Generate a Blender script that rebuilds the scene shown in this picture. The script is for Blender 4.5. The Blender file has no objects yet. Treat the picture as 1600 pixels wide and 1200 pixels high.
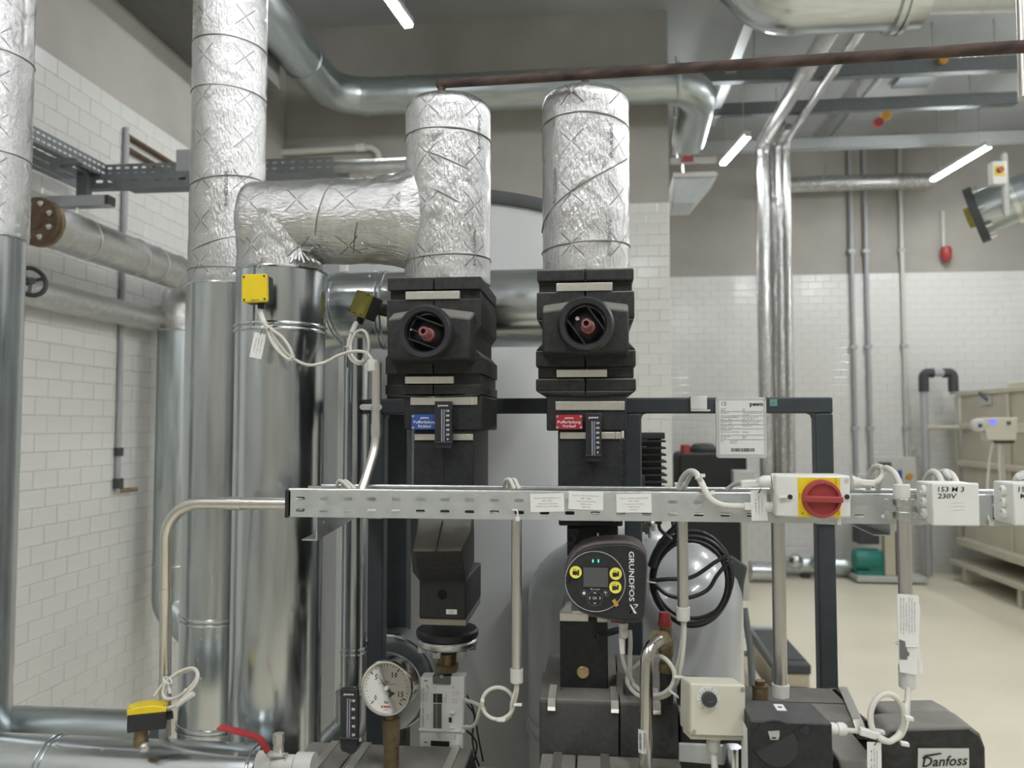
import bpy, bmesh, math, random
from mathutils import Vector, Matrix, noise
random.seed(7)
C = bpy.context.scene.collection
# ------------------------------------------------------------------ camera, world, exposure
EYE = 1.95
FPX, YAW, PITCH = 1260.0, math.radians(5.9), math.radians(2.9)
cam_d = bpy.data.cameras.new('camera'); cam = bpy.data.objects.new('camera', cam_d); C.objects.link(cam)
cam.location = (0, 0, EYE)
cam.rotation_euler = (math.pi / 2 + PITCH, 0, YAW)
cam_d.sensor_width = 36; cam_d.lens = 36 * FPX / 1600
cam_d.clip_start = 0.05
cam_d.dof.use_dof = True; cam_d.dof.focus_distance = 1.68; cam_d.dof.aperture_fstop = 4.2
bpy.context.scene.camera = cam
wd = bpy.data.worlds.new('world'); bpy.context.scene.world = wd; wd.use_nodes = True
wd.node_tree.nodes['Background'].inputs[0].default_value = (.75, .8, .85, 1)
wd.node_tree.nodes['Background'].inputs[1].default_value = 0.15
sc = bpy.context.scene
sc.view_settings.view_transform = 'Standard'; sc.view_settings.look = 'None'
sc.view_settings.gamma = 1; sc.view_settings.use_curve_mapping = False
sc.view_settings.exposure = 0.6
LAMP = 100.0
# ------------------------------------------------------------------ pixel -> world on the plane Y
_F = Vector((-math.sin(YAW) * math.cos(PITCH), math.cos(YAW) * math.cos(PITCH), math.sin(PITCH)))
_R = Vector((math.cos(YAW), math.sin(YAW), 0)); _U = _R.cross(_F)
def P(px, py, Y):
    d = _F + _R * ((px - 800) / FPX) + _U * ((600 - py) / FPX)
    return Vector((0, 0, EYE)) + d * (Y / d.y)
def X(px, Y, py=664): return P(px, py, Y).x
def Z(py, Y, px=800): return P(px, py, Y).z
def M(Y): return (P(810, 664, Y) - P(800, 664, Y)).x / 10      # metres per pixel at depth Y
# ------------------------------------------------------------------ materials
def mat(name, col, rough=.5, metal=0.0, var=0.0, vscale=20, bump=0.0, bscale=200, emit=None, spec=.5, coat=0, dust=None, stretch=(1, 1, 1), rvar=0.0):
    m = bpy.data.materials.new(name); m.use_nodes = True
    nt = m.node_tree; b = nt.nodes['Principled BSDF']; N = nt.nodes; L = nt.links
    b.inputs['Base Color'].default_value = (*col, 1); b.inputs['Roughness'].default_value = rough
    b.inputs['Metallic'].default_value = metal; b.inputs['Specular IOR Level'].default_value = spec
    b.inputs['Coat Weight'].default_value = coat
    if emit:
        b.inputs['Emission Color'].default_value = (*emit[:3], 1); b.inputs['Emission Strength'].default_value = emit[3]
    tc = N.new('ShaderNodeTexCoord'); mp = N.new('ShaderNodeMapping'); L.new(tc.outputs['Object'], mp.inputs['Vector'])
    mp.inputs['Scale'].default_value = stretch
    if var or dust or rvar:
        n = N.new('ShaderNodeTexNoise'); n.inputs['Scale'].default_value = vscale; n.inputs['Detail'].default_value = 5
        L.new(mp.outputs[0], n.inputs['Vector'])
        r = N.new('ShaderNodeValToRGB'); L.new(n.outputs['Fac'], r.inputs[0])
        e = r.color_ramp.elements; e[0].position = .3; e[1].position = .72
        c2 = dust if dust else tuple(min(1, c * (1 + var)) for c in col)
        c1 = col if dust else tuple(c * (1 - var) for c in col)
        e[0].color = (*c1, 1); e[1].color = (*c2, 1)
        if dust:      # settled dust: only on faces that look up
            g = N.new('ShaderNodeNewGeometry'); sx = N.new('ShaderNodeSeparateXYZ'); L.new(g.outputs['Normal'], sx.inputs[0])
            mr = N.new('ShaderNodeMapRange'); mr.inputs[1].default_value = .15; mr.inputs[2].default_value = .8; L.new(sx.outputs['Z'], mr.inputs[0])
            mx = N.new('ShaderNodeMix'); mx.data_type = 'RGBA'; L.new(mr.outputs[0], mx.inputs[0])
            n2 = N.new('ShaderNodeTexNoise'); n2.inputs['Scale'].default_value = 90; n2.inputs['Detail'].default_value = 3
            L.new(tc.outputs['Object'], n2.inputs['Vector'])
            r2 = N.new('ShaderNodeValToRGB'); L.new(n2.outputs['Fac'], r2.inputs[0])
            r2.color_ramp.elements[0].color = (*[c * .75 for c in col], 1); r2.color_ramp.elements[1].color = (*[c * 1.35 for c in col], 1)
            r2.color_ramp.elements[0].position = .35; r2.color_ramp.elements[1].position = .65
            e[0].color = (*[c * .72 for c in dust], 1)
            L.new(r2.outputs[0], mx.inputs[6]); L.new(r.outputs[0], mx.inputs[7]); L.new(mx.outputs[2], b.inputs['Base Color'])
        elif var: L.new(r.outputs[0], b.inputs['Base Color'])
        if rvar:
            mr = N.new('ShaderNodeMapRange'); mr.inputs[3].default_value = rough - rvar; mr.inputs[4].default_value = rough + rvar
            mr.inputs[1].default_value = .3; mr.inputs[2].default_value = .7
            L.new(n.outputs['Fac'], mr.inputs[0]); L.new(mr.outputs[0], b.inputs['Roughness'])
    if bump:
        n = N.new('ShaderNodeTexNoise'); n.inputs['Scale'].default_value = bscale; n.inputs['Detail'].default_value = 4
        L.new(mp.outputs[0], n.inputs['Vector'])
        bp = N.new('ShaderNodeBump'); bp.inputs['Strength'].default_value = bump; bp.inputs['Distance'].default_value = .002
        L.new(n.outputs['Fac'], bp.inputs['Height']); L.new(bp.outputs[0], b.inputs['Normal'])
    return m

def foil_mat(name, base=.66, marks=True, rough=.17):
    m = bpy.data.materials.new(name); m.use_nodes = True
    nt = m.node_tree; b = nt.nodes['Principled BSDF']; N = nt.nodes; L = nt.links
    def math_(op, a, c=None, d=None):
        n = N.new('ShaderNodeMath'); n.operation = op
        for i, v in enumerate((a, c, d)):
            if v is None: continue
            if isinstance(v, (int, float)): n.inputs[i].default_value = v
            else: L.new(v, n.inputs[i])
        return n.outputs[0]
    b.inputs['Metallic'].default_value = 1; b.inputs['Roughness'].default_value = rough
    uv = N.new('ShaderNodeUVMap'); s = N.new('ShaderNodeSeparateXYZ'); L.new(uv.outputs[0], s.inputs[0])
    u, v = s.outputs['X'], s.outputs['Y']
    # scrim threads every 4.5 mm, both ways
    def thread(t, per):
        f = math_('FRACT', math_('DIVIDE', t, per)); d = math_('ABSOLUTE', math_('SUBTRACT', f, .5))
        return math_('GREATER_THAN', d, .39)
    ns = N.new('ShaderNodeTexNoise'); ns.inputs['Scale'].default_value = 26; ns.inputs['Detail'].default_value = 3; L.new(uv.outputs[0], ns.inputs['Vector'])
    scr = math_('ADD', math_('MULTIPLY', thread(u, .0052), .6), thread(v, .0045))
    scr = math_('MULTIPLY', scr, math_('GREATER_THAN', ns.outputs['Fac'], .43))
    mp = N.new('ShaderNodeMapping'); mp.inputs['Scale'].default_value = (1.5, .6, 1); L.new(uv.outputs[0], mp.inputs['Vector'])
    n1 = N.new('ShaderNodeTexNoise'); n1.inputs['Scale'].default_value = 95; n1.inputs['Detail'].default_value = 6; n1.inputs['Roughness'].default_value = .65; L.new(mp.outputs[0], n1.inputs['Vector'])
    vo = N.new('ShaderNodeTexVoronoi'); vo.inputs['Scale'].default_value = 110; L.new(mp.outputs[0], vo.inputs['Vector'])
    h = math_('ADD', math_('MULTIPLY', scr, 1.0), math_('ADD', math_('MULTIPLY', n1.outputs['Fac'], 1.5), math_('MULTIPLY', vo.outputs['Distance'], .5)))
    bp = N.new('ShaderNodeBump'); bp.inputs['Strength'].default_value = .9; bp.inputs['Distance'].default_value = .0022
    L.new(h, bp.inputs['Height']); L.new(bp.outputs[0], b.inputs['Normal'])
    col = N.new('ShaderNodeMix'); col.data_type = 'RGBA'
    col.inputs[6].default_value = (base, base * 1.005, base * 1.0, 1); col.inputs[7].default_value = (.045, .045, .05, 1)
    if marks:     # printed crosses
        per = .112
        fu = math_('SUBTRACT', math_('FRACT', math_('DIVIDE', u, per)), .5); fv = math_('SUBTRACT', math_('FRACT', math_('DIVIDE', v, per)), .5)
        a = math_('ABSOLUTE', fu); c = math_('ABSOLUTE', fv)
        line = math_('LESS_THAN', math_('ABSOLUTE', math_('SUBTRACT', a, c)), .009)
        lim = math_('LESS_THAN', a, .24); gap = math_('GREATER_THAN', a, .02)
        L.new(math_('MULTIPLY', line, math_('MULTIPLY', lim, gap)), col.inputs[0])
        L.new(math_('SUBTRACT', 1.0, math_('MULTIPLY', math_('MULTIPLY', line, lim), .85)), b.inputs['Metallic'])
    else: col.inputs[0].default_value = 0
    L.new(col.outputs[2], b.inputs['Base Color'])
    return m

def clad_mat(name, base=(.60, .635, .65), rough=.21):
    m = bpy.data.materials.new(name); m.use_nodes = True
    nt = m.node_tree; b = nt.nodes['Principled BSDF']; N = nt.nodes; L = nt.links
    b.inputs['Metallic'].default_value = 1
    uv = N.new('ShaderNodeUVMap'); mp = N.new('ShaderNodeMapping'); mp.inputs['Scale'].default_value = (1, .12, 1); L.new(uv.outputs[0], mp.inputs['Vector'])
    n = N.new('ShaderNodeTexNoise'); n.inputs['Scale'].default_value = 30; n.inputs['Detail'].default_value = 4; L.new(mp.outputs[0], n.inputs['Vector'])
    mr = N.new('ShaderNodeMapRange'); mr.inputs[1].default_value = .3; mr.inputs[2].default_value = .7; mr.inputs[3].default_value = rough - .05; mr.inputs[4].default_value = rough + .07
    L.new(n.outputs['Fac'], mr.inputs[0]); L.new(mr.outputs[0], b.inputs['Roughness'])
    r = N.new('ShaderNodeValToRGB'); L.new(n.outputs['Fac'], r.inputs[0])
    r.color_ramp.elements[0].position = .3; r.color_ramp.elements[1].position = .7
    r.color_ramp.elements[0].color = (*[c * .88 for c in base], 1); r.color_ramp.elements[1].color = (*[min(1, c * 1.1) for c in base], 1)
    L.new(r.outputs[0], b.inputs['Base Color'])
    n2 = N.new('ShaderNodeTexNoise'); n2.inputs['Scale'].default_value = 9; n2.inputs['Detail'].default_value = 1; L.new(mp.outputs[0], n2.inputs['Vector'])
    bp = N.new('ShaderNodeBump'); bp.inputs['Strength'].default_value = .25; bp.inputs['Distance'].default_value = .004
    L.new(n2.outputs['Fac'], bp.inputs['Height']); L.new(bp.outputs[0], b.inputs['Normal'])
    return m

FOIL = foil_mat('reinforced_foil'); FOIL_PLAIN = foil_mat('plain_foil', .66, False, .22)
CLAD = clad_mat('galvanised_cladding'); CLAD_B = clad_mat('galvanised_duct', (.50, .55, .56), .33)
GALV = mat('galvanised_sheet', (.60, .63, .64), .42, .75, var=.06, vscale=40, rvar=.05)
GALV_D = mat('galvanised_strut', (.20, .22, .23), .45, .6, var=.08, vscale=25)
ZINC = mat('zinc_plated_steel', (.70, .71, .70), .28, 1, var=.1, vscale=90)
STEEL = mat('satin_steel_clip', (.68, .66, .60), .34, .9, var=.05, vscale=120)
CONDUIT = mat('aluminium_conduit', (.66, .64, .60), .30, .9, var=.05, vscale=60, stretch=(1, 1, .1))
INOX = mat('polished_stainless', (.62, .60, .56), .2, 1, var=.08, vscale=50, stretch=(1, 1, .1))
EPP = mat('dark_foam_shell', (.024, .024, .023), .72, dust=(.25, .235, .21), vscale=14, bump=.25, bscale=330)
BLACK = mat('black_plastic', (.02, .021, .024), .42, var=.2, vscale=60)
BLACKM = mat('matt_black_plastic', (.016, .0175, .019), .6, var=.15, vscale=80, dust=(.075, .075, .075), bump=.15, bscale=500)
FRAME = mat('anthracite_lacquer', (.040, .049, .057), .5, var=.12, vscale=30)
TILE = mat('glazed_white_tile', (.74, .74, .72), .16, var=.04, vscale=3)
GROUT = mat('grey_grout', (.40, .40, .385), .9, var=.1, vscale=60)
CONC = mat('fair_faced_concrete', (.40, .385, .35), .85, var=.12, vscale=1.6, bump=.15, bscale=25)
CEILM = mat('dark_ceiling_paint', (.40, .415, .42), .8, var=.1, vscale=1.2)
FLOORM = mat('beige_epoxy_floor', (.80, .745, .60), .35, var=.05, vscale=1.3, rvar=.06)
TANK = mat('grey_tank_jacket', (.54, .55, .555), .55, var=.04, vscale=2)
VESSEL = mat('grey_vessel_enamel', (.41, .425, .435), .24, var=.04, vscale=4, coat=.3)
DARKCAP = mat('dark_grey_lid', (.055, .06, .062), .6, var=.1, vscale=20)
WHITEP = mat('white_plastic', (.74, .74, .71), .4, var=.02, vscale=30)
GREYP = mat('light_grey_plastic', (.62, .615, .58), .45, var=.03, vscale=30)
CABLE = mat('light_grey_cable', (.66, .64, .58), .5, var=.04, vscale=40)
CABLE_B = mat('black_cable', (.018, .018, .02), .4, var=.2, vscale=40)
YEL = mat('yellow_plastic', (.80, .60, .02), .38, var=.04, vscale=30)
OLIVE = mat('dull_yellow_plastic', (.42, .36, .07), .42, var=.05, vscale=30)
REDP = mat('red_plastic', (.36, .05, .05), .38, var=.08, vscale=40)
REDC = mat('dark_red_cap', (.30, .035, .035), .45, var=.1, vscale=40)
PINK = mat('faded_maroon_plastic', (.25, .09, .09), .5, var=.2, vscale=60)
REDH = mat('red_lever_coating', (.45, .04, .05), .45, var=.08, vscale=40)
BLUES = mat('blue_sign_plate', (.035, .10, .36), .4, var=.03, vscale=30)
REDS = mat('red_sign_plate', (.42, .025, .04), .4, var=.03, vscale=30)
INKW = mat('white_print', (.85, .85, .85), .5, var=.01); INKK = mat('black_print', (.02, .02, .02), .5, var=.01)
INKG = mat('grey_print', (.16, .16, .16), .6, var=.01); INKR = mat('red_print', (.5, .03, .05), .5, var=.01)
PAPER = mat('white_paper', (.80, .80, .78), .7, var=.03, vscale=30)
SILVER = mat('silver_label', (.62, .63, .62), .4, .2, var=.03, vscale=30)
BRASS = mat('dull_brass', (.23, .175, .10), .42, .7, var=.25, vscale=70)
BRASSL = mat('bright_brass_plug', (.62, .50, .28), .35, .8, var=.1, vscale=70)
RUST = mat('rusty_steel_pipe', (.085, .058, .050), .7, .2, var=.55, vscale=55, bump=.4, bscale=120, stretch=(.3, .3, 1))
RUSTF = mat('brown_oxide_flange', (.13, .085, .055), .6, .35, var=.3, vscale=30)
BEIGE = mat('beige_enclosure', (.60, .58, .48), .45, var=.03, vscale=30)
CREAM = mat('cream_tank_plastic', (.55, .52, .42), .5, var=.05, vscale=3)
CREAMD = mat('tan_plastic', (.50, .44, .33), .5, var=.04, vscale=10)
GREEN = mat('green_motor_paint', (.03, .22, .18), .45, var=.1, vscale=20)
SCREEN = mat('dark_glass_screen', (.10, .105, .105), .2, var=.02)
PANELG = mat('machine_grey_paint', (.52, .53, .51), .5, var=.04, vscale=10)
PVC = mat('grey_pvc_pipe', (.42, .43, .45), .4, var=.04, vscale=10)
ORANGE = mat('orange_tape', (.55, .27, .04), .5, var=.05); TANDARK = mat('bezel_brown', (.10, .082, .080), .5, var=.15, vscale=30)
STICK = mat('yellow_sticker', (.80, .74, .10), .5, var=.02)
GREENL = mat('green_indicator', (.05, .4, .25), .4, emit=(.1, .9, .55, 1.2))
BLUEL = mat('blue_display', (.1, .12, .6), .4, emit=(.2, .22, .9, .6))
LAMPM = mat('lamp_diffuser', (.9, .9, .9), .5, emit=(.965, .985, 1, LAMP))
DIAL = mat('white_dial', (.70, .70, .68), .5, var=.01)
CLEAR = mat('clear_acrylic', (.55, .57, .56), .12, var=.01, spec=.6)
CLEAR.node_tree.nodes['Principled BSDF'].inputs['Alpha'].default_value = .45
TUBEG = mat('thermometer_tube', (.10, .11, .20), .2, var=.05)
# ------------------------------------------------------------------ mesh builder
def frame_of(d):
    d = d.normalized(); a = Vector((0, 0, 1)) if abs(d.z) < .95 else Vector((-1, 0, 0))
    x = a.cross(d).normalized(); return x, d.cross(x).normalized()
class MB:
    def __init__(s): s.v = []; s.f = []; s.uv = []
    def _add(s, vs, fs, uvs=None):
        o = len(s.v); s.v += [Vector(p) for p in vs]
        for i, f in enumerate(fs):
            s.f.append(tuple(k + o for k in f)); s.uv.append(uvs[i] if uvs else None)
        return s
    def box(s, x0, x1, y0, y1, z0, z1):
        vs = [(x, y, z) for z in (z0, z1) for y in (y0, y1) for x in (x0, x1)]
        return s._add(vs, [(0, 2, 3, 1), (4, 5, 7, 6), (0, 1, 5, 4), (2, 6, 7, 3), (0, 4, 6, 2), (1, 3, 7, 5)])
    def obox(s, c, ax, ay, az):
        c, ax, ay, az = map(Vector, (c, ax, ay, az))
        vs = [c + ax * i + ay * j + az * k for k in (-1, 1) for j in (-1, 1) for i in (-1, 1)]
        return s._add(vs, [(0, 2, 3, 1), (4, 5, 7, 6), (0, 1, 5, 4), (2, 6, 7, 3), (0, 4, 6, 2), (1, 3, 7, 5)])
    def pbox(s, a, b, c, d, Y0, Y1):      # front face on plane Y0 between pixel columns a..b and rows c..d
        m = (a + b) / 2; n = (c + d) / 2
        return s.box(X(a, Y0, n), X(b, Y0, n), Y0, Y1, Z(d, Y0, m), Z(c, Y0, m))
    def prism(s, poly, vec):
        vec = Vector(vec); n = len(poly); poly = [Vector(p) for p in poly]
        vs = poly + [p + vec for p in poly]
        fs = [tuple(range(n - 1, -1, -1)), tuple(range(n, 2 * n))] + [(i, (i + 1) % n, n + (i + 1) % n, n + i) for i in range(n)]
        return s._add(vs, fs)
    def pprism(s, pix, Y0, Y1):           # pixel outline on plane Y0, pushed straight back to Y1
        return s.prism([P(a, b, Y0) for a, b in pix], (0, Y1 - Y0, 0))
    def cyl(s, p0, p1, r0, r1=None, seg=24, caps=True):
        p0, p1 = Vector(p0), Vector(p1); r1 = r0 if r1 is None else r1
        x, y = frame_of(p1 - p0); L = (p1 - p0).length
        vs = []; 
        for p, r in ((p0, r0), (p1, r1)):
            vs += [p + (x * math.cos(2 * math.pi * i / seg) + y * math.sin(2 * math.pi * i / seg)) * r for i in range(seg)]
        fs = []; uv = []
        for i in range(seg):
            j = (i + 1) % seg; fs.append((i, j, seg + j, seg + i)); a, b = i / seg * 2 * math.pi * r0, (i + 1) / seg * 2 * math.pi * r0
            uv.append(((a, 0), (b, 0), (b, L), (a, L)))
        if caps:
            fs += [tuple(range(seg - 1, -1, -1)), tuple(range(seg, 2 * seg))]; uv += [None, None]
        return s._add(vs, fs, uv)
    def tube(s, pts, r, seg=12, caps=True, rad=None, dent=0.0, nscale=30):
        pts = [Vector(p) for p in pts]; n = len(pts)
        tg = []
        for i in range(n):
            a = pts[max(0, i - 1)]; b = pts[min(n - 1, i + 1)]; tg.append((b - a).normalized())
        x, y = frame_of(tg[0]); vs = []; ls = [0]
        for i in range(1, n): ls.append(ls[-1] + (pts[i] - pts[i - 1]).length)
        for i in range(n):
            if i:
                q = tg[i - 1].rotation_difference(tg[i]); x = q @ x; y = q @ y
            rr = rad[i] if rad else r
            for k in range(seg):
                a = 2 * math.pi * k / seg; d = x * math.cos(a) + y * math.sin(a); p = pts[i] + d * rr
                if dent:
                    w = noise.noise(p * nscale) + .5 * noise.noise(p * nscale * 2.7)
                    w2 = noise.noise(Vector((p.x * 14, p.y * 14, p.z * 3)))
                    p = p + d * (dent * (w + w2))
                vs.append(p)
        fs = []; uv = []
        for i in range(n - 1):
            for k in range(seg):
                j = (k + 1) % seg; fs.append((i * seg + k, i * seg + j, (i + 1) * seg + j, (i + 1) * seg + k))
                a, b = k / seg * 2 * math.pi * r, (k + 1) / seg * 2 * math.pi * r
                uv.append(((a, ls[i]), (b, ls[i]), (b, ls[i + 1]), (a, ls[i + 1])))
        if caps:
            fs += [tuple(range(seg - 1, -1, -1)), tuple(range((n - 1) * seg, n * seg))]; uv += [None, None]
        return s._add(vs, fs, uv)
    def lathe(s, o, axis, prof, seg=32, caps=True):
        o = Vector(o); d = Vector(axis).normalized(); x, y = frame_of(d); vs = []
        for r, h in prof:
            vs += [o + d * h + (x * math.cos(2 * math.pi * k / seg) + y * math.sin(2 * math.pi * k / seg)) * r for k in range(seg)]
        fs = []; uv = []; R = max(p[0] for p in prof)
        for i in range(len(prof) - 1):
            for k in range(seg):
                j = (k + 1) % seg; fs.append((i * seg + k, i * seg + j, (i + 1) * seg + j, (i + 1) * seg + k))
                a, b = k / seg * 2 * math.pi * R, (k + 1) / seg * 2 * math.pi * R
                uv.append(((a, prof[i][1]), (b, prof[i][1]), (b, prof[i + 1][1]), (a, prof[i + 1][1])))
        if caps:
            fs += [tuple(range(seg - 1, -1, -1)), tuple(range((len(prof) - 1) * seg, len(prof) * seg))]; uv += [None, None]
        return s._add(vs, fs, uv)
    def torus(s, c, nrm, R, r, seg=40, ms=10, a0=0, a1=None, sx=1.0):
        c = Vector(c); d = Vector(nrm).normalized(); x, y = frame_of(d)
        full = a1 is None; a1 = a0 + 2 * math.pi if full else a1
        n = seg if full else seg + 1; vs = []
        for i in range(n):
            a = a0 + (a1 - a0) * i / seg; e = x * math.cos(a) * sx + y * math.sin(a)
            for k in range(ms):
                b = 2 * math.pi * k / ms; vs.append(c + e * (R + r * math.cos(b)) + d * (r * math.sin(b)))
        fs = []
        for i in range(n if full else n - 1):
            for k in range(ms):
                fs.append((i * ms + k, ((i + 1) % n) * ms + k, ((i + 1) % n) * ms + (k + 1) % ms, i * ms + (k + 1) % ms))
        return s._add(vs, fs)
    def ball(s, c, r, seg=16, rings=8):
        return s.lathe(c, (0, 0, 1), [(max(1e-4, r * math.sin(math.pi * i / rings)), -r * math.cos(math.pi * i / rings)) for i in range(rings + 1)], seg, False)
    def hexnut(s, p0, p1, r): return s.cyl(p0, p1, r, seg=6)
    def mesh(s, name, m, off=Vector((0, 0, 0)), smooth=38):
        me = bpy.data.meshes.new(name); me.from_pydata([tuple(p - off) for p in s.v], [], s.f)
        bm = bmesh.new(); bm.from_mesh(me)
        if any(s.uv):
            ul = bm.loops.layers.uv.new('UVMap'); bm.faces.ensure_lookup_table()
            for f, u in zip(bm.faces, s.uv):
                for i, l in enumerate(f.loops):
                    if u: l[ul].uv = u[i]
                    else: l[ul].uv = (l.vert.co.x, l.vert.co.y)
        bmesh.ops.recalc_face_normals(bm, faces=bm.faces[:]); bm.to_mesh(me); bm.free()
        me.materials.append(m)
        if smooth:
            me.polygons.foreach_set('use_smooth', [True] * len(me.polygons)); me.set_sharp_from_angle(angle=math.radians(smooth))
        return me
def rrect(x0, x1, z0, z1, r, y, n=4):
    pts = []
    for cx, cz, a in ((x1 - r, z1 - r, 0), (x0 + r, z1 - r, 90), (x0 + r, z0 + r, 180), (x1 - r, z0 + r, 270)):
        for i in range(n + 1):
            t = math.radians(a + 90 * i / n); pts.append(Vector((cx + r * math.cos(t), y, cz + r * math.sin(t))))
    return pts
THINGS = []
def link(name, me, bevel=None, seg=2):
    o = bpy.data.objects.new(name, me); C.objects.link(o)
    if bevel:
        b = o.modifiers.new('bevel', 'BEVEL'); b.width = bevel; b.segments = seg; b.limit_method = 'ANGLE'; b.angle_limit = math.radians(40)
    return o
class Thing:      # collects parts in world coordinates; finish() puts the Empty at the base and parents them
    def __init__(s, name, label, cat, group=None, kind=None):
        s.n, s.label, s.cat, s.group, s.kind = name, label, cat, group, kind; s.parts = []; s.mat = Matrix(); THINGS.append(s)
    def add(s, name, mb, m, parent=None, bevel=None, label=None, smooth=38, kind=None):
        s.parts.append([name, mb, m, parent, bevel, label, smooth, kind]); return len(s.parts) - 1
    def finish(s):
        vs = [s.mat @ p for q in s.parts for p in q[1].v]
        lo = [min(p[i] for p in vs) for i in range(3)]; hi = [max(p[i] for p in vs) for i in range(3)]
        base = Vector(((lo[0] + hi[0]) / 2, (lo[1] + hi[1]) / 2, lo[2]))
        solo = len(s.parts) == 1
        root = None
        if not solo:
            root = bpy.data.objects.new(s.n, None); C.objects.link(root); root.location = base; root.empty_display_size = .05
        obs = []
        for name, mb, m, par, bev, lab, sm, kd in s.parts:
            mb.v = [s.mat @ p for p in mb.v]
            o = link(s.n if solo else name, mb.mesh(s.n if solo else name, m, base, sm), bev)
            if solo: o.location = base; root = o
            else: o.parent = root if par is None else obs[par]
            if lab: o['label'] = lab
            if kd: o['kind'] = kd
            obs.append(o)
        if s.kind: root['kind'] = s.kind
        root['label'] = s.label
        if s.cat: root['category'] = s.cat
        if s.group: root['group'] = s.group
        s.root = root; s.obs = obs
def one(name, mb, m, label, cat, group=None, bevel=None, smooth=38, kind=None):
    t = Thing(name, label, cat, group, kind); t.add(name, mb, m, bevel=bevel, smooth=smooth); return t
def struct(name, mb, m, label=None, bevel=None, smooth=38):
    o = link(name, mb.mesh(name, m, smooth=smooth), bevel); o['kind'] = 'structure'
    if label: o['label'] = label
    return o
def spline(pts, n=8):
    pts = [Vector(p) for p in pts]; out = []
    for i in range(len(pts) - 1):
        a = pts[max(0, i - 1)]; b = pts[i]; c = pts[i + 1]; d = pts[min(len(pts) - 1, i + 2)]
        for k in range(n):
            t = k / n; out.append(.5 * ((2 * b) + (c - a) * t + (2 * a - 5 * b + 4 * c - d) * t * t + (3 * b - a - 3 * c + d) * t ** 3))
    return out + [pts[-1]]
def pxs(*pts): return [P(*p) for p in pts]
def bend(pts, r, n=8):      # polyline with rounded corners
    pts = [Vector(p) for p in pts]; out = [pts[0]]
    for i in range(1, len(pts) - 1):
        a = (pts[i - 1] - pts[i]).normalized(); b = (pts[i + 1] - pts[i]).normalized()
        ang = a.angle(b); d = min(r / math.tan(ang / 2), (pts[i - 1] - pts[i]).length * .49, (pts[i + 1] - pts[i]).length * .49)
        s0 = pts[i] + a * d; s1 = pts[i] + b * d; rr = d * math.tan(ang / 2)
        cdir = (a + b).normalized(); cc = pts[i] + cdir * (rr / math.sin(ang / 2))
        v0 = s0 - cc; ax = v0.cross(s1 - cc).normalized(); tot = v0.angle(s1 - cc)
        for k in range(n + 1): out.append(cc + Matrix.Rotation(tot * k / n, 3, ax) @ v0)
    return out + [pts[-1]]
def dense(pts, step):
    out = []
    for a, b in zip(pts[:-1], pts[1:]):
        a, b = Vector(a), Vector(b); n = max(1, int((b - a).length / step)); out += [a + (b - a) * (k / n) for k in range(n)]
    return out + [Vector(pts[-1])]
_tc = {}
def text(s, px, py, Y, h, w=None, rot=0, bold=0.0, align='CENTER', depth=.0003, shear=0, wx=None):
    """lettering as thin solid letters facing -Y; (px,py) is the centre of the line, h the height of capitals in pixels"""
    cu = bpy.data.curves.new('t', 'FONT'); cu.body = s; cu.size = 1; cu.offset = bold; cu.resolution_u = 2; cu.shear = shear
    ob = bpy.data.objects.new('t', cu); me = bpy.data.meshes.new_from_object(ob); bpy.data.objects.remove(ob); bpy.data.curves.remove(cu)
    mb = MB(); V = [v.co.copy() for v in me.vertices]
    if not V: return mb
    k = M(Y) * h / .70; x0 = min(v.x for v in V); x1 = max(v.x for v in V); kx = k
    if w: kx = M(Y) * w / (x1 - x0)
    cx = (x0 + x1) / 2 if align == 'CENTER' else x0; o = P(px, py, Y); ca, sa = math.cos(rot), math.sin(rot)
    vs = []
    for v in V:
        a, b = (v.x - cx) * kx, (v.y - .35) * k
        vs.append(o + Vector((a * ca - b * sa, 0, a * sa + b * ca)))
    mb._add(vs, [tuple(p.vertices) for p in me.polygons]); bpy.data.meshes.remove(me)
    return mb
def rect(mb, px, py, Y, w, h, rot=0, t=.0004):      # thin solid rectangle, pixel size, centred
    o = P(px, py, Y); k = M(Y) / 2; ca, sa = math.cos(rot), math.sin(rot)
    return mb.obox(o + Vector((0, -t / 2, 0)), Vector((ca, 0, sa)) * w * k, (0, t / 2, 0), Vector((-sa, 0, ca)) * h * k)
# ------------------------------------------------------------------ the room
XL, XR, YN, YF, YB, CE = -3.0, 5.85, 7.46, 11.3, -4.0, 5.82      # left wall, right wall, near back wall, far back wall, wall behind, ceiling
XN = X(1049, YN); TT = 4.01                                         # right end of the near back wall, top of tiling
def tile_mesh(w=.1985, h=.0985, d=.008):
    mb = MB(); a, b, c = w / 2, h / 2, .006
    vs = [(-a, 0, -b), (a, 0, -b), (a, 0, b), (-a, 0, b)] + [(-a, -d + .0025, -b), (a, -d + .0025, -b), (a, -d + .0025, b), (-a, -d + .0025, b)] + \
         [(-a + c, -d, -b + c), (a - c, -d, -b + c), (a - c, -d, b - c), (-a + c, -d, b - c)]
    fs = [(8, 9, 10, 11)] + [(i, (i + 1) % 4, 4 + (i + 1) % 4, 4 + i) for i in range(4)] + [(4 + i, 4 + (i + 1) % 4, 8 + (i + 1) % 4, 8 + i) for i in range(4)]
    return mb._add(vs, fs)
TM = tile_mesh(); TME = TM.mesh('tile', TILE, smooth=0); TH = tile_mesh(.0975); THE = TH.mesh('half_tile', TILE, smooth=0); HALF = set()
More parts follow.
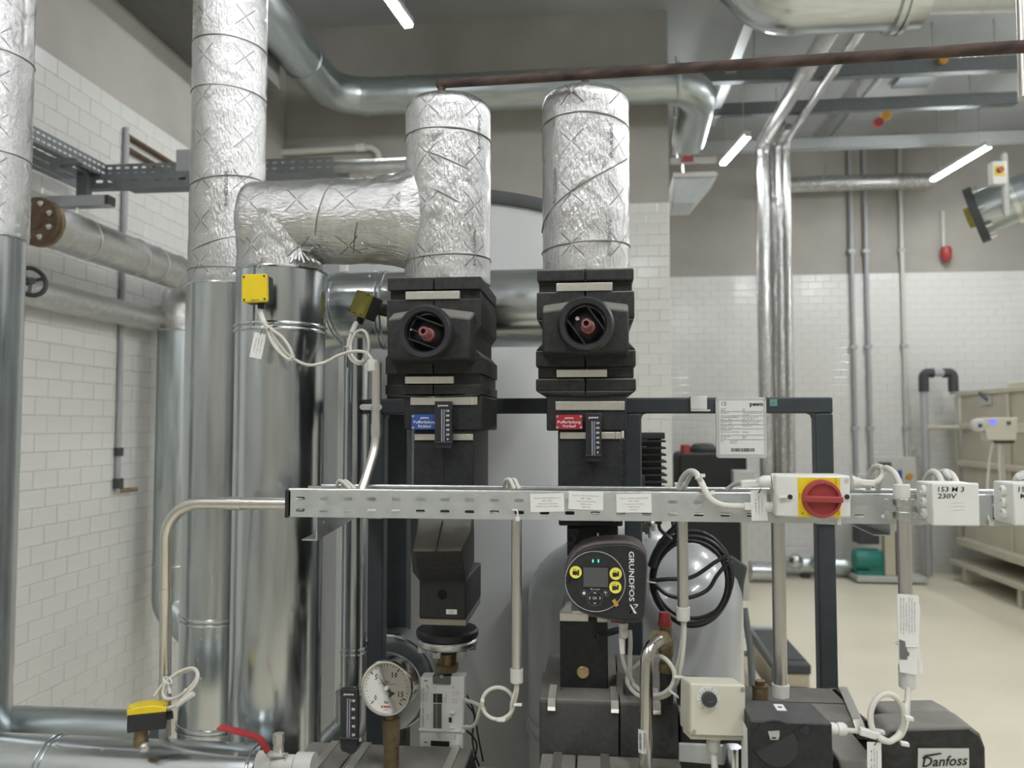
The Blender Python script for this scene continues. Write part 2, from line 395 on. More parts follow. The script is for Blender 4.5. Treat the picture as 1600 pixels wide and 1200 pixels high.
def tiling(wall, cells, rotz, limit=300):
    """cells: list of tile centres sorted so that the largest in view come first"""
    R3 = Matrix.Rotation(rotz, 3, 'Z')
    for p in cells[:limit]:
        o = bpy.data.objects.new('tile', THE if p in HALF else TME); C.objects.link(o); o.location = p; o.rotation_euler = (0, 0, rotz); o.parent = wall
    rest = MB()
    for p in cells[limit:]: rest._add([R3 @ v + Vector(p) for v in (TH if p in HALF else TM).v], TM.f)
    if cells[limit:]:
        o = link('tile_field', rest.mesh('tile_field', TILE, smooth=0)); o.parent = wall; o['kind'] = 'stuff'
def grid(u0, u1, rows, z0=.0):
    out = []
    for r in range(rows):
        k = 0
        if r % 2: out.append((u0 + .05, z0 + .05 + r * .1, 1))
        while True:
            u = u0 + .1005 * (r % 2) + .201 * k + .1; k += 1
            if u > u1 - .05: break
            out.append((u, z0 + .05 + r * .1, 0))
    return out
def pick(cs):
    HALF.update(p for p, h in cs if h); return [p for p, h in cs]
wl = struct('wall_left', MB().box(XL - .3, XL, YB, YN, 0, CE), CONC)
gl = link('grout_bed', MB().box(XL, XL + .003, YB, YN, 0, TT - .005).mesh('grout_bed', GROUT)); gl.parent = wl; gl['kind'] = 'structure'
cells = pick([((XL + .0028, YN - u, z), h) for u, z, h in grid(0, YN - 1, 40)])
cells.sort(key=lambda p: 0 if (4.1 < p[1] < 6.05 and p[2] > .25) else 1)
vis = [p for p in cells if 4.0 < p[1] < 6.05 and p[2] > .25]; vis.sort(key=lambda p: p[1]); oth = [p for p in cells if p not in set(vis)]
tiling(wl, vis + oth, math.pi / 2)
wn = struct('wall_back', MB().box(XL, XN, YN, YF, 0, CE), CONC)
gn = link('grout_bed', MB().box(XL, XN, YN - .003, YN, 0, TT - .005).mesh('grout_bed', GROUT)); gn.parent = wn; gn['kind'] = 'structure'
cells = pick([((XN - u, YN - .0028, z), h) for u, z, h in grid(0, XN - XL, 40)])
a = [p for p in cells if p[0] > X(975, YN)]; b = [p for p in cells if p[0] <= X(975, YN)]
tiling(wn, a + b, 0)
wf = struct('wall_far', MB().box(XN, XR + .3, YF, YF + .3, 0, CE), CONC)
gf = link('grout_bed', MB().box(XN, XR, YF - .003, YF, 0, TT - .005).mesh('grout_bed', GROUT)); gf.parent = wf; gf['kind'] = 'structure'
cells = pick([((XN + u, YF - .0028, z), h) for u, z, h in grid(0, XR - XN, 40)])
a = [p for p in cells if X(1240, YF) < p[0] < X(1575, YF) and p[2] > 2.4]; s_ = set(a); b = [p for p in cells if p not in s_]
tiling(wf, a + b, 0)
wr = struct('wall_right', MB().box(XR, XR + .3, YB, YF, 0, CE), CONC)
gr = link('grout_bed', MB().box(XR - .003, XR, YB, YF, 0, TT - .005).mesh('grout_bed', GROUT)); gr.parent = wr; gr['kind'] = 'structure'
tiling(wr, pick([((XR - .0028, YF - u, z), h) for u, z, h in grid(0, YF - 4.0, 40)]), -math.pi / 2, 0)
struct('wall_behind', MB().box(XL - .3, XR + .3, YB - .3, YB, 0, CE), CONC)
struct('floor', MB().box(XL - .3, XR + .3, YB - .3, YF + .3, -.2, 0), FLOORM)
struct('ceiling', MB().box(XL - .3, XR + .3, YB - .3, YF + .3, CE, CE + .2), CEILM)
struct('trim_beam', MB().box(XL, XL + .5, 0.5, 6.1, TT + .62, CE), mat('dark_beam_paint', (.16, .16, .155), .8, var=.08))
# ------------------------------------------------------------------ lamps (the only lights)
def lamp(x, y, z, L, rot, label, group=None):
    t = Thing('linear_light', label, 'lamp', group); R = Matrix.Translation((x, y, z)) @ Matrix.Rotation(rot, 4, 'Z')
    h = MB().box(-.035, .035, -L / 2, L / 2, .012, .06); h.box(-.035, .035, -L / 2 - .012, -L / 2, -.012, .06); h.box(-.035, .035, L / 2, L / 2 + .012, -.012, .06)
    t.add('housing', h, PANELG, bevel=.004)
    t.add('diffuser', MB().prism([(-.031, -L / 2, .012), (-.026, -L / 2, -.014), (.026, -L / 2, -.014), (.031, -L / 2, .012)], (0, L, 0)), LAMPM, smooth=0)
    for e in (-.35 * L, .35 * L): t.add('suspension_wire', MB().cyl((0, e, .06), (0, e, CE - z), .003, seg=6), ZINC)
    t.mat = R; return t
def lamp_px(p0, p1, z, label):
    def at(p):
        d = _F + _R * ((p[0] - 800) / FPX) + _U * ((600 - p[1]) / FPX); return Vector((0, 0, EYE)) + d * ((z - EYE) / d.z)
    a, b = at(p0), at(p1); m = (a + b) / 2; d = b - a
    return lamp(m.x, m.y, z, d.length, math.atan2(-d.x, d.y), label)
lamp_px((588, -30), (638, 40), 4.95, 'linear ceiling lamp lit above the two foil pipes, cut by the top edge')
lamp_px((1168, 213), (1130, 256), 4.95, 'short bright linear lamp hanging beside the vertical foil risers')
lamp_px((1545, 229), (1458, 281), 4.95, 'long bright linear lamp hanging near the grey fan unit at right')
for x, y in ((-1.6, -.4), (-1.5, -2.2), (.9, -.6), (2.3, .1), (4.7, 4.6), (5.25, 7.4), (3.2, 4.75), (4.6, 1.6), (2.8, -1.8)):  # unseen lamps, added to brighten the foreground and the far floor
    lamp(x, y, 4.95, 1.2, 0, 'added linear ceiling lamp hanging over the plant room, out of view', 'added ceiling lamps out of view')
# ------------------------------------------------------------------ ceiling services
def duct(name, pts, r, R, label, cat, m=CLAD_B, rings=(), ringr=1.06, group=None, seg=32, rname='seam_ring', caps=True):
    t = Thing(name, label, cat, group); path = bend(pts, R) if R else pts
    t.add('duct_body' if 'duct' in name else 'pipe_body', MB().tube(path, r, seg, caps), m)
    for p, d, w in rings:
        d = Vector(d).normalized(); t.add(rname, MB().cyl(Vector(p) - d * w / 2, Vector(p) + d * w / 2, r * ringr, seg=seg), m)
    return t
zd = Z(150, 7.0, 600); xd = X(522, 7.0, 150)
d0, d1, d2, d3 = Vector((xd, 2.6, zd)), Vector((xd, 7.0, zd)), Vector((X(1098, 7.0, 150), 7.0, zd)), Vector((X(1098, 7.0, 150), 8.1, zd - .12))
duct('ventilation_duct', [d0, d1, d2, d3], .165, .36, 'round galvanised duct bending along the concrete wall behind the foil pipes', 'duct',
     rings=[((xd, 4.9, zd), (0, 1, 0), .03), ((xd, 6.2, zd), (0, 1, 0), .03)] + [((X(p, 7, 150), 7.0, zd), (1, 0, 0), .03) for p in (572, 640, 860, 960, 1060)])
zb = Z(-22, 6.0, 1300)
t = duct('supply_air_duct', [(X(1175, 6, 0) - .5, 6, zb + .75), (X(1215, 6, 0), 6, zb), (X(1440, 6, 0), 6, zb)], .33, .3, 'large shiny round duct with bolted flange at the ceiling', 'duct', m=CLAD,
     rings=[((X(1398, 6, 0), 6, zb), (1, 0, 0), .04), ((X(1409, 6, 0), 6, zb), (1, 0, 0), .03)], ringr=1.1, rname='flange')
t = duct('insulated_duct', [(X(1446, 6, 0), 6, zb + .06), (X(1640, 6, 0), 6, zb + .04)], .28, 0, 'matt grey insulated duct joining the shiny duct at the ceiling', 'duct', m=PANELG,
     rings=[((X(1522, 6, 0), 6, zb + .05), (.93, 0, .36), .03)], rname='hanger_band')
# foil insulated pipes that run along the ceiling and drop down in front of the far wall
def drop(px, r, yb, y0_, ztop, label):
    x = X(px, yb, 400); path = bend([(x, y0_, ztop), (x, yb, ztop), (x, yb, 1.25)], r + .06)
    t = duct('foil_riser_pipe', path, r, 0, label, 'pipe', m=FOIL_PLAIN, seg=20, rings=[((x, yb, z), (0, 0, 1), .02) for z in (4.6, 3.6, 2.6)])
    t.add('hanger_rod', MB().cyl((x, y0_ + .25, ztop + r * .9), (x, y0_ + .25, CE), .008, seg=8), ZINC); return t
zr = Z(226, 9.5, 1200)
drop(1193, .078, 9.5, 6.42, zr, 'thickest foil pipe running under the ceiling and dropping before the far wall')
drop(1209, .042, 9.62, 9.1, zr + .11, 'slim foil riser right beside the thickest foil pipe')
drop(1219, .042, 9.5, 9.0, zr + .02, 'slim foil riser third from the left before the far wall')
drop(1231, .042, 9.5, 6.42, zr + .03, 'thin foil pipe running under the ceiling beside the thickest one')
zs = Z(106, 7.9, 1400)
# strut channels and wire tray across the ceiling
def strut(px0, px1, py, Y, h, dd, label, m=GALV_D, legs=()):
    t = Thing('ceiling_strut', label, 'strut'); z = Z(py, Y, (px0 + px1) / 2); x0, x1 = X(px0, Y, py), X(px1, Y, py)
    ch = MB().box(x0, x1, Y, Y + .003, z - h / 2, z + h / 2); ch.box(x0, x1, Y, Y + dd, z - h / 2, z - h / 2 + .003); ch.box(x0, x1, Y, Y + dd, z + h / 2 - .003, z + h / 2); ch.box(x0, x1, Y + dd - .003, Y + dd, z - h / 2, z + h / 2)
    t.add('channel', ch, m)
    for lx in legs: t.add('hanger_rod', MB().cyl((X(lx, Y, py), Y + dd / 2, z + h / 2), (X(lx, Y, py), Y + dd / 2, CE), .012, seg=8), ZINC)
    return t, x0, x1, z
t, x0, x1, z = strut(1053, 1640, 107, 7.9, .13, .10, 'dark strut with orange capped end under a wire tray, highest of the ceiling struts', legs=(1180, 1462, 1560))
w = MB()
for k in range(46):
    xx = x0 + .6 + (x1 - x0 - .6) * k / 45; w.box(xx, xx + .008, 7.86, 8.2, z + .093, z + .099); w.box(xx, xx + .008, 7.856, 7.862, z + .093, z + .145)
for yy, zz in ((7.858, .144), (7.858, .12), (8.0, .096), (8.1, .096), (8.2, .12)): w.box(x0 + .6, x1, yy, yy + .006, z + zz, z + zz + .006)
one('wire_cable_tray', w, ZINC, 'wire mesh cable tray running along the highest dark strut', 'cable tray')
t, *_ = strut(1053, 1590, 163, 8.8, .13, .09, 'dark strut in the middle of the three ceiling struts', legs=(1120, 1340, 1520))
t, *_ = strut(1050, 1640, 221, 10.0, .14, .09, 'lighter grey strut lowest of the three ceiling struts before far wall', m=GALV, legs=(1220, 1500))
for (a, b, Y, lab) in ((1088, 90, 8.0, 'orange end cap on the highest strut'),):
    pass
def plug(px, py, Y, m, lab): one('fire_stop_cap', MB().cyl(P(px, py, Y), P(px, py, Y) + Vector((0, -.05, 0)), 7 * M(Y), seg=16), m, lab, 'cap', bevel=.004)
plug(1472, 94, 7.86, ORANGE, 'round orange cap on the wire tray at the upper right')
plug(1383, 182, 8.78, ORANGE, 'small red orange cap hanging under middle strut, upper of two')
plug(1371, 193, 8.76, REDP, 'small red cap hanging under middle strut, lower of two')
for px0, px1, Y0, Y1, zz, w_, lab in ((1183, 1132, 6.3, 9.3, 5.38, .10, 'pale flat channel running away under the ceiling beside the round duct'), (1425, 1375, 8.5, 11.0, 5.7, .05, 'thin grey channel running away between ceiling struts')):
    x0 = X(px0, Y0); x0 = X(1196, 6.3, 60) if Y0 == 6.3 else X(1418, 8.2, 120)
    one('ceiling_channel', MB().box(x0 - w_ / 2, x0 + w_ / 2, Y0, Y1, zz, zz + .05), GALV, lab, 'strut', bevel=.003)
one('reflected_light_panel', MB().box(X(1415, 9.2), X(1475, 9.2), 8.95, 9.4, CE - .05, CE), CLAD, 'small shiny metal panel added between ceiling struts for a strip of reflected light', 'panel', bevel=.004)  # added shiny patch in place of reflected lamp light, not a real hatch
zf = Z(276, 10.6, 1340)
duct('foil_header_pipe', [(X(1228, 10.6, 276), 10.87, zf), (X(1470, 10.6, 276), 10.87, zf)], .1, 0, 'horizontal foil pipe along far wall below the lowest strut', 'pipe', m=FOIL_PLAIN,
     rings=[((X(p, 10.6, 276), 10.87, zf), (1, 0, 0), .02) for p in (1290, 1360, 1420)])
for p_ in (1300, 1420): THINGS[-1].add('hanger_rod', MB().cyl((X(p_, 10.6, 276), 10.87, zf + .09), (X(p_, 10.6, 276), 10.87, CE), .01, seg=8), ZINC)
# pale box duct beside the column, shaped after a lamp reflection
t = Thing('box_duct', 'pale flat box duct end shaped after a lamp reflection beside the tiled column', 'duct')
b0 = P(1052, 318, 8.6); b1 = P(1122, 272, 8.6)
t.add('duct_body', MB().prism([(b0.x, 8.6, b0.z), (b1.x - .25, 8.6, b0.z), (b1.x, 8.6, b1.z), (b0.x, 8.6, b1.z)], (0, .5, 0)), GALV, bevel=.006)
t.add('flange', MB().box(b0.x, b1.x - .02, 8.57, 8.6, b1.z - .03, b1.z + .02), PANELG)
t.add('hanger_rod', MB().cyl((b0.x + .12, 8.8, b1.z), (b0.x + .12, 8.8, CE), .012, seg=8), ZINC)
t = Thing('pipe_bracket_rail', 'grey rail with short rods beside the column under the elbow duct', 'strut'); z = Z(250, 8.4, 1080)
t.add('rail', MB().box(X(1052, 8.4), X(1125, 8.4), 8.4, 8.45, z - .03, z + .03), PANELG, bevel=.004); t.add('clip', MB().box(X(1070, 8.4), X(1088, 8.4), 8.38, 8.4, z - .02, z + .06), REDP)
t.add('hanger_rod', MB().cyl((X(1062, 8.4), 8.42, z), (X(1062, 8.4), 8.42, z + 2.2), .012, seg=8), ZINC)
# conduits and alarm on the far wall
for px, lab in ((1333, 'leftmost thin conduit on the far tiled wall'), (1356, 'middle one of three thin conduits on the far tiled wall'), (1412, 'rightmost of three thin conduits on the far tiled wall')):
    t = Thing('wall_conduit', lab, 'conduit', 'conduits on the far wall'); x = X(px, 11.25, 500); t.add('tube', MB().cyl((x, 11.255, 1.3), (x, 11.255, CE), .028, seg=12), PVC if px != 1412 else GREYP)
    for z in (1.9, 3.0, 4.3): t.add('clip', MB().box(x - .045, x + .045, 11.225, 11.3, z - .025, z + .025), PVC)
t = Thing('alarm_beacon', 'red alarm beacon hanging on a short conduit against grey concrete', 'alarm'); x, z = X(1478, 11.2, 390), Z(392, 11.2, 1478)
t.add('beacon', MB().lathe((x, 11.2, z - .07), (0, 0, 1), [(.03, -.08), (.055, -.05), (.07, 0), (.075, .08), (.06, .12), (.03, .13)], 20), REDP)
t.add('conduit', MB().cyl((x - .01, 11.24, z + .05), (x - .01, 11.24, z + .55), .02, seg=10), GREYP)
# fan unit at the right edge
t = Thing('duct_fan', 'blue grey cylindrical fan unit with dark flange at the right edge', 'fan'); f0, f1 = P(1533, 333, 7.6), P(1680, 235, 7.6); f1 = Vector((f1.x + .4, 6.9, f0.z + .42))
dr = (f1 - f0).normalized(); t.add('casing', MB().cyl(f0, f1, .20, seg=32), CLAD_B)
t.add('flange', MB().cyl(f0 - dr * .07, f0, .26, seg=32), DARKCAP); t.add('motor_end', MB().cyl(f0 - dr * .12, f0 - dr * .07, .10, seg=20), OLIVE)
for k in range(8):
    x_, y_ = frame_of(dr); q = f0 + (x_ * math.cos(k * .785) + y_ * math.sin(k * .785)) * .235; t.add('bolt', MB().cyl(q, q + dr * .05, .02, seg=6), ZINC)
t.add('band', MB().cyl(f0 + dr * .25, f0 + dr * .29, .215, seg=32), ZINC)
t = Thing('isolator_switch', 'small pale isolator switch with red knob on the fan unit', 'switch'); q = P(1553, 275, 7.3)
t.add('box', MB().box(q.x - .06, q.x + .06, 7.2, 7.28, q.z - .1, q.z + .1), WHITEP, bevel=.008); t.add('plate', MB().box(q.x - .04, q.x + .04, 7.195, 7.2, q.z - .03, q.z + .06), YEL)
t.add('knob', MB().cyl((q.x, 7.2, q.z + .02), (q.x, 7.17, q.z + .02), .026, seg=16), REDP); t.add('stand', MB().box(q.x + .05, q.x + .09, 7.24, 7.28, q.z - .36, q.z + .18), PANELG)
one('edge_conduit', MB().cyl(P(1600, 152, 1.9), (P(1600, 152, 1.9).x, 1.9, CE), .011, seg=12), CONDUIT, 'pale vertical conduit end cut by the right edge near the rusty pipe', 'conduit')
# ------------------------------------------------------------------ left wall services
def perf(mb, o, u, v, n, L, H, t, nu, rows, slot_w, slot_h, u0=0.0):
    """plate o + u*[0,L] + v*[0,H], thickness t along n, slots in nu columns; rows = list of slot-centre heights"""
    o, u, v, n = map(Vector, (o, u, v, n)); pitch = (L - 2 * u0) / nu
    ed = [0] + [(a + b) / 2 for a, b in zip(rows[:-1], rows[1:])] + [H]
    if u0:
        for a in (0, L - u0):
            mb._add([o + u * a, o + u * (a + u0), o + u * (a + u0) + v * H, o + u * a + v * H], [(0, 1, 2, 3)])
            mb._add([o + u * a + n * t, o + u * (a + u0) + n * t, o + u * (a + u0) + v * H + n * t, o + u * a + v * H + n * t], [(0, 1, 2, 3)])
    for i in range(nu):
        for j, rc in enumerate(rows):
            a0, a1, b0, b1 = u0 + i * pitch, u0 + (i + 1) * pitch, ed[j], ed[j + 1]; cx = (a0 + a1) / 2
            w, h = slot_w / 2, slot_h / 2; c = min(w, h) * .55
            inn = [(cx - w + c, rc - h), (cx + w - c, rc - h), (cx + w, rc - h + c), (cx + w, rc + h - c), (cx + w - c, rc + h), (cx - w + c, rc + h), (cx - w, rc + h - c), (cx - w, rc - h + c)]
            out = [(a0, b0), (a1, b0), (a1, b0), (a1, b1), (a1, b1), (a0, b1), (a0, b1), (a0, b0)]
            q = lambda p, d: o + u * p[0] + v * p[1] + n * d
            cor = [(a0, b0), (a1, b0), (a1, b1), (a0, b1)]
            vs = [q(p, 0) for p in inn + cor] + [q(p, t) for p in inn + cor]; fs = []
            for s_ in (0, 12):
                fs += [(s_ + 0, s_ + 1, s_ + 9, s_ + 8), (s_ + 1, s_ + 2, s_ + 9), (s_ + 2, s_ + 3, s_ + 10, s_ + 9), (s_ + 3, s_ + 4, s_ + 10), (s_ + 4, s_ + 5, s_ + 11, s_ + 10), (s_ + 5, s_ + 6, s_ + 11), (s_ + 6, s_ + 7, s_ + 8, s_ + 11), (s_ + 7, s_ + 0, s_ + 8)]
            fs += [(k, (k + 1) % 8, 12 + (k + 1) % 8, 12 + k) for k in range(8)]
            mb._add(vs, fs)
    return mb
t = Thing('perforated_cable_tray', 'perforated grey cable tray turning a corner high on the tiled left wall', 'cable tray')
Yc = 4.0; c0 = P(165, 262, Yc); zt = c0.z; xw = XL + .5
m1 = perf(MB(), (c0.x, 2.6, zt - .055), (0, 1, 0), (0, 0, 1), (.002, 0, 0), Yc - 2.6, .075, .002, 36, [.022, .054], .026, .011)
perf(m1, (c0.x - .28, 2.6, zt - .055), (0, 1, 0), (1, 0, 0), (0, 0, .002), Yc - 2.6, .28, .002, 24, [.05, .14, .23], .05, .014)
m1.box(c0.x - .282, c0.x - .28, 2.6, Yc + .3, zt - .055, zt + .02)
t.add('tray_run', m1, GALV_D)
m2 = perf(MB(), (c0.x, Yc, zt - .058), (1, 0, 0), (0, 0, 1), (0, 1, 0), 1.25, .075, .002, 26, [.022, .054], .026, .011)
m2.box(c0.x, c0.x + 1.25, Yc, Yc + .28, zt - .06, zt - .058); m2.box(c0.x, c0.x + 1.25, Yc + .278, Yc + .28, zt - .058, zt + .02)
t.add('tray_branch', m2, GALV_D)
t.add('joint_plate', MB().box(X(276, Yc, 250), X(300, Yc, 250), Yc - .006, Yc - .002, Z(281, Yc, 290), Z(234, Yc, 290)), PVC)
t = Thing('strut_bracket', 'slotted dark strut channel below the corner of the perforated cable tray', 'bracket')
zq = Z(282, 3.95, 200)
m3 = perf(MB(), (X(128, 3.95, 282), 3.95, zq - .037), (1, 0, 0), (0, 0, 1), (0, 1, 0), .92, .075, .003, 14, [.037], .04, .016)
m3.box(X(128, 3.95, 282), X(128, 3.95, 282) + .92, 3.95, 4.0, zq - .04, zq - .037); m3.box(X(128, 3.95, 282), X(128, 3.95, 282) + .92, 3.95, 4.0, zq + .037, zq + .04)
t.add('channel', m3, GALV_D); t.add('post', MB().box(X(127, 3.95, 282), X(144, 3.95, 282), 3.91, 3.95, Z(305, 3.91, 135), Z(262, 3.91, 135)), GALV_D)
one('wall_bracket', MB().pprism([(78, 246), (118, 246), (122, 252), (90, 258), (88, 266), (78, 264)], 3.6, 3.65), GALV_D, 'small curved dark bracket under the perforated tray near the left foil pipe', 'bracket', bevel=.003)
b = MB().box(XL, X(169, 3.8, 313), 3.8, 3.86, Z(322, 3.8, 115), Z(305, 3.8, 115))
t = Thing('support_rail', 'blue grey hollow rail end above the flanged foil pipe', 'rail'); t.add('tube', b, PVC, bevel=.003)
t.add('end_shade', MB().box(X(163.5, 3.8, 313), X(169, 3.8, 313) + .001, 3.798, 3.862, Z(320.5, 3.8, 115), Z(306.5, 3.8, 115)), DARKCAP)  # rail is solid; the dark block paints the shade of its hollow end
t.add('hanger_rod', MB().cyl(P(121, 322, 3.83), P(118, 345, 3.83), .008, seg=8), ZINC)
# flanged foil pipe along the left wall
y0 = 3.45; pc0 = P(55, 345, y0); y1 = 6.7; pc1 = Vector((pc0.x - .02, y1, pc0.z)); r_ = 40 * M(y0) * 1.0
t = Thing('flanged_insulated_pipe', 'foil wrapped pipe with brown blind flange along the tiled left wall', 'pipe')
t.add('foil_wrap', MB().tube(dense([pc0 + Vector((0, .06, 0)), pc1], .03), r_ * .93, 40, dent=.002), FOIL_PLAIN)
for k in (.30, .75, .95, 1.2, 1.5, 2.0): t.add('binding_wire', MB().torus(pc0 + Vector((0, .06 + k, 0)), (.05, 1, .12), r_ * .94, .003, 32, 6), ZINC)
fl = t.add('blind_flange', MB().lathe(pc0, (0, 1, 0), [(.001, -.006), (r_ * .35, -.006), (r_ * .38, 0), (r_ * 1.0, 0), (r_ * 1.03, .008), (r_ * 1.03, .022), (r_ * .98, .03)], 40), RUSTF)
t.add('counter_flange', MB().lathe(pc0, (0, 1, 0), [(r_ * .98, .032), (r_ * 1.03, .036), (r_ * 1.03, .056), (r_ * .95, .062)], 40), BRASS)
for k in range(8):
    a = math.radians(22.5 + 45 * k); q = pc0 + Vector((math.cos(a), 0, math.sin(a))) * r_ * .76
    t.add('bolt', MB().cyl(q + Vector((0, -.012, 0)), q, .0135, seg=6), ZINC, parent=fl)
    t.add('bolt_end', MB().cyl(q + Vector((0, -.024, 0)), q + Vector((0, -.012, 0)), .007, seg=10), ZINC, parent=fl)
one('lower_wall_pipe', MB().tube(dense([(pc0.x - .30, 2.2, pc0.z - .26), (pc0.x - .30, 6.7, pc0.z - .26)], .05), .075, 28, dent=.002), FOIL_PLAIN, 'second foil pipe running close below the flanged pipe on left wall', 'pipe')
# riser by the corner
r1 = P(272, 600, 5.1); t = Thing('corner_riser_pipe', 'galvanised clad riser with foil top beside the tiled left wall corner', 'pipe')
zt_, zb_ = Z(517, 5.1, 272), Z(945, 5.1, 262); rr = 27 * M(5.1)
t.add('cladding', MB().tube(bend([(r1.x, 5.1, zt_), (r1.x, 5.1, zb_), (r1.x + .32, 5.1, zb_ - .32)], .12), rr, 28), CLAD_B)
t.add('foil_top', MB().tube(dense(bend([(r1.x, 5.1, zt_), (r1.x, 5.1, zt_ + .25), (r1.x - .05, 5.4, pc0.z - .02)], .1), .02), rr * .86, 28, dent=.006, nscale=18), FOIL_PLAIN)
t.add('seam_ring', MB().torus((r1.x, 5.1, zb_ + .26), (0, 0, 1), rr, .006, 28, 8), ZINC); t.add('seam_ring', MB().torus((r1.x, 5.1, zt_), (0, 0, 1), rr, .006, 28, 8), ZINC)
# gate valve handwheel at the left pipe
t = Thing('gate_valve', 'black valve handwheel peeping out beside the leftmost pipe', 'valve'); hc = P(48, 440, 2.9)
nrm = Vector((.8, -.5, .15)).normalized(); t.add('handwheel', MB().torus(hc, nrm, .055, .009, 36, 10), BLACK)
x_, y_ = frame_of(nrm)
for k in range(3): t.add('spoke', MB().cyl(hc, hc + (x_ * math.cos(k * 2.09 + .4) + y_ * math.sin(k * 2.09 + .4)) * .05, .007, seg=8), BLACK)
t.add('hub', MB().cyl(hc - nrm * .02, hc + nrm * .012, .014, seg=14), BLACK); t.add('stem', MB().cyl(hc - nrm * .12, hc - nrm * .02, .008, seg=10), ZINC)
t.add('bonnet', MB().lathe(hc - nrm * .2, nrm, [(.03, 0), (.035, .04), (.02, .07), (.02, .12)], 16), PVC)
# thin conduits on left wall
def wallpt(py, px, off=.03):
    d = _F + _R * ((px - 800) / FPX) + _U * ((600 - py) / FPX); k = (XL + off) / d.x; return Vector((0, 0, EYE)) + d * k
t = Thing('drain_conduit', 'thin vertical conduit with small fitting on the tiled left wall', 'conduit'); a = wallpt(620, 187)
t.add('tube', MB().cyl((a.x, a.y, wallpt(770, 182).z), (a.x, a.y, wallpt(195, 190).z), .016, seg=12), PVC)
for py, s_ in ((706, .026), (755, .03)):
    q = wallpt(py, 184); t.add('fitting', MB().cyl((a.x + .005, a.y, q.z - s_), (a.x + .005, a.y, q.z + s_), s_, seg=12), DARKCAP)
q = wallpt(766, 190); t.add('tap', MB().cyl((a.x, a.y, q.z), (a.x + .05, a.y + .13, q.z), .014, seg=10), BRASS)
t = Thing('small_bore_pipe', 'pair of thin pipes stepping up the tiled left wall above the cable tray', 'pipe')
for py0, py1 in ((212, 240), (232, 256)):
    p0, p1 = wallpt(py0, 198), wallpt(py1, 250); p1.z = p0.z; t.add('tube', MB().cyl(p0, (p0.x, p1.y + .3, p0.z), .018, seg=12), RUSTF)
p0 = wallpt(212, 198); t.add('tube', MB().cyl((p0.x, p0.y, p0.z - .6), (p0.x, p0.y, p0.z), .018, seg=12), PVC)
# foil pipe and bent conduit on the wall behind
zz = Z(267, 4.45, 540)
duct('back_foil_pipe', dense([(X(350, 4.45, 267), 4.45, zz), (X(700, 4.45, 267), 4.45, zz)], .03), .062, 0, 'horizontal foil pipe behind the foil elbow, below the bent conduit', 'pipe', m=FOIL_PLAIN,
     rings=[((X(p, 4.45, 267), 4.45, zz), (1, .0, .25), .012) for p in (482, 535, 590)])
for p_ in (360,): THINGS[-1].add('hanger_rod', MB().cyl((X(p_, 4.45, 267), 4.45, zz + .05), (X(p_, 4.45, 267), 4.45, CE), .006, seg=8), ZINC)
xg = X(415, 4.2, 268)
t = Thing('pipe_clamp', 'grey pipe clamp and rail beside the tall foil pipe', 'clamp'); t.add('rail', MB().pbox(412, 439, 250, 268, 4.2, 4.24), PVC, bevel=.003)
t.add('bracket', MB().pbox(437, 450, 256, 278, 4.19, 4.22), GALV_D, bevel=.003); t.add('base', MB().pbox(412, 447, 268, 276, 4.19, 4.26), DARKCAP)
p = [P(421.5, 240, 7.41), P(590, 226, 7.41), P(593, 262, 7.41)]; p[1].z = p[0].z + .03
t = Thing('bent_conduit', 'thin conduit with curved end on concrete wall behind foil elbow', 'conduit'); t.add('tube', MB().tube(bend(p, .14), .03, 14), GREYP)
t.add('coupling', MB().cyl(P(556, 231, 7.41), P(570, 230, 7.41), .04, seg=14), WHITEP)
# ------------------------------------------------------------------ big pipes
RP = .0985
def clad(mb, pts, r, seg=48): return mb.tube(pts, r, seg)
def bead(mb, c, axis, r, w=.0045):
    a = Vector(axis).normalized()
    for d in (-.006, .006): mb.torus(Vector(c) + a * d, axis, r, w, 48, 8)
    return mb
def wrap_text(s, base, r, ang, z, h, up=True):
    """lettering wrapped on a vertical pipe, reading upwards; ang = direction from the axis (0 faces the camera)"""
    cu = bpy.data.curves.new('t', 'FONT'); cu.body = s; cu.size = 1; cu.offset = .02; cu.resolution_u = 1
    ob = bpy.data.objects.new('t', cu); me = bpy.data.meshes.new_from_object(ob); bpy.data.objects.remove(ob); bpy.data.curves.remove(cu)
    k = h / .7; vs = []
    for v in me.vertices:
        a = ang - (v.co.y - .35) * k / r; zz = z + v.co.x * k * 1.25 * (1 if up else -1)
        if not up: a = ang + (v.co.y - .35) * k / r
        vs.append((base.x + math.sin(a) * r, base.y - math.cos(a) * r, zz))
    mb = MB()._add(vs, [tuple(p.vertices) for p in me.polygons]); bpy.data.meshes.remove(me); return mb
def foil_seam(c, r, tilt, w=.0013):
    return MB().torus(c, tilt, r + .0012, w, 56, 6)
def helix(c, r, z0, z1, a0, a1):
    pts = []
    for i in range(25):
        t = i / 24; a = a0 + (a1 - a0) * t; pts.append((c.x + math.sin(a) * (r + .001), c.y - math.cos(a) * (r + .001), z0 + (z1 - z0) * t))
    return MB().tube(pts, .0012, 6)
DARKSEAM = mat('foil_tape_edge', (.22, .22, .22), .5, .5)
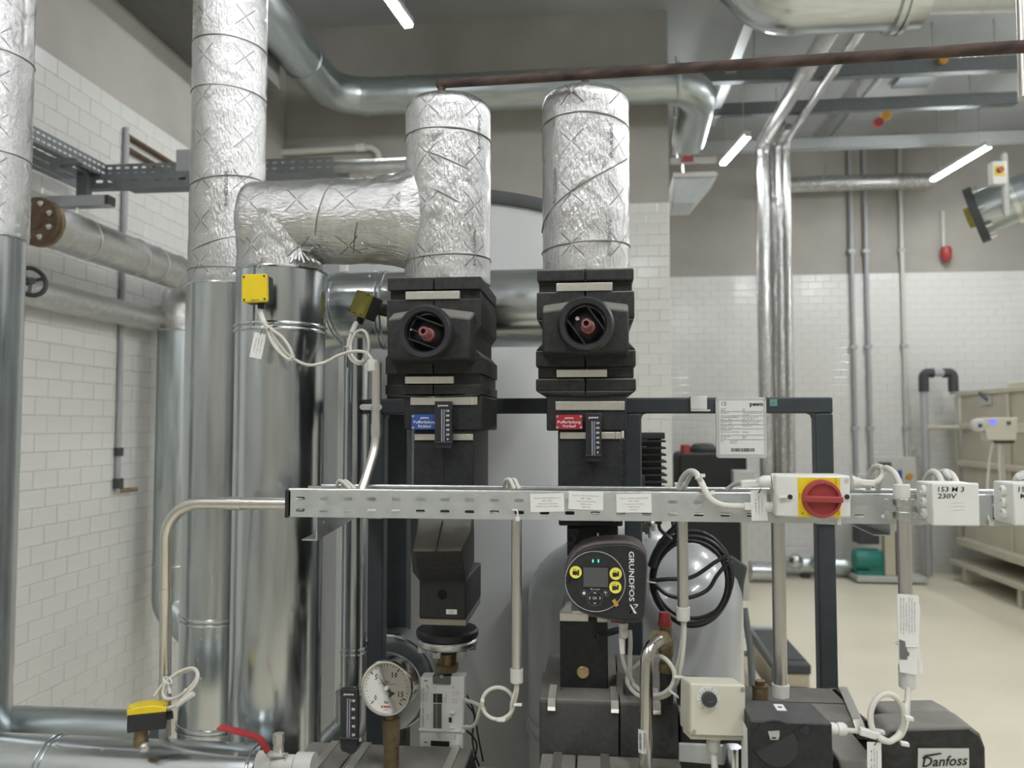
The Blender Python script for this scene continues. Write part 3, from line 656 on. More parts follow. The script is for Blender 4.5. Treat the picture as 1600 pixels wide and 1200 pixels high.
# leftmost pipe
Y = 1.9; xl = X(33, Y, 350) - RP; t = Thing('insulated_pipe', 'leftmost vertical pipe, foil above and galvanised cladding below, cut by the left edge', 'pipe')
z = Z(367, Y, 20); t.add('cladding', clad(MB(), [(xl, Y, .03), (xl, Y, z)], RP - .006), CLAD)
t.add('foil_wrap', MB().tube(dense([(xl, Y, z - .01), (xl, Y, CE - .02)], .012)[:170] + [(xl, Y, CE)], RP, 64, dent=.0016), FOIL)
for py in (92, 245): t.add('tape_seam', foil_seam((xl, Y, Z(py, Y, 20)), RP, (0.05, 0, 1)), DARKSEAM)
t.add('rim', MB().torus((xl, Y, z), (0, 0, 1), RP - .005, .003, 48, 8), CLAD)
# tall pipe behind
Y = 2.1; x2 = X(356, Y, 300); t = Thing('insulated_pipe', 'tall vertical pipe with long foil top and cladding below, behind the yellow sensor', 'pipe'); z = Z(450, Y, 330)
zb_ = Z(1125, Y, 320)
t.add('cladding', clad(MB(), [(x2, Y, zb_), (x2, Y, z)], RP + .004), CLAD)
t.add('foil_wrap', MB().tube(dense([(x2, Y, z - .005), (x2, Y, 3.4)], .011) + [(x2, Y, CE)], RP, 72, dent=.0016), FOIL)
for py, tl in ((80, (.06, 0, 1)), (155, (.05, .0, 1)), (293, (-.12, 0, 1)), (391, (-.30, 0, 1)), (427, (0, 0, 1))): t.add('tape_seam', foil_seam((x2, Y, Z(py, Y, 356)), RP, tl), DARKSEAM)
t.add('printed_word', wrap_text('ROCKWOOL', Vector((x2, Y, 0)), RP + .0015, .40, Z(336, Y, 355), .009, True), INKG)
for py in (960,): t.add('seam_ring', bead(MB(), (x2, Y, Z(py, Y, 320)), (0, 0, 1), RP + .004), CLAD)
t.add('seam_ring', MB().torus((x2, Y, z), (0, 0, 1), RP + .003, .003, 48, 8), CLAD)
t.add('seam_ring', bead(MB(), (x2, Y, zb_), (0, 0, 1), RP + .004), CLAD)
t.add('elbow', clad(MB(), bend([(x2, Y, zb_), (x2, Y, zb_ - .16), (x2 - .5, Y + .0, zb_ - .16)], .14), RP + .004), CLAD)
for dz in (.02, .12, .25): t.add('rivet', MB().ball((x2 + .0, Y - RP - .003, Z(970, Y, 320) - dz), .004, 8, 4), ZINC)
# front clad pipe and its foil elbow to the first valve line
YV = 1.82
x3 = X(439, YV, 500); xv1 = X(700, YV, 300); xv2 = X(915, YV, 300); zh = Z(347, YV, 520)
t = Thing('insulated_pipe', 'thick galvanised pipe with foil elbow on top, carrying the bright yellow sensor', 'pipe'); z = Z(427, YV, 440)
t.add('cladding', clad(MB(), [(x3, YV, .03), (x3, YV, z)], RP + .004, 64), CLAD)
t.add('seam_ring', MB().torus((x3, YV, z), (0, 0, 1), RP + .004, .0035, 56, 8), CLAD)
t.add('seam_ring', bead(MB(), (x3, YV, Z(516, YV, 440)), (0, 0, 1), RP + .004), CLAD)
t.add('seam_strip', MB().box(x3 - .025, x3 - .0235, YV - RP - .006, YV - RP, Z(516, YV), z), CLAD)
for py in (422, 430, 503): t.add('rivet', MB().ball((x3 - .012, YV - RP - .005, Z(py, YV, 440)), .0035, 8, 4), ZINC)
hp = dense([(x3 - RP * .99, YV, zh), (xv1 - .09, YV, zh)], .006); hr = [RP * math.sqrt(max(.05, 1 - max(0, 1 - i * .006 / .035) ** 2)) * .999 for i in range(len(hp))]
t.add('foil_elbow', MB().tube(hp, RP, 84, rad=hr, dent=.0028, nscale=26), FOIL)
t.add('foil_neck', MB().tube(dense([(x3, YV, z - .008), (x3, YV, zh + .01)], .008), RP + .0015, 84, dent=.0030, nscale=24), FOIL)
for k in range(9):
    a = -.9 + k * .2; q_ = Vector((x3 + RP * .75, YV - RP * .55 * math.cos(a), zh - RP * .95)); t.add('foil_pucker', MB().tube(spline([q_ + Vector((-.04 + .01 * k, -.045 + .004 * k, -.012 - .003 * (k % 3))), q_ + Vector((.0, -.02, .012 + .004 * (k % 2))), q_ + Vector((.045 - .003 * k, -.03, .02 - .002 * k))], 4), .0032, 6), FOIL_PLAIN)
for px, tl in ((520, (1, 0, -.25)), (576, (1, .1, -.3))): t.add('tape_seam', foil_seam((X(px, YV, 347), YV, zh), RP - .001, tl), DARKSEAM)
# the two foil topped valve pipes
def valve_pipe(xc, ptop, pbot, label, seams, word):
    t = Thing('foil_pipe', label, 'pipe'); fr = lambda p: 664 - (664 - p) / 1.056; zb, zt = Z(pbot, YV, 700), Z(ptop, YV, 700)
    prof = dense([(xc, YV, zb), (xc, YV, zt)], .008); rad = [RP] * len(prof); n = len(prof)
    for i in range(n):
        q = (n - 1 - i); 
        if q < 4: rad[i] = RP * (1, .985, .95, .88)[3 - q] if False else RP * (.88, .95, .985, 1)[q]
    t.add('foil_wrap', MB().tube(prof, RP, 84, rad=rad, dent=.0018), FOIL)
    t.add('foil_cap', MB().lathe((xc, YV, zt - .002), (0, 0, 1), [(RP * .88, 0), (RP * .6, .012), (RP * .35, .020), (RP * .13, .026), (RP * .1, .03)], 40), FOIL_PLAIN)
    for py, tl in seams: t.add('tape_seam', foil_seam((xc, YV, Z(fr(py), YV, 700)), RP, tl), DARKSEAM)
    for ang, py, up in word: t.add('printed_word', wrap_text('ROCKWOOL', Vector((xc, YV, 0)), RP + .0018, ang, Z(fr(py), YV, 700), .0075, up), INKG)
    return t
t = valve_pipe(xv1, 165, 447, 'foil wrapped pipe on the left valve, joined by the horizontal foil elbow', [(198, (.03, 0, 1)), (244, (.42, 0, 1)), (300, (.5, 0, 1)), (397, (-.05, 0, 1))], [(.82, 412, True), (.95, 225, True)])
cw = MB().tube(dense([(xv1 - .19, YV, zh), (xv1 - .045, YV, zh)], .006), RP + .001, 96, caps=False)
for p_ in cw.v:
    f_ = max(0, (p_.x - (xv1 - .19)) / .145); dz = p_.z - zh; dy = p_.y - YV; e_ = f_ ** 2.6
    w_ = noise.noise(p_ * 40) * .003 + noise.noise(Vector((p_.x * 20, p_.y * 90, p_.z * 90))) * .0022
    p_.z = zh + dz * (1 + e_ * .55) + (w_ * (1 if dz > 0 else -1)); p_.y = YV + dy * (1 - .12 * e_) + (w_ if dy > 0 else -w_)
t.add('collar_wrap', cw, FOIL_PLAIN)
valve_pipe(xv2, 162, 437, 'free standing foil wrapped pipe on the right valve', [(190, (.05, .1, 1)), (382, (-.06, 0, 1))], [(.55, 403, True), (.62, 197, False), (-.75, 318, True)]).add('tape_seam', helix(Vector((xv2, YV, 0)), RP, Z(366, YV), Z(262, YV), -1.5, 1.2), DARKSEAM)
# rusty thin vent pipe
p0, p1 = P(690, 131, YV), P(1900, 53.5, 1.272)
t = Thing('rusty_pipe', 'thin rusty brown steel pipe rising from the left foil pipe across the picture', 'pipe')
t.add('tube', MB().tube(dense([p0, p1], .03), .0105, 14), RUST)
t.add('elbow', MB().ball(p0, .0145, 16, 8), RUST); t.add('stub', MB().cyl((p0.x, p0.y, p0.z - .07), p0, .0095, seg=14), RUST)
q = P(917, 117, 1.715)
one('rusty_stub', MB().tube(bend([(xv2, YV, Z(162, YV)), (xv2, YV, Z(126, YV)), (xv2 + .004, YV + .12, Z(126, YV) + .005)], .02), .0085, 12), RUST, 'short rusty stub on top of the right foil pipe under the long rusty pipe', 'pipe')
# horizontal clad pipe behind the valves
Y = 2.13; zg = Z(482, Y, 800); t = Thing('horizontal_clad_pipe', 'horizontal galvanised pipe passing behind both black valves', 'pipe')
xa, xb = X(604, Y, 482), X(935, Y, 482)
t.add('cladding', clad(MB(), [(xa, Y, zg), (xb, Y, zg)], RP + .005, 56), CLAD)
t.add('elbow', clad(MB(), bend([(xa, Y, zg), (xa - .16, Y, zg), (xa - .22, Y + .10, zg - .02)], .12), RP + .006, 56), CLAD)
for px, tl in ((604, (1, 0, .0)), (548, (1, -.35, .12))): t.add('seam_ring', bead(MB(), (X(px, Y, 482), Y + (0 if px > 560 else .0), zg), tl, RP + .006, .0035), CLAD)
for a in (.9, 1.2, 1.5): t.add('rivet', MB().ball((xa - .03, Y - (RP + .007) * math.cos(a), zg + (RP + .007) * math.sin(a)), .0035, 8, 4), ZINC)
# thin clad pipe next to the frame post
Y = 2.02; xc = X(553, Y, 900); t = Thing('thin_clad_pipe', 'thin galvanised clad pipe standing left of the dark frame post', 'pipe')
t.add('cladding', clad(MB(), [(xc, Y, .10), (xc, Y, Z(530, Y, 553))], 20 * M(Y), 32), CLAD)
for py in (1015, 1072): t.add('seam_ring', bead(MB(), (xc, Y, Z(py, Y, 553)), (0, 0, 1), 20 * M(Y), .0025), CLAD)
t.add('foot_elbow', clad(MB(), bend([(xc, Y, Z(1080, Y, 553)), (xc, Y, Z(1130, Y, 553)), (xc - .13, Y - .02, Z(1215, Y, 553))], .05), 27 * M(Y), 32), CLAD_B)
one('black_strap_tail', MB().pbox(542, 556, 548, 574, 1.99, 1.995), BLACK, 'small black strip hanging below the dull yellow sensor', 'strip')
# low horizontal pipes at bottom left
Y = 1.62; zl = Z(1208, Y, 200); rl = 52 * M(Y); t = Thing('horizontal_clad_pipe', 'shiny horizontal clad pipe at bottom left carrying the black and yellow sensor', 'pipe')
xe = X(410, Y, 1190); t.add('cladding', clad(MB(), [(X(-60, Y), Y, zl), (xe, Y, zl)], rl, 56), CLAD)
t.add('seam_ring', bead(MB(), (X(82, Y, 1180), Y, zl), (1, 0, -.12), rl, .003), CLAD); t.add('seam_ring', MB().torus((xe - .012, Y, zl), (1, 0, 0), rl + .001, .003, 48, 8), CLAD)
t.add('end_cap', MB().lathe((xe, Y, zl), (1, 0, 0), [(rl - .001, -.004), (rl - .004, .001), (.02, .002)], 48), DARKCAP)
for px in (103, 174, 239, 379): t.add('rivet', MB().ball((X(px, Y, 1160), Y - rl * .45, zl + rl * .9), .0045, 8, 4), ZINC)
Y = 2.02; zl2 = Z(1140, Y, 150); t = Thing('horizontal_clad_pipe', 'dull clad pipe lying behind the shiny one at bottom left', 'pipe')
t.add('cladding', clad(MB(), [(X(-30, Y), Y, zl2), (x2 - .12, Y, zl2)], 32 * M(Y), 48), CLAD_B); t.add('seam_ring', bead(MB(), (X(2, Y, 1140), Y, zl2), (1, 0, 0), 32 * M(Y), .003), CLAD)
# ------------------------------------------------------------------ buffer tank and vessel
Y = 2.97; xt = X(690, Y, 600); rt = .55; zt_ = EYE + .70
t = Thing('buffer_tank', 'big grey jacketed buffer tank with dark lid behind the black valves', 'tank')
t.add('jacket', MB().lathe((xt, Y, .08), (0, 0, 1), [(rt - .01, 0), (rt, .01), (rt, zt_ - .08)], 96), TANK)
t.add('lid', MB().lathe((xt, Y, zt_), (0, 0, 1), [(rt + .012, -.005), (rt + .016, .01), (rt + .012, .034), (rt - .02, .045), (.01, .05)], 96), DARKCAP)
t.add('plinth', MB().lathe((xt, Y, 0), (0, 0, 1), [(rt - .06, 0), (rt - .06, .08)], 64), DARKCAP)
a = math.radians(-23); t.add('closing_strip', MB().obox((xt + (rt + .004) * math.sin(a), Y - (rt + .004) * math.cos(a), (zt_ + .1) / 2), Vector((math.cos(a), math.sin(a), 0)) * .016, Vector((math.sin(a), -math.cos(a), 0)) * .005, (0, 0, (zt_ - .12) / 2)), WHITEP, bevel=.002)
Y = 2.40; xe_ = X(990, Y, 950); re = 160 * M(Y)
zd_ = Z(815, Y, 990); t = Thing('expansion_vessel', 'glossy grey domed expansion vessel behind the pump head', 'vessel')
prof = [(re * .72, .02), (re * .9, .06), (re, .2), (re, zd_ - .22)] + [(re * math.cos(i * math.pi / 20), zd_ - .22 + .2 * math.sin(i * math.pi / 20)) for i in range(1, 10)] + [(.02, zd_ - .02)]
t.add('shell', MB().lathe((xe_, Y, 0), (0, 0, 1), prof, 80), VESSEL)
t.add('weld_bead', MB().torus((xe_, Y, Z(1105, Y)), (0, 0, 1), re + .001, .004, 80, 8), VESSEL); t.add('weld_bead', MB().torus((xe_, Y, Z(1125, Y)), (0, 0, 1), re + .001, .004, 80, 8), VESSEL)
t.add('foot_ring', MB().lathe((xe_, Y, 0), (0, 0, 1), [(re * .7, 0), (re * .7, .05)], 48), DARKCAP)
# ------------------------------------------------------------------ dark steel frame
YF_ = 1.93; tb = .040; z0, z1 = Z(646, YF_, 1000), Z(621.5, YF_, 1000)
xp1, xp2, xp3 = X(587, YF_, 800), X(990, YF_, 800), X(1291, YF_, 800)
t = Thing('steel_frame', 'dark anthracite square tube frame behind the cable tray', 'frame')
def sq(x, y, z0_, z1_): return MB().box(x - tb / 2, x + tb / 2, y, y + tb, z0_, z1_)
t.add('post', sq(xp1, YF_, 0, z0), FRAME, bevel=.004); t.add('post', sq(xp2, YF_, 0, z0), FRAME, bevel=.004); t.add('post', sq(xp3, YF_, 0, z0), FRAME, bevel=.004)
t.add('crossbar', MB().box(xp1 - tb / 2, xp3 + tb / 2, YF_, YF_ + tb, z0, z1), FRAME, bevel=.004)
for x in (xp1, xp2, xp3): t.add('foot_plate', MB().box(x - .05, x + .05, YF_ - .03, YF_ + .07, 0, .008), FRAME)
for x, s_ in ((xp2 + tb / 2, 1), (xp3 - tb / 2, -1), (xp1 + tb / 2, 1)):
    t.add('corner_gusset', MB().prism([(x, YF_ + .001, z0), (x + s_ * .012, YF_ + .001, z0), (x + s_ * .003, YF_ + .001, z0 - .004), (x, YF_ + .001, z0 - .012)], (0, tb - .002, 0)), FRAME)
yb = 2.2; xq = X(619, yb, 800); t.add('rear_post', MB().box(xq - .030, xq + .030, yb, yb + .06, 0, Z(560, yb)), FRAME, bevel=.004)
t.add('rear_brace', MB().box(xq - .03, xq + .03, YF_ + tb, yb, z0 + .001, z1 - .001), FRAME)
# white clip on the crossbar, nameplate, green sticker
t = Thing('beam_clip', 'white plastic clip hooked over the dark crossbar', 'clip')
a0, a1 = X(1079, 1.92, 630), X(1105, 1.92, 630)
t.add('clip_body', MB().box(a0, a1, 1.922, 1.93, Z(640, 1.92), Z(620, 1.92)).box(a0, a1, 1.922, 1.975, z1, z1 + .003), WHITEP, bevel=.0015); t.add('lip', MB().box(a0, a1 + .006, 1.913, 1.93, Z(643, 1.92), Z(640.5, 1.92)), WHITEP)
Yn = 1.925; t = Thing('nameplate', 'silver type plate with small print and barcode on the crossbar', 'sign')
t.add('plate', MB().prism(rrect(X(1118.5, Yn, 668), X(1198, Yn, 668), Z(716, Yn, 1158), Z(621, Yn, 1158), .006, Yn), (0, .004, 0)), SILVER, bevel=.0008)
t.add('label', MB().pbox(1124, 1193, 626, 710, Yn - .0008, Yn), PAPER)
yl = Yn - .0012
t.add('lettering', text('CE', 1131, 630.5, yl, 5.5, 8), INKG); t.add('logo', text('pewo', 1182, 631, yl, 6.2, 20, bold=.035), INKK)
lines = [('Produkt', 1126, 638.5, 'Typ', 1160), ('GEE-U', 1126, 641.3, 'MU-1', 1160), ('Bezeichnung', 1126, 645.2, 'Trinkwasserbereiter Speicher', 1160), ('', 1126, 648, 'Typ 1100', 1160), ('zul. Betriebsdruck PS (bar)', 1126, 652, 'zul. Temperatur TS (C)', 1160), ('prim. 6      sek. 6', 1126, 655, 'prim. 110   sek. 95', 1160), ('Nennvolumen (l)', 1126, 659, 'Betriebstemperatur TB (C)', 1160), ('prim. 12     sek. 8', 1126, 662, 'prim. 70/30  sek. 60/10', 1160),
         ('Pruefdruck PT (bar)', 1126, 665.5, 'Seriennummer', 1160), ('prim. 15     sek. 12', 1126, 668.4, '', 1160), ('Anlagennummer', 1126, 672, '', 1160), ('Elek. Anschluss  230V 50Hz', 1126, 675, 'Schutzart', 1160), ('Leistung (kW)', 1126, 682, 'Baujahr', 1160), ('70   100', 1126, 685, '2021', 1160), ('Datei', 1126, 689, 'Typenschild', 1140), ('', 0, 692, 'Anlagenbau', 1140)]
q = MB()
for a, xa_, y_, b, xb_ in lines:
    if a: q_ = text(a, xa_, y_, yl, 1.7, align='LEFT'); q._add(q_.v, q_.f)
    if b: q_ = text(b, xb_, y_, yl, 1.7, align='LEFT'); q._add(q_.v, q_.f)
for y_ in (643, 649.8, 657, 663.7, 670, 680, 687): rect(q, 1142, y_, yl, 31, .35); rect(q, 1176, y_, yl, 33, .35)
t.add('small_print', q, INKG)
q = MB(); random.seed(3); xx = 1142.0
while xx < 1178: w = random.choice((.5, .8, 1.3)); rect(q, xx + w / 2, 703, yl, w, 5); xx += w + random.choice((.4, .6, 1.0))
t.add('barcode', q, INKG)
for px, py in ((1121, 624.5), (1194.5, 624), (1123, 712.5)): t.add('rivet', MB().cyl(P(px, py, Yn - .002), P(px, py, Yn), .0022, seg=12), ZINC)
t = Thing('small_sticker', 'small square green sticker on the crossbar beside the type plate', 'sticker'); q = MB(); rect(q, 1208.5, 629, Yn + .0045, 11, 10.5); t.add('sticker', q, mat('pale_green_sticker', (.16, .34, .27), .5, var=.02))
q = MB(); rect(q, 1208, 630, Yn + .0039, 6.5, .9, .6); rect(q, 1205.7, 631, Yn + .0039, 2.6, .9, -.8); t.add('tick_mark', q, INKG)
# ------------------------------------------------------------------ black valve assemblies
def sect(mb, x0, x1, z0, z1, yf, yb): return mb.box(min(x0, x1), max(x0, x1), yf, yb, z0, z1)
def valve(name_lr, xc, yo, cap_rot, screw):
    """xc = pipe axis; yo = how many pixel rows this one sits lower than the right one"""
    t = Thing('insulated_valve', name_lr, 'valve'); Yf, Yk = 1.66, 1.925; k = M(Yf)
    zz = lambda py: Z(py + yo, Yf, 800); W = .1005
    for s_ in (-1, 1):
        g = .0012 * s_; m = MB(); S = lambda a, b, c0, c1, yf=Yf: sect(m, xc + (g if a == 0 else s_ * a), xc + s_ * b, zz(c1), zz(c0), yf, Yk)
        S(0, W - .001, 422, 441); S(0, W - .004, 441, 457, Yf + .014); S(0, W, 457, 500); S(0, W - .012, 500, 540, Yf + .004)
        m.prism([(xc + s_ * (W), Yf, zz(500)), (xc + s_ * (W - .012), Yf, zz(512)), (xc + s_ * (W - .03), Yf, zz(512)), (xc + s_ * (W - .03), Yf, zz(500))], (0, Yk - Yf, 0))
        m.prism([(xc + s_ * (W - .012), Yf, zz(536)), (xc + s_ * (W + .002), Yf, zz(548)), (xc + s_ * (W - .03), Yf, zz(548)), (xc + s_ * (W - .03), Yf, zz(536))], (0, Yk - Yf, 0))
        S(0, W + .002, 548, 574); S(0, W - .002, 574, 592, Yf + .012); S(0, W + .002, 592, 612 - yo * .6)
        m.prism([(xc + g, Yf, zz(611)), (xc + s_ * (W + .002), Yf, zz(611 - yo * .6)), (xc + s_ * (W - .01), Yf, zz(617 - yo * .7)), (xc + g, Yf, zz(621 - yo))], (0, Yk - Yf, 0))
        t.add('shell_half', m, EPP, bevel=.0035)
    Yc = 1.608; h = MB(); w = .0895      # protruding housing with sloped top
    o = [(xc - w, zz(556)), (xc + w, zz(556)), (xc + w, zz(476)), (xc - w, zz(476))]
    fr = [Vector((xc - w + .004, Yc, Z(552 + yo, Yc))), Vector((xc + w - .004, Yc, Z(552 + yo, Yc))), Vector((xc + w - .004, Yc, Z(487 + yo, Yc))), Vector((xc + .02, Yc, Z(480 + yo, Yc))), Vector((xc - .02, Yc, Z(480 + yo, Yc))), Vector((xc - w + .004, Yc, Z(487 + yo, Yc)))]
    bk = [Vector((xc - w, Yf + .02, zz(560))), Vector((xc + w, Yf + .02, zz(560))), Vector((xc + w, Yf + .02, zz(473))), Vector((xc + .02, Yf + .02, zz(466))), Vector((xc - .02, Yf + .02, zz(466))), Vector((xc - w, Yf + .02, zz(473)))]
    h._add(fr + bk, [(0, 1, 2, 3, 4, 5), (11, 10, 9, 8, 7, 6)] + [(i, (i + 1) % 6, 6 + (i + 1) % 6, 6 + i) for i in range(6)])
    t.add('handwheel_housing', h, EPP, bevel=.005)
    Yw = 1.568; c = Vector((xc + .0015, Yw, Z(508 + yo, Yw))); R = 44.5 * M(Yw)
    wh = t.add('handwheel', MB().lathe(c, (0, 1, 0), [(R * .70, .012), (R * .68, .002), (R * .74, -.004), (R * .9, -.005), (R * .98, 0), (R, .008), (R * .99, .022), (R * .93, .03), (R * .72, .03), (R * .70, .012)], 56, False), BLACK)
    t.add('wheel_dish', MB().lathe(c, (0, 1, 0), [(.001, .024), (R * .3, .024), (R * .66, .03), (R * .72, .034)], 40), BLACK, parent=wh)
    for a in (cap_rot, cap_rot + math.pi):
        d = Vector((math.cos(a), 0, math.sin(a))); n = Vector((-d.z, 0, d.x))
        t.add('grip_bar', MB().obox(c + n * R * .42 + Vector((0, .016, 0)), d * R * .56, Vector((0, .012, 0)), n * .0016), BLACK, parent=wh)
    t.add('spindle_cap', MB().lathe(c + Vector((.004, 0, -.004)), (-.10, -1, .10), [(.0135, -.026), (.0135, -.004), (.0105, -.002), (.0105, .022), (.0085, .026), (.0055, .026), (.0055, .012), (.001, .012)], 28), PINK, parent=wh)
    if screw: t.add('screw', MB().cyl(c + Vector((-.016, .006, .012)), c + Vector((-.016, .02, .012)), .004, seg=14), ZINC, parent=wh)
    else: t.add('screw', MB().cyl(c + Vector((-.026, -.01, .004)), c + Vector((-.014, .012, .001)), .0022, seg=10), ZINC, parent=wh)
    def clip(a, b, c0, c1, yf, name='spring_clip'):
        x0, x1 = xc + a * k, xc + b * k; z0_, z1_ = zz(c1), zz(c0)
        m = MB().box(x0, x1, yf - .0025, yf, z0_, z1_); m.box(x0, x0 + .0025, yf, yf + .02, z0_, z1_); m.box(x1 - .0025, x1, yf, yf + .02, z0_, z1_)
        t.add(name, m, STEEL, bevel=.0012)
    clip(-45, 42, 444, 457, Yf - .001); clip(-45, 33, 578, 590, Yf - .001)
    return t, zz, k, clip
tL, zzL, kL, clipL = valve('left black foam valve body with handwheel, beside the blue sign', xv1, 9, -.35, False)
tR, zzR, kR, clipR = valve('right black foam valve body with handwheel, above the red sign', xv2, 0, -.95, True)
for k_ in (clipL,): pass
# lower half of the left column
def column(t, xc, rows, Yf):
    for nm, a, b, c0, c1, yf, yb in rows:
        m = MB().box(xc + a, xc + b, yf, yb, Z(c1, yf, 800), Z(c0, yf, 800)); t.add(nm, m, BLACKM if 'block' in nm else EPP, bevel=.003)
def bandclip(t, px0, px1, py0, py1, yf):
    m = MB().pbox(px0, px1, py0, py1, yf - .0025, yf); x0, x1 = X(px0, yf, py0), X(px1, yf, py0); z0_, z1_ = Z(py1, yf, px0), Z(py0, yf, px0)
    m.box(x0, x0 + .002, yf, yf + .03, z0_, z1_); m.box(x1 - .002, x1, yf, yf + .03, z0_, z1_); m.box(x1 - .012, x1 - .010, yf - .004, yf, z0_, z1_)
    t.add('spring_clip', m, STEEL, bevel=.001)
Yf = 1.665
t = Thing('pump_insulation_column', 'black foam column with blue sign hanging below the left valve', 'insulation')
t.add('temperature_block', MB().prism([P(631, 671, Yf), P(753, 673, Yf), P(753, 617, Yf), P(631, 617, Yf)], (0, .26, 0)), BLACKM, bevel=.003)
t.add('temperature_block_ear', MB().prism([P(753, 672, Yf + .004), P(753, 622, Yf + .004), P(753, 622, Yf + .004) + Vector((.012, .15, 0)), P(753, 667, Yf + .004) + Vector((.012, .15, 0))], (-.01, 0, 0)), EPP)
t.add('upper_foam', MB().pbox(646, 740, 671, 800, Yf + .004, 1.90), BLACKM, bevel=.003)
bandclip(t, 641, 746, 619.5, 633, Yf - .001); bandclip(t, 647.5, 739, 678, 688, Yf + .002)
t.add('seam_ridge', MB().pbox(691, 693, 700, 800, Yf + .0025, Yf + .006), BLACK)
kx = lambda px, py, y: P(px, py, y)
ang = MB(); f0 = [kx(656, 812, 1.66), kx(735, 812, 1.66), kx(740, 830, 1.64), kx(722, 861, 1.56), kx(645, 862, 1.56), kx(652, 830, 1.64)]
ang._add([kx(655, 800, 1.675), kx(738, 800, 1.675), kx(736, 830, 1.645), kx(651, 830, 1.645), kx(721, 861, 1.57), kx(645, 862, 1.57), kx(728, 908, 1.655), kx(655, 908, 1.655)] + [kx(p[0], p[1], 1.90) for p in ((642, 800), (740, 800), (741, 830), (642, 830), (741, 861), (642, 862), (741, 895), (645, 895))],
         [(0, 1, 2, 3), (3, 2, 4, 5), (5, 4, 6, 7), (1, 9, 10, 2), (2, 10, 12, 4), (4, 12, 14, 6), (0, 3, 11, 8), (3, 5, 13, 11), (5, 7, 15, 13), (0, 8, 9, 1), (6, 14, 15, 7), (8, 11, 10, 9), (11, 13, 12, 10), (13, 15, 14, 12)])
t.add('angled_foam', ang, EPP, bevel=.003)
t.add('foam_seam', MB().obox((kx(691, 815, 1.655) + kx(681, 862, 1.566)) / 2, (kx(681, 862, 1.566) - kx(691, 815, 1.655)) / 2, (.0009, 0, 0), (0, .004, .002)), BLACK)
t.add('foam_seam_groove', MB().tube([kx(692, 815, 1.656), kx(681, 862, 1.567)], .0009, 6), BLACK)
m = MB().pbox(655, 728, 906, 967, 1.665, 1.885); t.add('lower_foam', m, BLACKM, bevel=.003)
hc = kx(691, 929, 1.665); t.add('drain_hole', MB().lathe(hc, (0, 1, 0), [(.0105, -.0012), (.0125, -.0012), (.0125, .001)], 28, False), BLACK); t.add('hole_shade_disc', MB().cyl(hc + Vector((0, -.0008, 0)), hc, .0105, seg=28), mat('hole_shade_black', (.004, .004, .004), .9, var=.01))  # black disc on the foam face paints the shade inside the hole
q = MB(); rect(q, 705.5, 956, 1.6645, 17, 7.5); t.add('paper_label', q, PAPER); qq = text('Pumpe', 705.5, 954.5, 1.6638, 1.8, 8); q2 = text('lauf', 705.5, 957.5, 1.6638, 1.8, 8); qq._add(q2.v, q2.f); t.add('lettering', qq, INKK)
fc = Vector((X(699, 1.77, 975), 1.77, Z(985, 1.77, 699)))
t.add('clear_gasket', MB().pbox(655, 728, 967, 977, 1.67, 1.88), mat('grey_brown_gasket', (.26, .24, .20), .5, var=.05), bevel=.001)
t.add('flange_plate', MB().lathe(fc + Vector((0, 0, -.012)), (0, 0, 1), [(.02, 0), (.066, 0), (.068, .004), (.068, .014), (.064, .018), (.02, .018)], 48), BLACK)
fl = t.add('lower_flange', MB().lathe(fc + Vector((0, 0, -.031)), (0, 0, 1), [(.02, 0), (.062, 0), (.066, .004), (.066, .012), (.062, .017), (.02, .017)], 48), ZINC)
for k in range(6):
    a = k * math.pi / 3 + .3; p_ = fc + Vector((math.cos(a) * .055, math.sin(a) * .055, -.044)); t.add('flange_bolt', MB().cyl(p_, p_ + Vector((0, 0, .012)), .0095, seg=6), ZINC, parent=fl)
t.add('union_nut', MB().cyl(fc + Vector((0, 0, -.048)), fc + Vector((0, 0, -.031)), .025, seg=6), BLACK)
t.add('brass_nipple', MB().cyl((fc.x, fc.y, Z(1051, 1.77)), fc + Vector((0, 0, -.046)), .0205, seg=28).hexnut((fc.x, fc.y, Z(1051, 1.77)), (fc.x, fc.y, Z(1040, 1.77)), .026), BRASS)
# lower half of the right column (down to the pump)
t = Thing('pump_insulation_column', 'black foam column with red sign hanging below the right valve', 'insulation')
t.add('temperature_block', MB().pbox(854, 979, 612, 673, Yf, 1.92), BLACKM, bevel=.003)
t.add('upper_foam', MB().pbox(872, 972, 672, 800, Yf + .004, 1.90), BLACKM, bevel=.003)
bandclip(t, 868, 976, 627, 641, Yf - .001); bandclip(t, 875, 970.5, 675, 686, Yf + .002)
t.add('seam_ridge', MB().pbox(922, 924, 700, 800, Yf + .0025, Yf + .006), BLACK)
t.add('toothed_edge', MB().box(X(972, Yf), X(975, Yf) + .004, Yf + .02, 1.9, Z(800, Yf), Z(686, Yf)), EPP)
for k in range(7): t.add('tooth', MB().pbox(970, 973, 692 + k * 9.5, 696 + k * 9.5, Yf + .003, Yf + .02), BLACK)
t.add('lower_foam', MB().pbox(873, 973, 800, 822, Yf + .002, 1.9), BLACKM, bevel=.003); bandclip(t, 875, 969, 808, 814.5, Yf)
t.add('neck', MB().pbox(886, 966, 822, 870, Yf + .03, 1.85), BLACKM, bevel=.003)
t.add('black_hook', MB().torus(kx(892, 843, 1.68), (0, 1, .1), .009, .003, 24, 8, a0=1.2, a1=5.6), BLACK); t.add('hook_arm', MB().pprism([(888, 826), (906, 826), (905, 836), (898, 842), (889, 838)], 1.68, 1.70), BLACK)
t.add('white_pin', MB().cyl(kx(934, 833, 1.66), kx(934, 843, 1.66), .0018, seg=10), WHITEP)
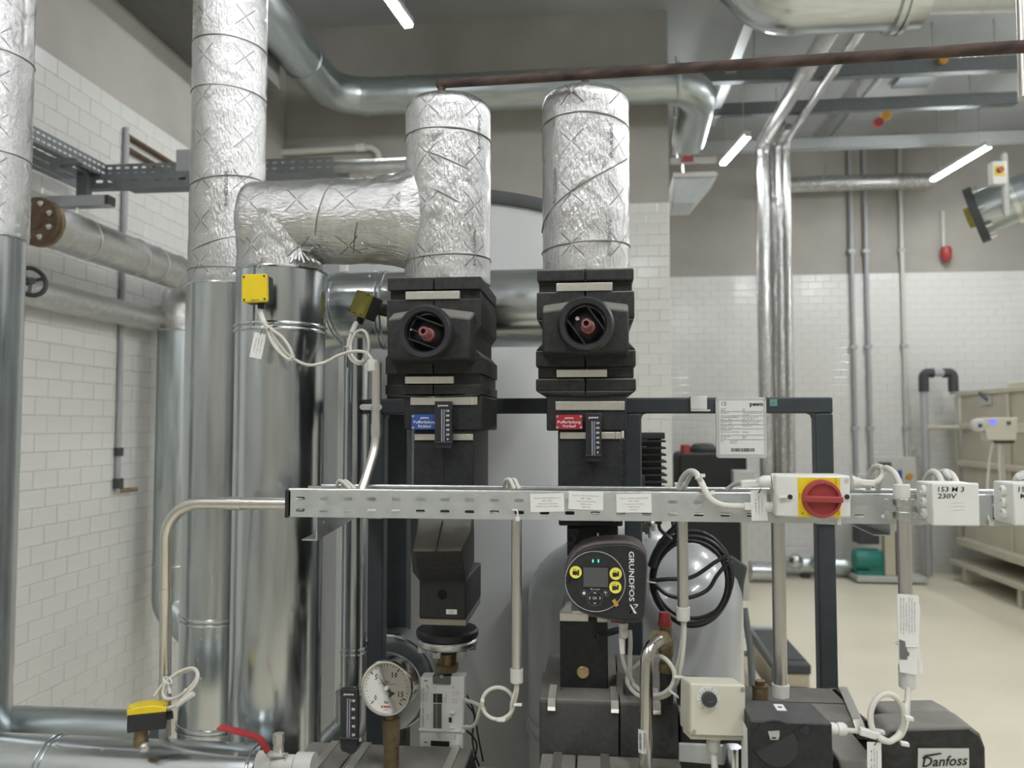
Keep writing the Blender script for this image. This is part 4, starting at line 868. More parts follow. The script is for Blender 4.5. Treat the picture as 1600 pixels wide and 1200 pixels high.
# thermometers
def thermometer(name, px0, px1, py0, py1, Yt, label, nums, sc_=1.0, hollow=True):
    t = Thing('strip_thermometer', label, 'thermometer'); h = py1 - py0; w = px1 - px0; cx = (px0 + px1) / 2
    t.add('case', MB().prism([P(px0, py1, Yt), P(px1, py1, Yt), P(px1, py0, Yt), P(px0, py0, Yt)], (0, .014, 0)), BLACK, bevel=.0012)
    t.add('foot_ledge', MB().pbox(px0 - .2, px1 + .2, py1 - h * .145, py1 - h * .12, Yt - .004, Yt), DARKCAP, bevel=.0005)
    t.add('tube', MB().cyl(P(cx - .5, py1 - h * .15, Yt - .0008), P(cx - .5, py0 + h * .17, Yt - .0008), 1.5 * M(Yt), seg=12), TUBEG); q = MB(); rect(q, cx - 2.4, py0 + h * .51, Yt - .001, .9, h * .68); rect(q, cx + 1.6, py0 + h * .51, Yt - .001, .7, h * .68); t.add('tube_edge', q, SILVER)
    t.add('logo', text('pewo', cx, py0 + h * .085, Yt - .001, 3.4 * sc_, w * .6, bold=.02), INKW)
    q = MB()
    for i, n in enumerate(nums):
        a = text(n, cx + w * .26, py0 + h * (.20 + .60 * i / (len(nums) - 1)), Yt - .001, h * .045, w * (.2 if len(n) > 1 else .1), bold=.02); q._add(a.v, a.f)
    t.add('scale', q, INKW); return t
thermometer('t', 679, 706, 627, 701, 1.635, 'black strip thermometer overlapping the blue sign', ('120', '100', '80', '60', '40', '20', '0'))
thermometer('t', 915, 940, 645.5, 722, 1.645, 'black strip thermometer beside the red sign', ('120', '100', '80', '60', '40', '20', '0'))
# signs
def sign(px0, px1, py0, py1, Ys, m, txt, label):
    t = Thing('sign_plate', label, 'sign'); t.add('plate', MB().prism(rrect(X(px0, Ys, py0), X(px1, Ys, py0), Z(py1, Ys, px0), Z(py0, Ys, px0), .0022, Ys), (0, .003, 0)), m)
    cx = (px0 + px1) / 2; h = py1 - py0; w = px1 - px0
    t.add('logo', text('pewo', cx, py0 + h * .21, Ys - .0006, h * .13, w * .32, bold=.03), INKW)
    q = text(txt[0], cx, py0 + h * .50, Ys - .0006, h * .185, w * .86, bold=.008); a = text(txt[1], cx, py0 + h * .78, Ys - .0006, h * .185, w * .50, bold=.008); q._add(a.v, a.f); t.add('lettering', q, INKW)
    for a in (px0 + w * .055, px1 - w * .055):
        for b in (py0 + h * .12, py1 - h * .12): t.add('screw', MB().cyl(P(a, b, Ys - .0022), P(a, b, Ys), 1.9 * M(Ys), seg=14), ZINC)
    return t
sign(643, 684, 647.5, 671, 1.655, BLUES, ('Pufferladung', 'Rücklauf'), 'small blue sign plate with white lettering on the left foam column')
sign(868.5, 910, 648, 670.5, 1.655, REDS, ('Pufferladung', 'Vorlauf'), 'small red sign plate with white lettering on the right foam column')
# ------------------------------------------------------------------ cable tray across the picture
YT = 1.50; t = Thing('slotted_cable_tray', 'long slotted galvanised cable tray crossing in front of the pipes', 'cable tray')
zt0, zt1 = Z(806.5, YT, 450), Z(765.5, YT, 450); pit = X(506.1, YT, 785) - X(469, YT, 785); xt0 = X(469, YT, 785) - pit / 2; nsl = 31
xt1 = xt0 + pit * nsl; H = zt1 - zt0; WT = .105
m = perf(MB(), (xt0, YT, zt0), (1, 0, 0), (0, 0, 1), (0, .0014, 0), xt1 - xt0, H, .0014, nsl, [H * .24, H * .68], .0175, .0064)
m.box(xt0, xt0 + .004, YT, YT + .0014, zt0, zt1)
t.add('front_wall', m, GALV, smooth=0)
t.add('bottom', MB().box(xt0, xt1, YT, YT + WT, zt0 - .0014, zt0), GALV); t.add('back_wall', perf(MB(), (xt0, YT + WT, zt0), (1, 0, 0), (0, 0, 1), (0, .0014, 0), xt1 - xt0, H, .0014, nsl, [H * .24, H * .68], .0175, .0064), GALV, smooth=0)
for k_ in range(4): t.add('inner_cable', MB().tube(spline([(xt0 + .05 + .16 * k_ + .16 * i_, YT + .025 + .018 * ((i_ * 3 + k_ * 2) % 4), zt0 + .005 + .004 * k_ * (k_ < 2)) for i_ in range(6)], 6), .004, 8), (CABLE, CABLE_B, CABLE, BLACK)[k_])
t.add('front_rim', MB().tube([(xt0, YT + .003, zt1), (xt1, YT + .003, zt1)], .0036, 10), ZINC); t.add('back_rim', MB().tube([(xt0 + .03, YT + WT - .003, zt1 + .001), (xt1, YT + WT - .003, zt1 + .001)], .0034, 10), ZINC)
t.add('end_trim', MB().box(xt0 - .006, xt0 + .001, YT - .003, YT + .03, zt0 - .003, zt1 + .001), BLACK, bevel=.0015)
# bracket arms to the frame
def arm(px, label):
    t = Thing('tray_bracket', label, 'bracket'); xb = X(px, YF_, 830)
    xb = xp1 - .008 if px < 800 else xp3 - .006
    z0_ = zt0 - .0016; hb = .045 if px < 800 else .021
    web = MB(); x_ = xb + .004
    web.prism([(x_, YT + .02, z0_ - hb), (x_, YT + .02, z0_), (x_, YF_ - .002, z0_), (x_, YF_ - .002, z0_ - .02)], (.002, 0, 0)); t.add('web', web, GALV)
    t.add('top_flange', MB().box(x_ - .028, x_ + .002, YT + .02, YF_ - .002, z0_ - .002, z0_), GALV)
    t.add('bottom_flange', MB().prism([(x_ - .028, YT + .02, z0_ - hb - .002), (x_ + .002, YT + .02, z0_ - hb - .002), (x_ + .002, YF_ - .002, z0_ - .022), (x_ - .012, YF_ - .002, z0_ - .022)], (0, 0, .002)), GALV)
    pl = t.add('foot_plate', MB().box(xb - .018, xb + .018 + .008, YF_ - .006, YF_ - .001, z0_ - .052, z0_), GALV, bevel=.002)
    c = Vector((xb + .004, YF_ - .006, z0_ - .03)); t.add('bolt', MB().cyl(c + Vector((0, -.004, 0)), c, .011, seg=24).cyl(c + Vector((0, -.012, 0)), c, .0065, seg=6), ZINC, parent=pl)
    for yy in (YT + .06, YT + .16, YT + .25): t.add('rivet', MB().cyl((x_ + .002, yy, z0_ - .016), (x_ + .0045, yy, z0_ - .016), .005, seg=12), ZINC)
arm(587, 'galvanised bracket arm under the left end of the slotted tray'); arm(1290, 'galvanised bracket arm under the tray below the red switch')
# paper labels on the tray
for px, py, w, h, r, L, lab in ((855, 785.5, 52, 28, .03, ('Kabel Nr. X2W2 NHXMH-J 3x1,5', 'M001 T M006', 'Trinkwassererwärmung', 'XP0001-Pumpe Puf.schalter'), 'first paper label from the left on the slotted tray'),
                                (915.5, 782, 53, 28, -.03, ('Kabel Nr. X2W1 NHXMH-J 5x2,5', 'M001 T M006', 'Trinkwassererwärmung', 'XP0001-Pumpe', 'Zentrale'), 'middle one of three paper labels on the slotted tray'),
                                (990.5, 786, 53, 28.5, .03, ('Kabel Nr. X2W3 J-Y(St)Y 4x2x0,8', 'M001 T M006', 'Trinkwassererwärmung', 'XP0001-Pumpe', 'Zentrale'), 'third paper label from the left on the slotted tray')):
    t = Thing('paper_label', lab, 'label'); q = MB(); rect(q, px, py, YT - .0006, w, h, r, .0005); t.add('paper', q, PAPER); q = MB()
    for i, s_ in enumerate(L):
        a = text(s_, px + (i - 1) * .1, py - h * .26 + i * h * .155, YT - .0016, 1.75, min(w * .78, len(s_) * 1.45), rot=r); q._add(a.v, a.f)
    t.add('lettering', q, INKG)
def tie(pts, label, r=.0016, m=WHITEP, head=True):
    t = Thing('cable_tie', label, 'cable tie'); p = [P(*a) for a in pts]; t.add('strap', MB().tube(spline(p, 5), r, 6), m)
    if head: t.add('tie_head', MB().obox(p[-1], (.0038, 0, 0), (0, .003, 0), (0, 0, .0035)), m, bevel=.0008)
    return t
tie([(800, 797, 1.497), (807, 797, 1.496), (809, 803, 1.495), (809, 811, 1.495)], 'white cable tie hanging on the tray left of the paper labels')
tie([(1314, 806, 1.49), (1312, 812, 1.488), (1310, 817, 1.49)], 'white cable tie end below the red switch box')
# ------------------------------------------------------------------ conduits
def collar(t, px, py0, py1, Y, r, m=GREYP, parent=None):
    x = X(px, Y, (py0 + py1) / 2); z0_, z1_ = Z(py1, Y, px), Z(py0, Y, px)
    return t.add('end_collar', MB().lathe((x, Y, z0_), (0, 0, 1), [(r * .80, 0), (r, .002), (r, z1_ - z0_ - .002), (r * .9, z1_ - z0_), (r * .8, z1_ - z0_)], 28), m)
# left conduit with elbow
Y = 1.585; r = 9.6 * M(Y); z_ = Z(787, Y, 400); xv = X(257, Y, 900)
def cpl(py):
    a_, b_ = Vector((xv, Y, z_)), Vector((X(258, 1.69, 1140), 1.69, Z(1150, 1.69, 262))); zz_ = Z(py, 1.62, 257); return a_ + (b_ - a_) * ((zz_ - a_.z) / (b_.z - a_.z))
t = Thing('elbow_conduit', 'aluminium conduit leaving the tray end and bending down at left', 'conduit')
t.add('tube', MB().tube(bend([(xt0 - .004, Y, z_), (xv, Y, z_), (X(258, 1.69, 1140), 1.69, Z(1150, 1.69, 262))], .085, 14), r, 20), CONDUIT)
for a, b in (((X(358, Y, 787), Y, z_), (X(379, Y, 787), Y, z_)), (cpl(918), cpl(940))): t.add('coupling', MB().cyl(a, b, r * 1.14, seg=24), CONDUIT)
# short conduit beside the blue sign
Y = 1.60; r = 7.8 * M(Y); xs = X(582, Y, 620)
t = Thing('short_conduit', 'short aluminium conduit rising from the tray to the yellow sensor cables', 'conduit')
t.add('tube', MB().tube(bend([(xs, Y + .03, Z(566, Y, 582)), (xs, Y + .03, Z(700, Y, 582)), (xs - .018, Y - .045, Z(790, Y, 582))], .10, 10), r, 20), CONDUIT)
x_ = xs; t.add('coupling', MB().cyl((xs, Y + .03, Z(681, Y + .03, 582)), (xs, Y + .03, Z(662, Y + .03, 582)), r * 1.12, seg=24), CONDUIT)
collar(t, 582.5, 562, 581, Y + .03, r * 1.22)
cl = t.add('pipe_clamp', MB().cyl((xs, Y + .03, Z(641, Y + .03)), (xs, Y + .03, Z(631, Y + .03)), r * 1.13, seg=24), ZINC)
for px in (566, 593): t.add('clamp_screw', MB().cyl(P(px, 636, Y + .015), P(px, 636, Y + .035), .0055, seg=14), ZINC, parent=cl); 
t.add('clamp_lug', MB().obox(P(579, 636, Y + .034), (.020, 0, 0), (0, .0015, 0), (0, 0, .006)), ZINC, parent=cl, bevel=.001)
# vertical conduits under the tray
def vconduit(px0, px1, py0, py1, Y, w, label, cy0, cy1):
    t = Thing('drop_conduit', label, 'conduit', 'conduits dropping from the slotted tray'); r = w / 2 * M(Y); x = X((px0 + px1) / 2, Y, (py0 + py1) / 2)
    t.add('tube', MB().cyl((x, Y, Z(py1, Y, px1)), (x, Y, Z(py0, Y, px0)), r, seg=24), CONDUIT)
    z0_, z1_ = Z(cy1, Y, px1), Z(cy0, Y, px1)
    t.add('end_collar', MB().lathe((x, Y, z0_), (0, 0, 1), [(r * 1.0, 0), (r * 1.22, .002), (r * 1.25, z1_ - z0_), (r * 1.02, z1_ - z0_)], 28), GREYP); t.x = x; return t
cA = vconduit(806.5, 808, 808, 1050, 1.53, 16, 'leftmost drop conduit under the tray, ending above a coiled cable', 1045, 1067)
cB = vconduit(1066, 1067, 812, 952, 1.53, 16.5, 'shortest drop conduit, in front of the black cable coil', 948, 970)
cC = vconduit(1214, 1221, 812, 1075, 1.53, 20, 'drop conduit below the left side of the red switch box', 1069, 1090)
YD = 1.455
cD = vconduit(1409.5, 1419, 770, 1060, YD, 19.5, 'rightmost drop conduit clamped to the front of the tray', 1040, 1075)
xD, rD = cD.x, 9.75 * M(YD)
cD.add('top_collar', MB().lathe((xD - .002, YD, Z(779, YD, 1410)), (0, 0, 1), [(rD * 1.02, 0), (rD * 1.18, .003), (rD * 1.2, .024), (rD * 1.0, .025), (rD * .8, .012)], 28), WHITEP)
for py in (786, 806):
    c = cD.add('pipe_clamp', MB().cyl((xD, YD, Z(py + 7, YD, 1410)), (xD, YD, Z(py - 7, YD, 1410)), rD * 1.1, seg=24).obox((xD, YD + .014, Z(py, YD, 1410)), (.026, 0, 0), (0, .0014, 0), (0, 0, .006)), ZINC, bevel=.0008)
    for s_ in (-1, 1): cD.add('clamp_screw', MB().cyl((xD + s_ * .021, YD + .006, Z(py, YD, 1410)), (xD + s_ * .021, YD + .016, Z(py, YD, 1410)), .006, seg=16).cyl((xD + s_ * .021, YD + .002, Z(py, YD, 1410)), (xD + s_ * .021, YD + .008, Z(py, YD, 1410)), .0038, seg=12), ZINC, parent=c)
    cD.add('clamp_screw', MB().cyl((xD + .004, YD - rD * 1.2, Z(py, YD, 1410)), (xD + .004, YD - rD, Z(py, YD, 1410)), .0045, seg=12), ZINC, parent=c)
# folded manual strapped to the right conduit
t = Thing('folded_manual', 'folded white instruction paper strapped to the rightmost conduit', 'paper'); Yp = YD - rD - .004
pg = [P(a, b, Yp) for a, b in ((1401.5, 928), (1405, 928), (1434, 930.5), (1436, 933), (1435, 1000), (1433, 1054), (1430, 1054.5), (1406, 1050), (1403, 985))]
t.add('front_page', MB().prism(pg, (0, .0015, 0)), PAPER); t.add('back_page', MB().prism([P(1434, 940, Yp + .004), P(1438, 946, Yp + .006), P(1435.5, 1005, Yp + .006), P(1443, 1050, Yp + .002), P(1437, 1054, Yp + .003), P(1432, 1010, Yp + .004)], (0, .001, 0)), PAPER)
q = MB(); random.seed(5)
for k in range(6): a = text('Bedienungsanleitung vor Montage lesen ' [: 30 + random.randint(0, 8)], 1408 + k * 4.3, 962 + (k % 3), Yp - .0008, 1.9, random.randint(40, 52), rot=-math.pi / 2 - .02); q._add(a.v, a.f)
t.add('lettering', q, INKG)
q = MB(); q.pprism([(1405, 999), (1414, 1002), (1415.5, 1010), (1419, 1019), (1418, 1023), (1417, 1031), (1406, 1030)], Yp - .0008, Yp - .0004); rect(q, 1418.5, 1022, Yp - .0008, 4, 5); t.add('drawing', q, INKG)
t.add('strap', MB().torus((xD + .001, YD, Z(1006, YD, 1419)), (0, 0, 1), rD + .0062, .0012, 32, 6, sx=1.0), WHITEP)
# ------------------------------------------------------------------ yellow sensors
def sensor(lab, mat4, cover, label_side=False, gland=(0, 0, -1), w=.054, h=.061):
    t = Thing('sensor_box', lab, 'sensor'); t.mat = mat4
    t.add('base', MB().prism(rrect(-w / 2 + .001, w / 2 - .001, -h / 2 + .001, h / 2 - .001, .004, 0), (0, .033, 0)), BLACK, bevel=.0015)
    cv = t.add('cover', MB().prism(rrect(-w / 2, w / 2, -h / 2, h / 2, .005, -.013), (0, .013, 0)), cover, bevel=.002)
    for a in (-1, 1):
        for b in (-1, 1): t.add('screw', MB().cyl((a * (w / 2 - .0055), -.0138, b * (h / 2 - .0055)), (a * (w / 2 - .0055), -.012, b * (h / 2 - .0055)), .0022, seg=12), BLACK, parent=cv)
    return t
m1 = Matrix.Translation(P(400.5, 451.5, 1.645)) @ Matrix.Rotation(math.radians(4), 4, 'Z') @ Matrix.Rotation(math.radians(-2), 4, 'Y')
t = sensor('bright yellow sensor box on the thick clad pipe', m1, YEL, w=.0545, h=.060)
t.add('gland', MB().cyl((.004, .016, -.030), (.004, .016, -.041), .0075, seg=16), BLACK); t.add('mount', MB().cyl((0, .03, 0), (0, .08, 0), .012, seg=16), BLACK)
def local_text(s, w, h, bold=.02):
    cu = bpy.data.curves.new('t', 'FONT'); cu.body = s; cu.size = 1; cu.offset = bold; cu.resolution_u = 1
    ob = bpy.data.objects.new('t', cu); me = bpy.data.meshes.new_from_object(ob); bpy.data.objects.remove(ob); bpy.data.curves.remove(cu)
    V = [v.co for v in me.vertices]; x0 = min(v.x for v in V); x1 = max(v.x for v in V); k = w / (x1 - x0)
    mb = MB()._add([((v.x - (x0 + x1) / 2) * k, 0, (v.y - .35) * h / .7) for v in V], [tuple(p.vertices) for p in me.polygons]); bpy.data.meshes.remove(me); return mb
def moved(mb, m4): mb.v = [m4 @ p for p in mb.v]; return mb
t.add('maker_mark', moved(local_text('THERMOKON', .018, .0026), Matrix.Translation((.001, -.0136, -.026))), INKK)
m2 = Matrix.Translation(P(567, 476, 1.93)) @ Matrix.Rotation(math.radians(22), 4, 'Y') @ Matrix.Rotation(math.radians(-34), 4, 'Z')
t = sensor('dull yellow sensor box, tilted, on the horizontal clad pipe', m2, OLIVE, w=.056, h=.062)
t.add('gland', MB().cyl((-.004, .014, -.031), (-.004, .014, -.047), .0095, seg=16), BLACK); t.add('mount', MB().cyl((.02, .030, .0), (.05, .075, .01), .011, seg=16), BLACK)
t.add('maker_mark', moved(local_text('THERMOKON', .018, .0026), Matrix.Translation((-.001, -.0136, -.027))), INKK)
m3 = Matrix.Translation(P(231, 1115, 1.56)) @ Matrix.Rotation(math.radians(24), 4, 'Z')
t = Thing('sensor_box', 'sensor box with yellow lid and black body standing on the bottom left pipe', 'sensor'); t.mat = m3
t.add('body', MB().box(-.035, .035, -.019, .019, -.028, .006), BLACK, bevel=.002)
cv = t.add('lid', MB().prism([(-.036, -.020, .006), (.036, -.020, .006), (.036, -.020, .015), (.012, -.020, .021), (-.012, -.020, .021), (-.036, -.020, .017)], (0, .040, 0)), YEL, bevel=.002)
for a in (-1, 1):
    for b in (-1, 1): t.add('screw', MB().cyl((a * .031, b * .015, .0165), (a * .031, b * .015, .0185), .002, seg=10), OLIVE, parent=cv)
t.add('paper_label', MB().box(-.0362, -.0358, -.016, .016, -.025, .004), PAPER); t.add('gland', MB().cyl((.035, .004, -.01), (.046, .004, -.008), .008, seg=16), BLACK)
t.add('stem', MB().lathe((-.012, .002, -.062), (0, 0, 1), [(.0145, 0), (.0145, .018), (.013, .02), (.013, .034)], 24), BRASS)
t.add('foil_tape', MB().ball((-.004, -.010, -.062), .011, 10, 5), FOIL_PLAIN)
# ------------------------------------------------------------------ cables
def cable(name, lab, pts, r, m=CABLE, n=8, seg=10, cat='cable'):
    return one(name, MB().tube(spline(pxs(*pts), n), r, seg), m, lab, cat)
def loop(cx, cy, rx, ry, Y, a0, a1, n=14, dY=.0): return [(cx + rx * math.cos(a0 + (a1 - a0) * i / n), cy - ry * math.sin(a0 + (a1 - a0) * i / n), Y + dY * i / n) for i in range(n + 1)]
rc = .0034
t = Thing('sensor_cable', 'pale cable bundle sagging from the bright yellow sensor to the short conduit', 'cable')
t.add('cable_sleeve', MB().tube(spline(pxs((406, 484, 1.66), (409, 495, 1.655), (415, 508, 1.655)), 6), .0058, 12), WHITEP)
t.add('strand', MB().tube(spline(pxs((404, 478, 1.66), (408, 493, 1.655), (418, 512, 1.65), (438, 540, 1.65), (455, 558, 1.65), (480, 570, 1.66), (505, 567, 1.68), (530, 555, 1.68), (552, 549, 1.67), (572, 551, 1.65), (582, 563, 1.63)), 8), rc, 10), CABLE)
t.add('loop_strand', MB().tube(spline(pxs((417, 510, 1.647), (422, 528, 1.643), (432, 545, 1.642), (446, 558, 1.643), (457, 562, 1.645), (455, 548, 1.64), (442, 528, 1.638), (428, 517, 1.64), (418, 510, 1.643), (421, 520, 1.648), (436, 546, 1.65), (452, 560, 1.652)), 8), rc, 10), CABLE)
for px, py in ((421, 512), (455, 560)): t.add('cable_tie', MB().torus(P(px, py, 1.646), (.6, .1, -.7), .0085, .0017, 24, 6), WHITEP)
t = Thing('sensor_cable', 'pale cable with one round loop hanging from the dull yellow sensor', 'cable')
t.add('cable_sleeve', MB().tube(pxs((556, 505, 1.88), (549, 521, 1.86)), .0062, 12), WHITEP)
t.add('strand', MB().tube(spline(pxs((557, 503, 1.885), (548, 522, 1.86), (544, 540, 1.83), (545, 555, 1.80), (552, 565, 1.78), (562, 569, 1.76), (572, 562, 1.75), (577, 545, 1.74), (574, 524, 1.74), (566, 516, 1.745), (556, 520, 1.75), (549, 535, 1.75), (549, 552, 1.74), (558, 564, 1.72), (568, 565, 1.70), (576, 560, 1.67), (582, 563, 1.64)), 8), rc, 10), CABLE)
for px, py, ax in ((546, 543, (.1, .2, 1)), (567, 565, (1, 0, -.3))): t.add('cable_tie', MB().torus(P(px, py, 1.77), ax, .009, .0018, 24, 6), WHITEP)
t = Thing('sensor_cable', 'pale coiled cable above the bottom left sensor box', 'cable')
t.add('strand', MB().tube(spline(pxs((263, 1106, 1.56), (275, 1101, 1.55), (292, 1085, 1.55), (306, 1068, 1.55), (309, 1052, 1.56), (300, 1044, 1.57), (280, 1050, 1.58), (262, 1064, 1.58), (255, 1080, 1.575), (259, 1091, 1.565), (275, 1090, 1.56), (295, 1076, 1.555), (308, 1058, 1.56), (303, 1046, 1.575), (282, 1052, 1.585), (262, 1062, 1.585), (248, 1078, 1.58), (241, 1088, 1.575)), 8), .0034, 10), CABLE)
t.add('loose_end', MB().tube(spline(pxs((262, 1060, 1.585), (264, 1075, 1.57), (266, 1084, 1.565)), 6), .003, 8), CABLE)
t.add('cable_sleeve', MB().tube(pxs((277, 1101, 1.552), (302, 1084, 1.548)), .0055, 10), WHITEP)
for px, py in ((262, 1063), (294, 1082)): t.add('cable_tie', MB().torus(P(px, py, 1.565), (.6, 0, .7), .009, .0017, 24, 6), WHITEP)
# module cables
t = Thing('coiled_cable', 'pale cable coil hanging under the leftmost drop conduit', 'cable'); Y = 1.55
t.add('strand', MB().tube(spline(pxs((726, 1093, 1.75), (745, 1100, 1.66), (757, 1108, 1.57), *loop(778, 1099, 25, 25, Y, math.pi * 1.15, -math.pi * 3.05, 36, -.012), (742, 1132, 1.60), (724, 1136, 1.74)), 5), .0036, 10), CABLE)
t.add('riser', MB().tube(spline(pxs((808, 1052, 1.53), (808, 1080, 1.53), (803, 1100, 1.54), (797, 1118, 1.545), (786, 1126, 1.55)), 8), .0036, 10), CABLE)
t.add('riser', MB().tube(spline(pxs((806, 1052, 1.53), (806, 1075, 1.53), (800, 1096, 1.535), (797, 1114, 1.545), (780, 1127, 1.548)), 8), .0034, 10), CABLE)
for px, py in ((809, 1101), (783, 1125)): t.add('cable_tie', MB().obox(P(px, py, 1.535), (.008, 0, 0), (0, .004, 0), (0, 0, .0022)), WHITEP, bevel=.0008)
# cables below the shortest conduit
t = Thing('looped_cable', 'pale cable loop around the stainless pipe below the shortest conduit', 'cable')
t.add('strand', MB().tube(spline(pxs((1069, 955, 1.53), (1069, 990, 1.53), (1066, 1030, 1.53), (1058, 1066, 1.535), (1042, 1086, 1.54), (1020, 1091, 1.545), (1000, 1088, 1.56), (985, 1075, 1.60), (980, 1060, 1.63), (990, 1045, 1.62), (1003, 1033, 1.58), (1020, 1024, 1.545), (1037, 1028, 1.525), (1050, 1042, 1.52), (1054, 1058, 1.52), (1047, 1075, 1.522), (1030, 1086, 1.53), (1010, 1084, 1.55), (990, 1070, 1.60)), 8), .0042, 10), CABLE)
t.add('strand', MB().tube(spline(pxs((1065, 955, 1.53), (1067, 985, 1.535), (1063, 1020, 1.54), (1056, 1050, 1.545), (1050, 1072, 1.55), (1030, 1090, 1.56), (1005, 1092, 1.57)), 8), .0036, 10), CABLE)
for px, py, r_ in ((1061, 1058, -.03), (1053, 1084, -.6)): t.add('cable_tie', MB().obox(P(px, py, 1.515), (.010 * math.cos(r_), 0, .010 * math.sin(r_)), (0, .004, 0), (0, 0, .002)), WHITEP, bevel=.0008)
# cable on the right conduit to the actuator
t = Thing('looped_cable', 'thick pale cable loop between the rightmost conduit and black actuator', 'cable'); Y = 1.40
t.add('strand', MB().tube(spline(pxs((1420, 1060, 1.45), (1418, 1090, 1.44), (1416, 1125, 1.42), (1408, 1148, 1.40), *loop(1386, 1121, 26, 37, Y, -math.pi * .38, math.pi * 1.45, 20, -.04), (1392, 1158, 1.37), (1404, 1148, 1.39), (1412, 1128, 1.41), (1416, 1100, 1.43)), 6), .0047, 12), CABLE)
t.add('strand', MB().tube(spline(pxs((1318, 1141, 1.375), (1335, 1142, 1.375), (1358, 1146, 1.37), (1372, 1150, 1.37), (1385, 1157, 1.375)), 6), .004, 10), CABLE)
t.add('cable_sleeve', MB().obox(P(1358, 1146, 1.365), (.0155, 0, -.004), (0, .006, 0), (.0012, 0, .0058)), WHITEP, bevel=.002)
for px, py in ((1420, 1122), (1375, 1143), (1413, 1162)): t.add('cable_tie', MB().obox(P(px, py, 1.385), (.0065, 0, -.001), (0, .005, 0), (0, 0, .0028)), WHITEP, bevel=.0008)
# cables looping out of the tray
t = Thing('tray_cable', 'thick pale cable arching out of the tray toward the red switch', 'cable'); Y = 1.53
t.add('strand', MB().tube(spline(pxs((1061, 764, 1.58), (1066, 748, 1.57), (1077, 737, 1.55), (1088, 740, 1.52), (1097, 757, 1.497), (1108, 777, 1.487), (1122, 787, 1.484), (1140, 790.5, 1.484), (1168, 791, 1.484)), 8), .0056, 14), CABLE)
t.add('strand', MB().tube(spline(pxs((1068, 764, 1.59), (1075, 750, 1.585), (1082, 741, 1.57), (1094, 748, 1.545), (1106, 772, 1.50)), 8), .0042, 10), CABLE)
for px, py, ax in ((1094, 745, (.4, 0, -.9)), (1109, 772, (.5, 0, -.7))): t.add('cable_tie', MB().torus(P(px, py, 1.50), ax, .0085, .0018, 20, 6).obox(P(px + 4, py - 2, 1.49), (.004, 0, 0), (0, .003, 0), (0, 0, .003)), WHITEP)
t.add('end_sleeve', MB().obox(P(1169, 791, 1.483), (.0075, 0, 0), (0, .006, 0), (0, 0, .0065)), WHITEP, bevel=.0015)
t.add('edge_guard', MB().pbox(1055, 1073, 755, 763, 1.60, 1.625), GREYP, bevel=.001)
for pts, lab in ((((530, 764, 1.56), (527, 757, 1.555), (531, 751, 1.55), (540, 757, 1.53), (548, 765, 1.51)), 'pale cable pair hooked over the tray rim near its left end'), (((788, 765, 1.58), (789, 752, 1.56), (796, 749, 1.55), (800, 756, 1.54), (804, 765, 1.52)), 'pale cable pair hooked over the tray rim above the leftmost drop conduit')):
    t = Thing('tray_cable', lab, 'cable'); t.add('strand', MB().tube(spline(pxs(*pts), 8), .0036, 10), CABLE); t.add('strand', MB().tube(spline(pxs(*[(a + 8, b + .5, c) for a, b, c in pts]), 8), .0036, 10), CABLE)
t = Thing('tray_cable', 'pale cable looping from the switch gland over the tray to the rightmost conduit', 'cable')
t.add('strand', MB().tube(spline(pxs((1338, 754, 1.47), (1352, 756, 1.475), (1370, 752, 1.49), (1380, 740, 1.51), (1377, 730, 1.53), (1366, 730, 1.55), (1358, 745, 1.57), (1357, 765, 1.58)), 8), .0048, 12), CABLE)
t.add('strand', MB().tube(spline(pxs((1372, 765, 1.56), (1376, 742, 1.54), (1384, 731, 1.51), (1397, 739, 1.48), (1404, 752, 1.462), (1409, 768, 1.456)), 8), .005, 12), CABLE)
t.add('cable_sleeve', MB().obox(P(1352, 754, 1.472), (.015, 0, -.001), (0, .0055, 0), (0, 0, .0052)), WHITEP, bevel=.002)
t = Thing('tray_cable', 'pair of pale cables arching behind the marked junction box', 'cable')
for pts in (((1444, 770, 1.56), (1446, 750, 1.55), (1456, 737, 1.53), (1466, 742, 1.51), (1472, 756, 1.49), (1474, 770, 1.48)), ((1458, 768, 1.57), (1463, 745, 1.56), (1474, 737, 1.54), (1486, 740, 1.52), (1494, 752, 1.50), (1498, 768, 1.49))): t.add('strand', MB().tube(spline(pxs(*pts), 8), .0052, 12), CABLE)
t.add('cable_sleeve', MB().tube(pxs((1478, 738, 1.53), (1490, 750, 1.508)), .0068, 10), WHITEP)
t = Thing('tray_cable', 'pale cable bent over the junction box at the right edge', 'cable'); t.add('strand', MB().tube(spline(pxs((1583, 768, 1.52), (1586, 752, 1.50), (1594, 742, 1.49), (1610, 740, 1.48), (1640, 750, 1.48)), 8), .0055, 12), CABLE); t.add('cable_sleeve', MB().tube(pxs((1590, 746, 1.49), (1606, 739, 1.482)), .0065, 10), WHITEP)
t = Thing('tray_cable', 'grey flat cable end lying on the tray left of the red switch', 'cable'); t.add('strand', MB().tube(spline(pxs((1136, 765, 1.57), (1146, 758, 1.555), (1160, 753, 1.53), (1186, 752, 1.50)), 8), .0045, 10, rad=None), GREYP); t.add('cable_sleeve', MB().obox(P(1172, 756, 1.505), (.0165, 0, .001), (0, .006, 0), (0, 0, .0065)), WHITEP, bevel=.002)
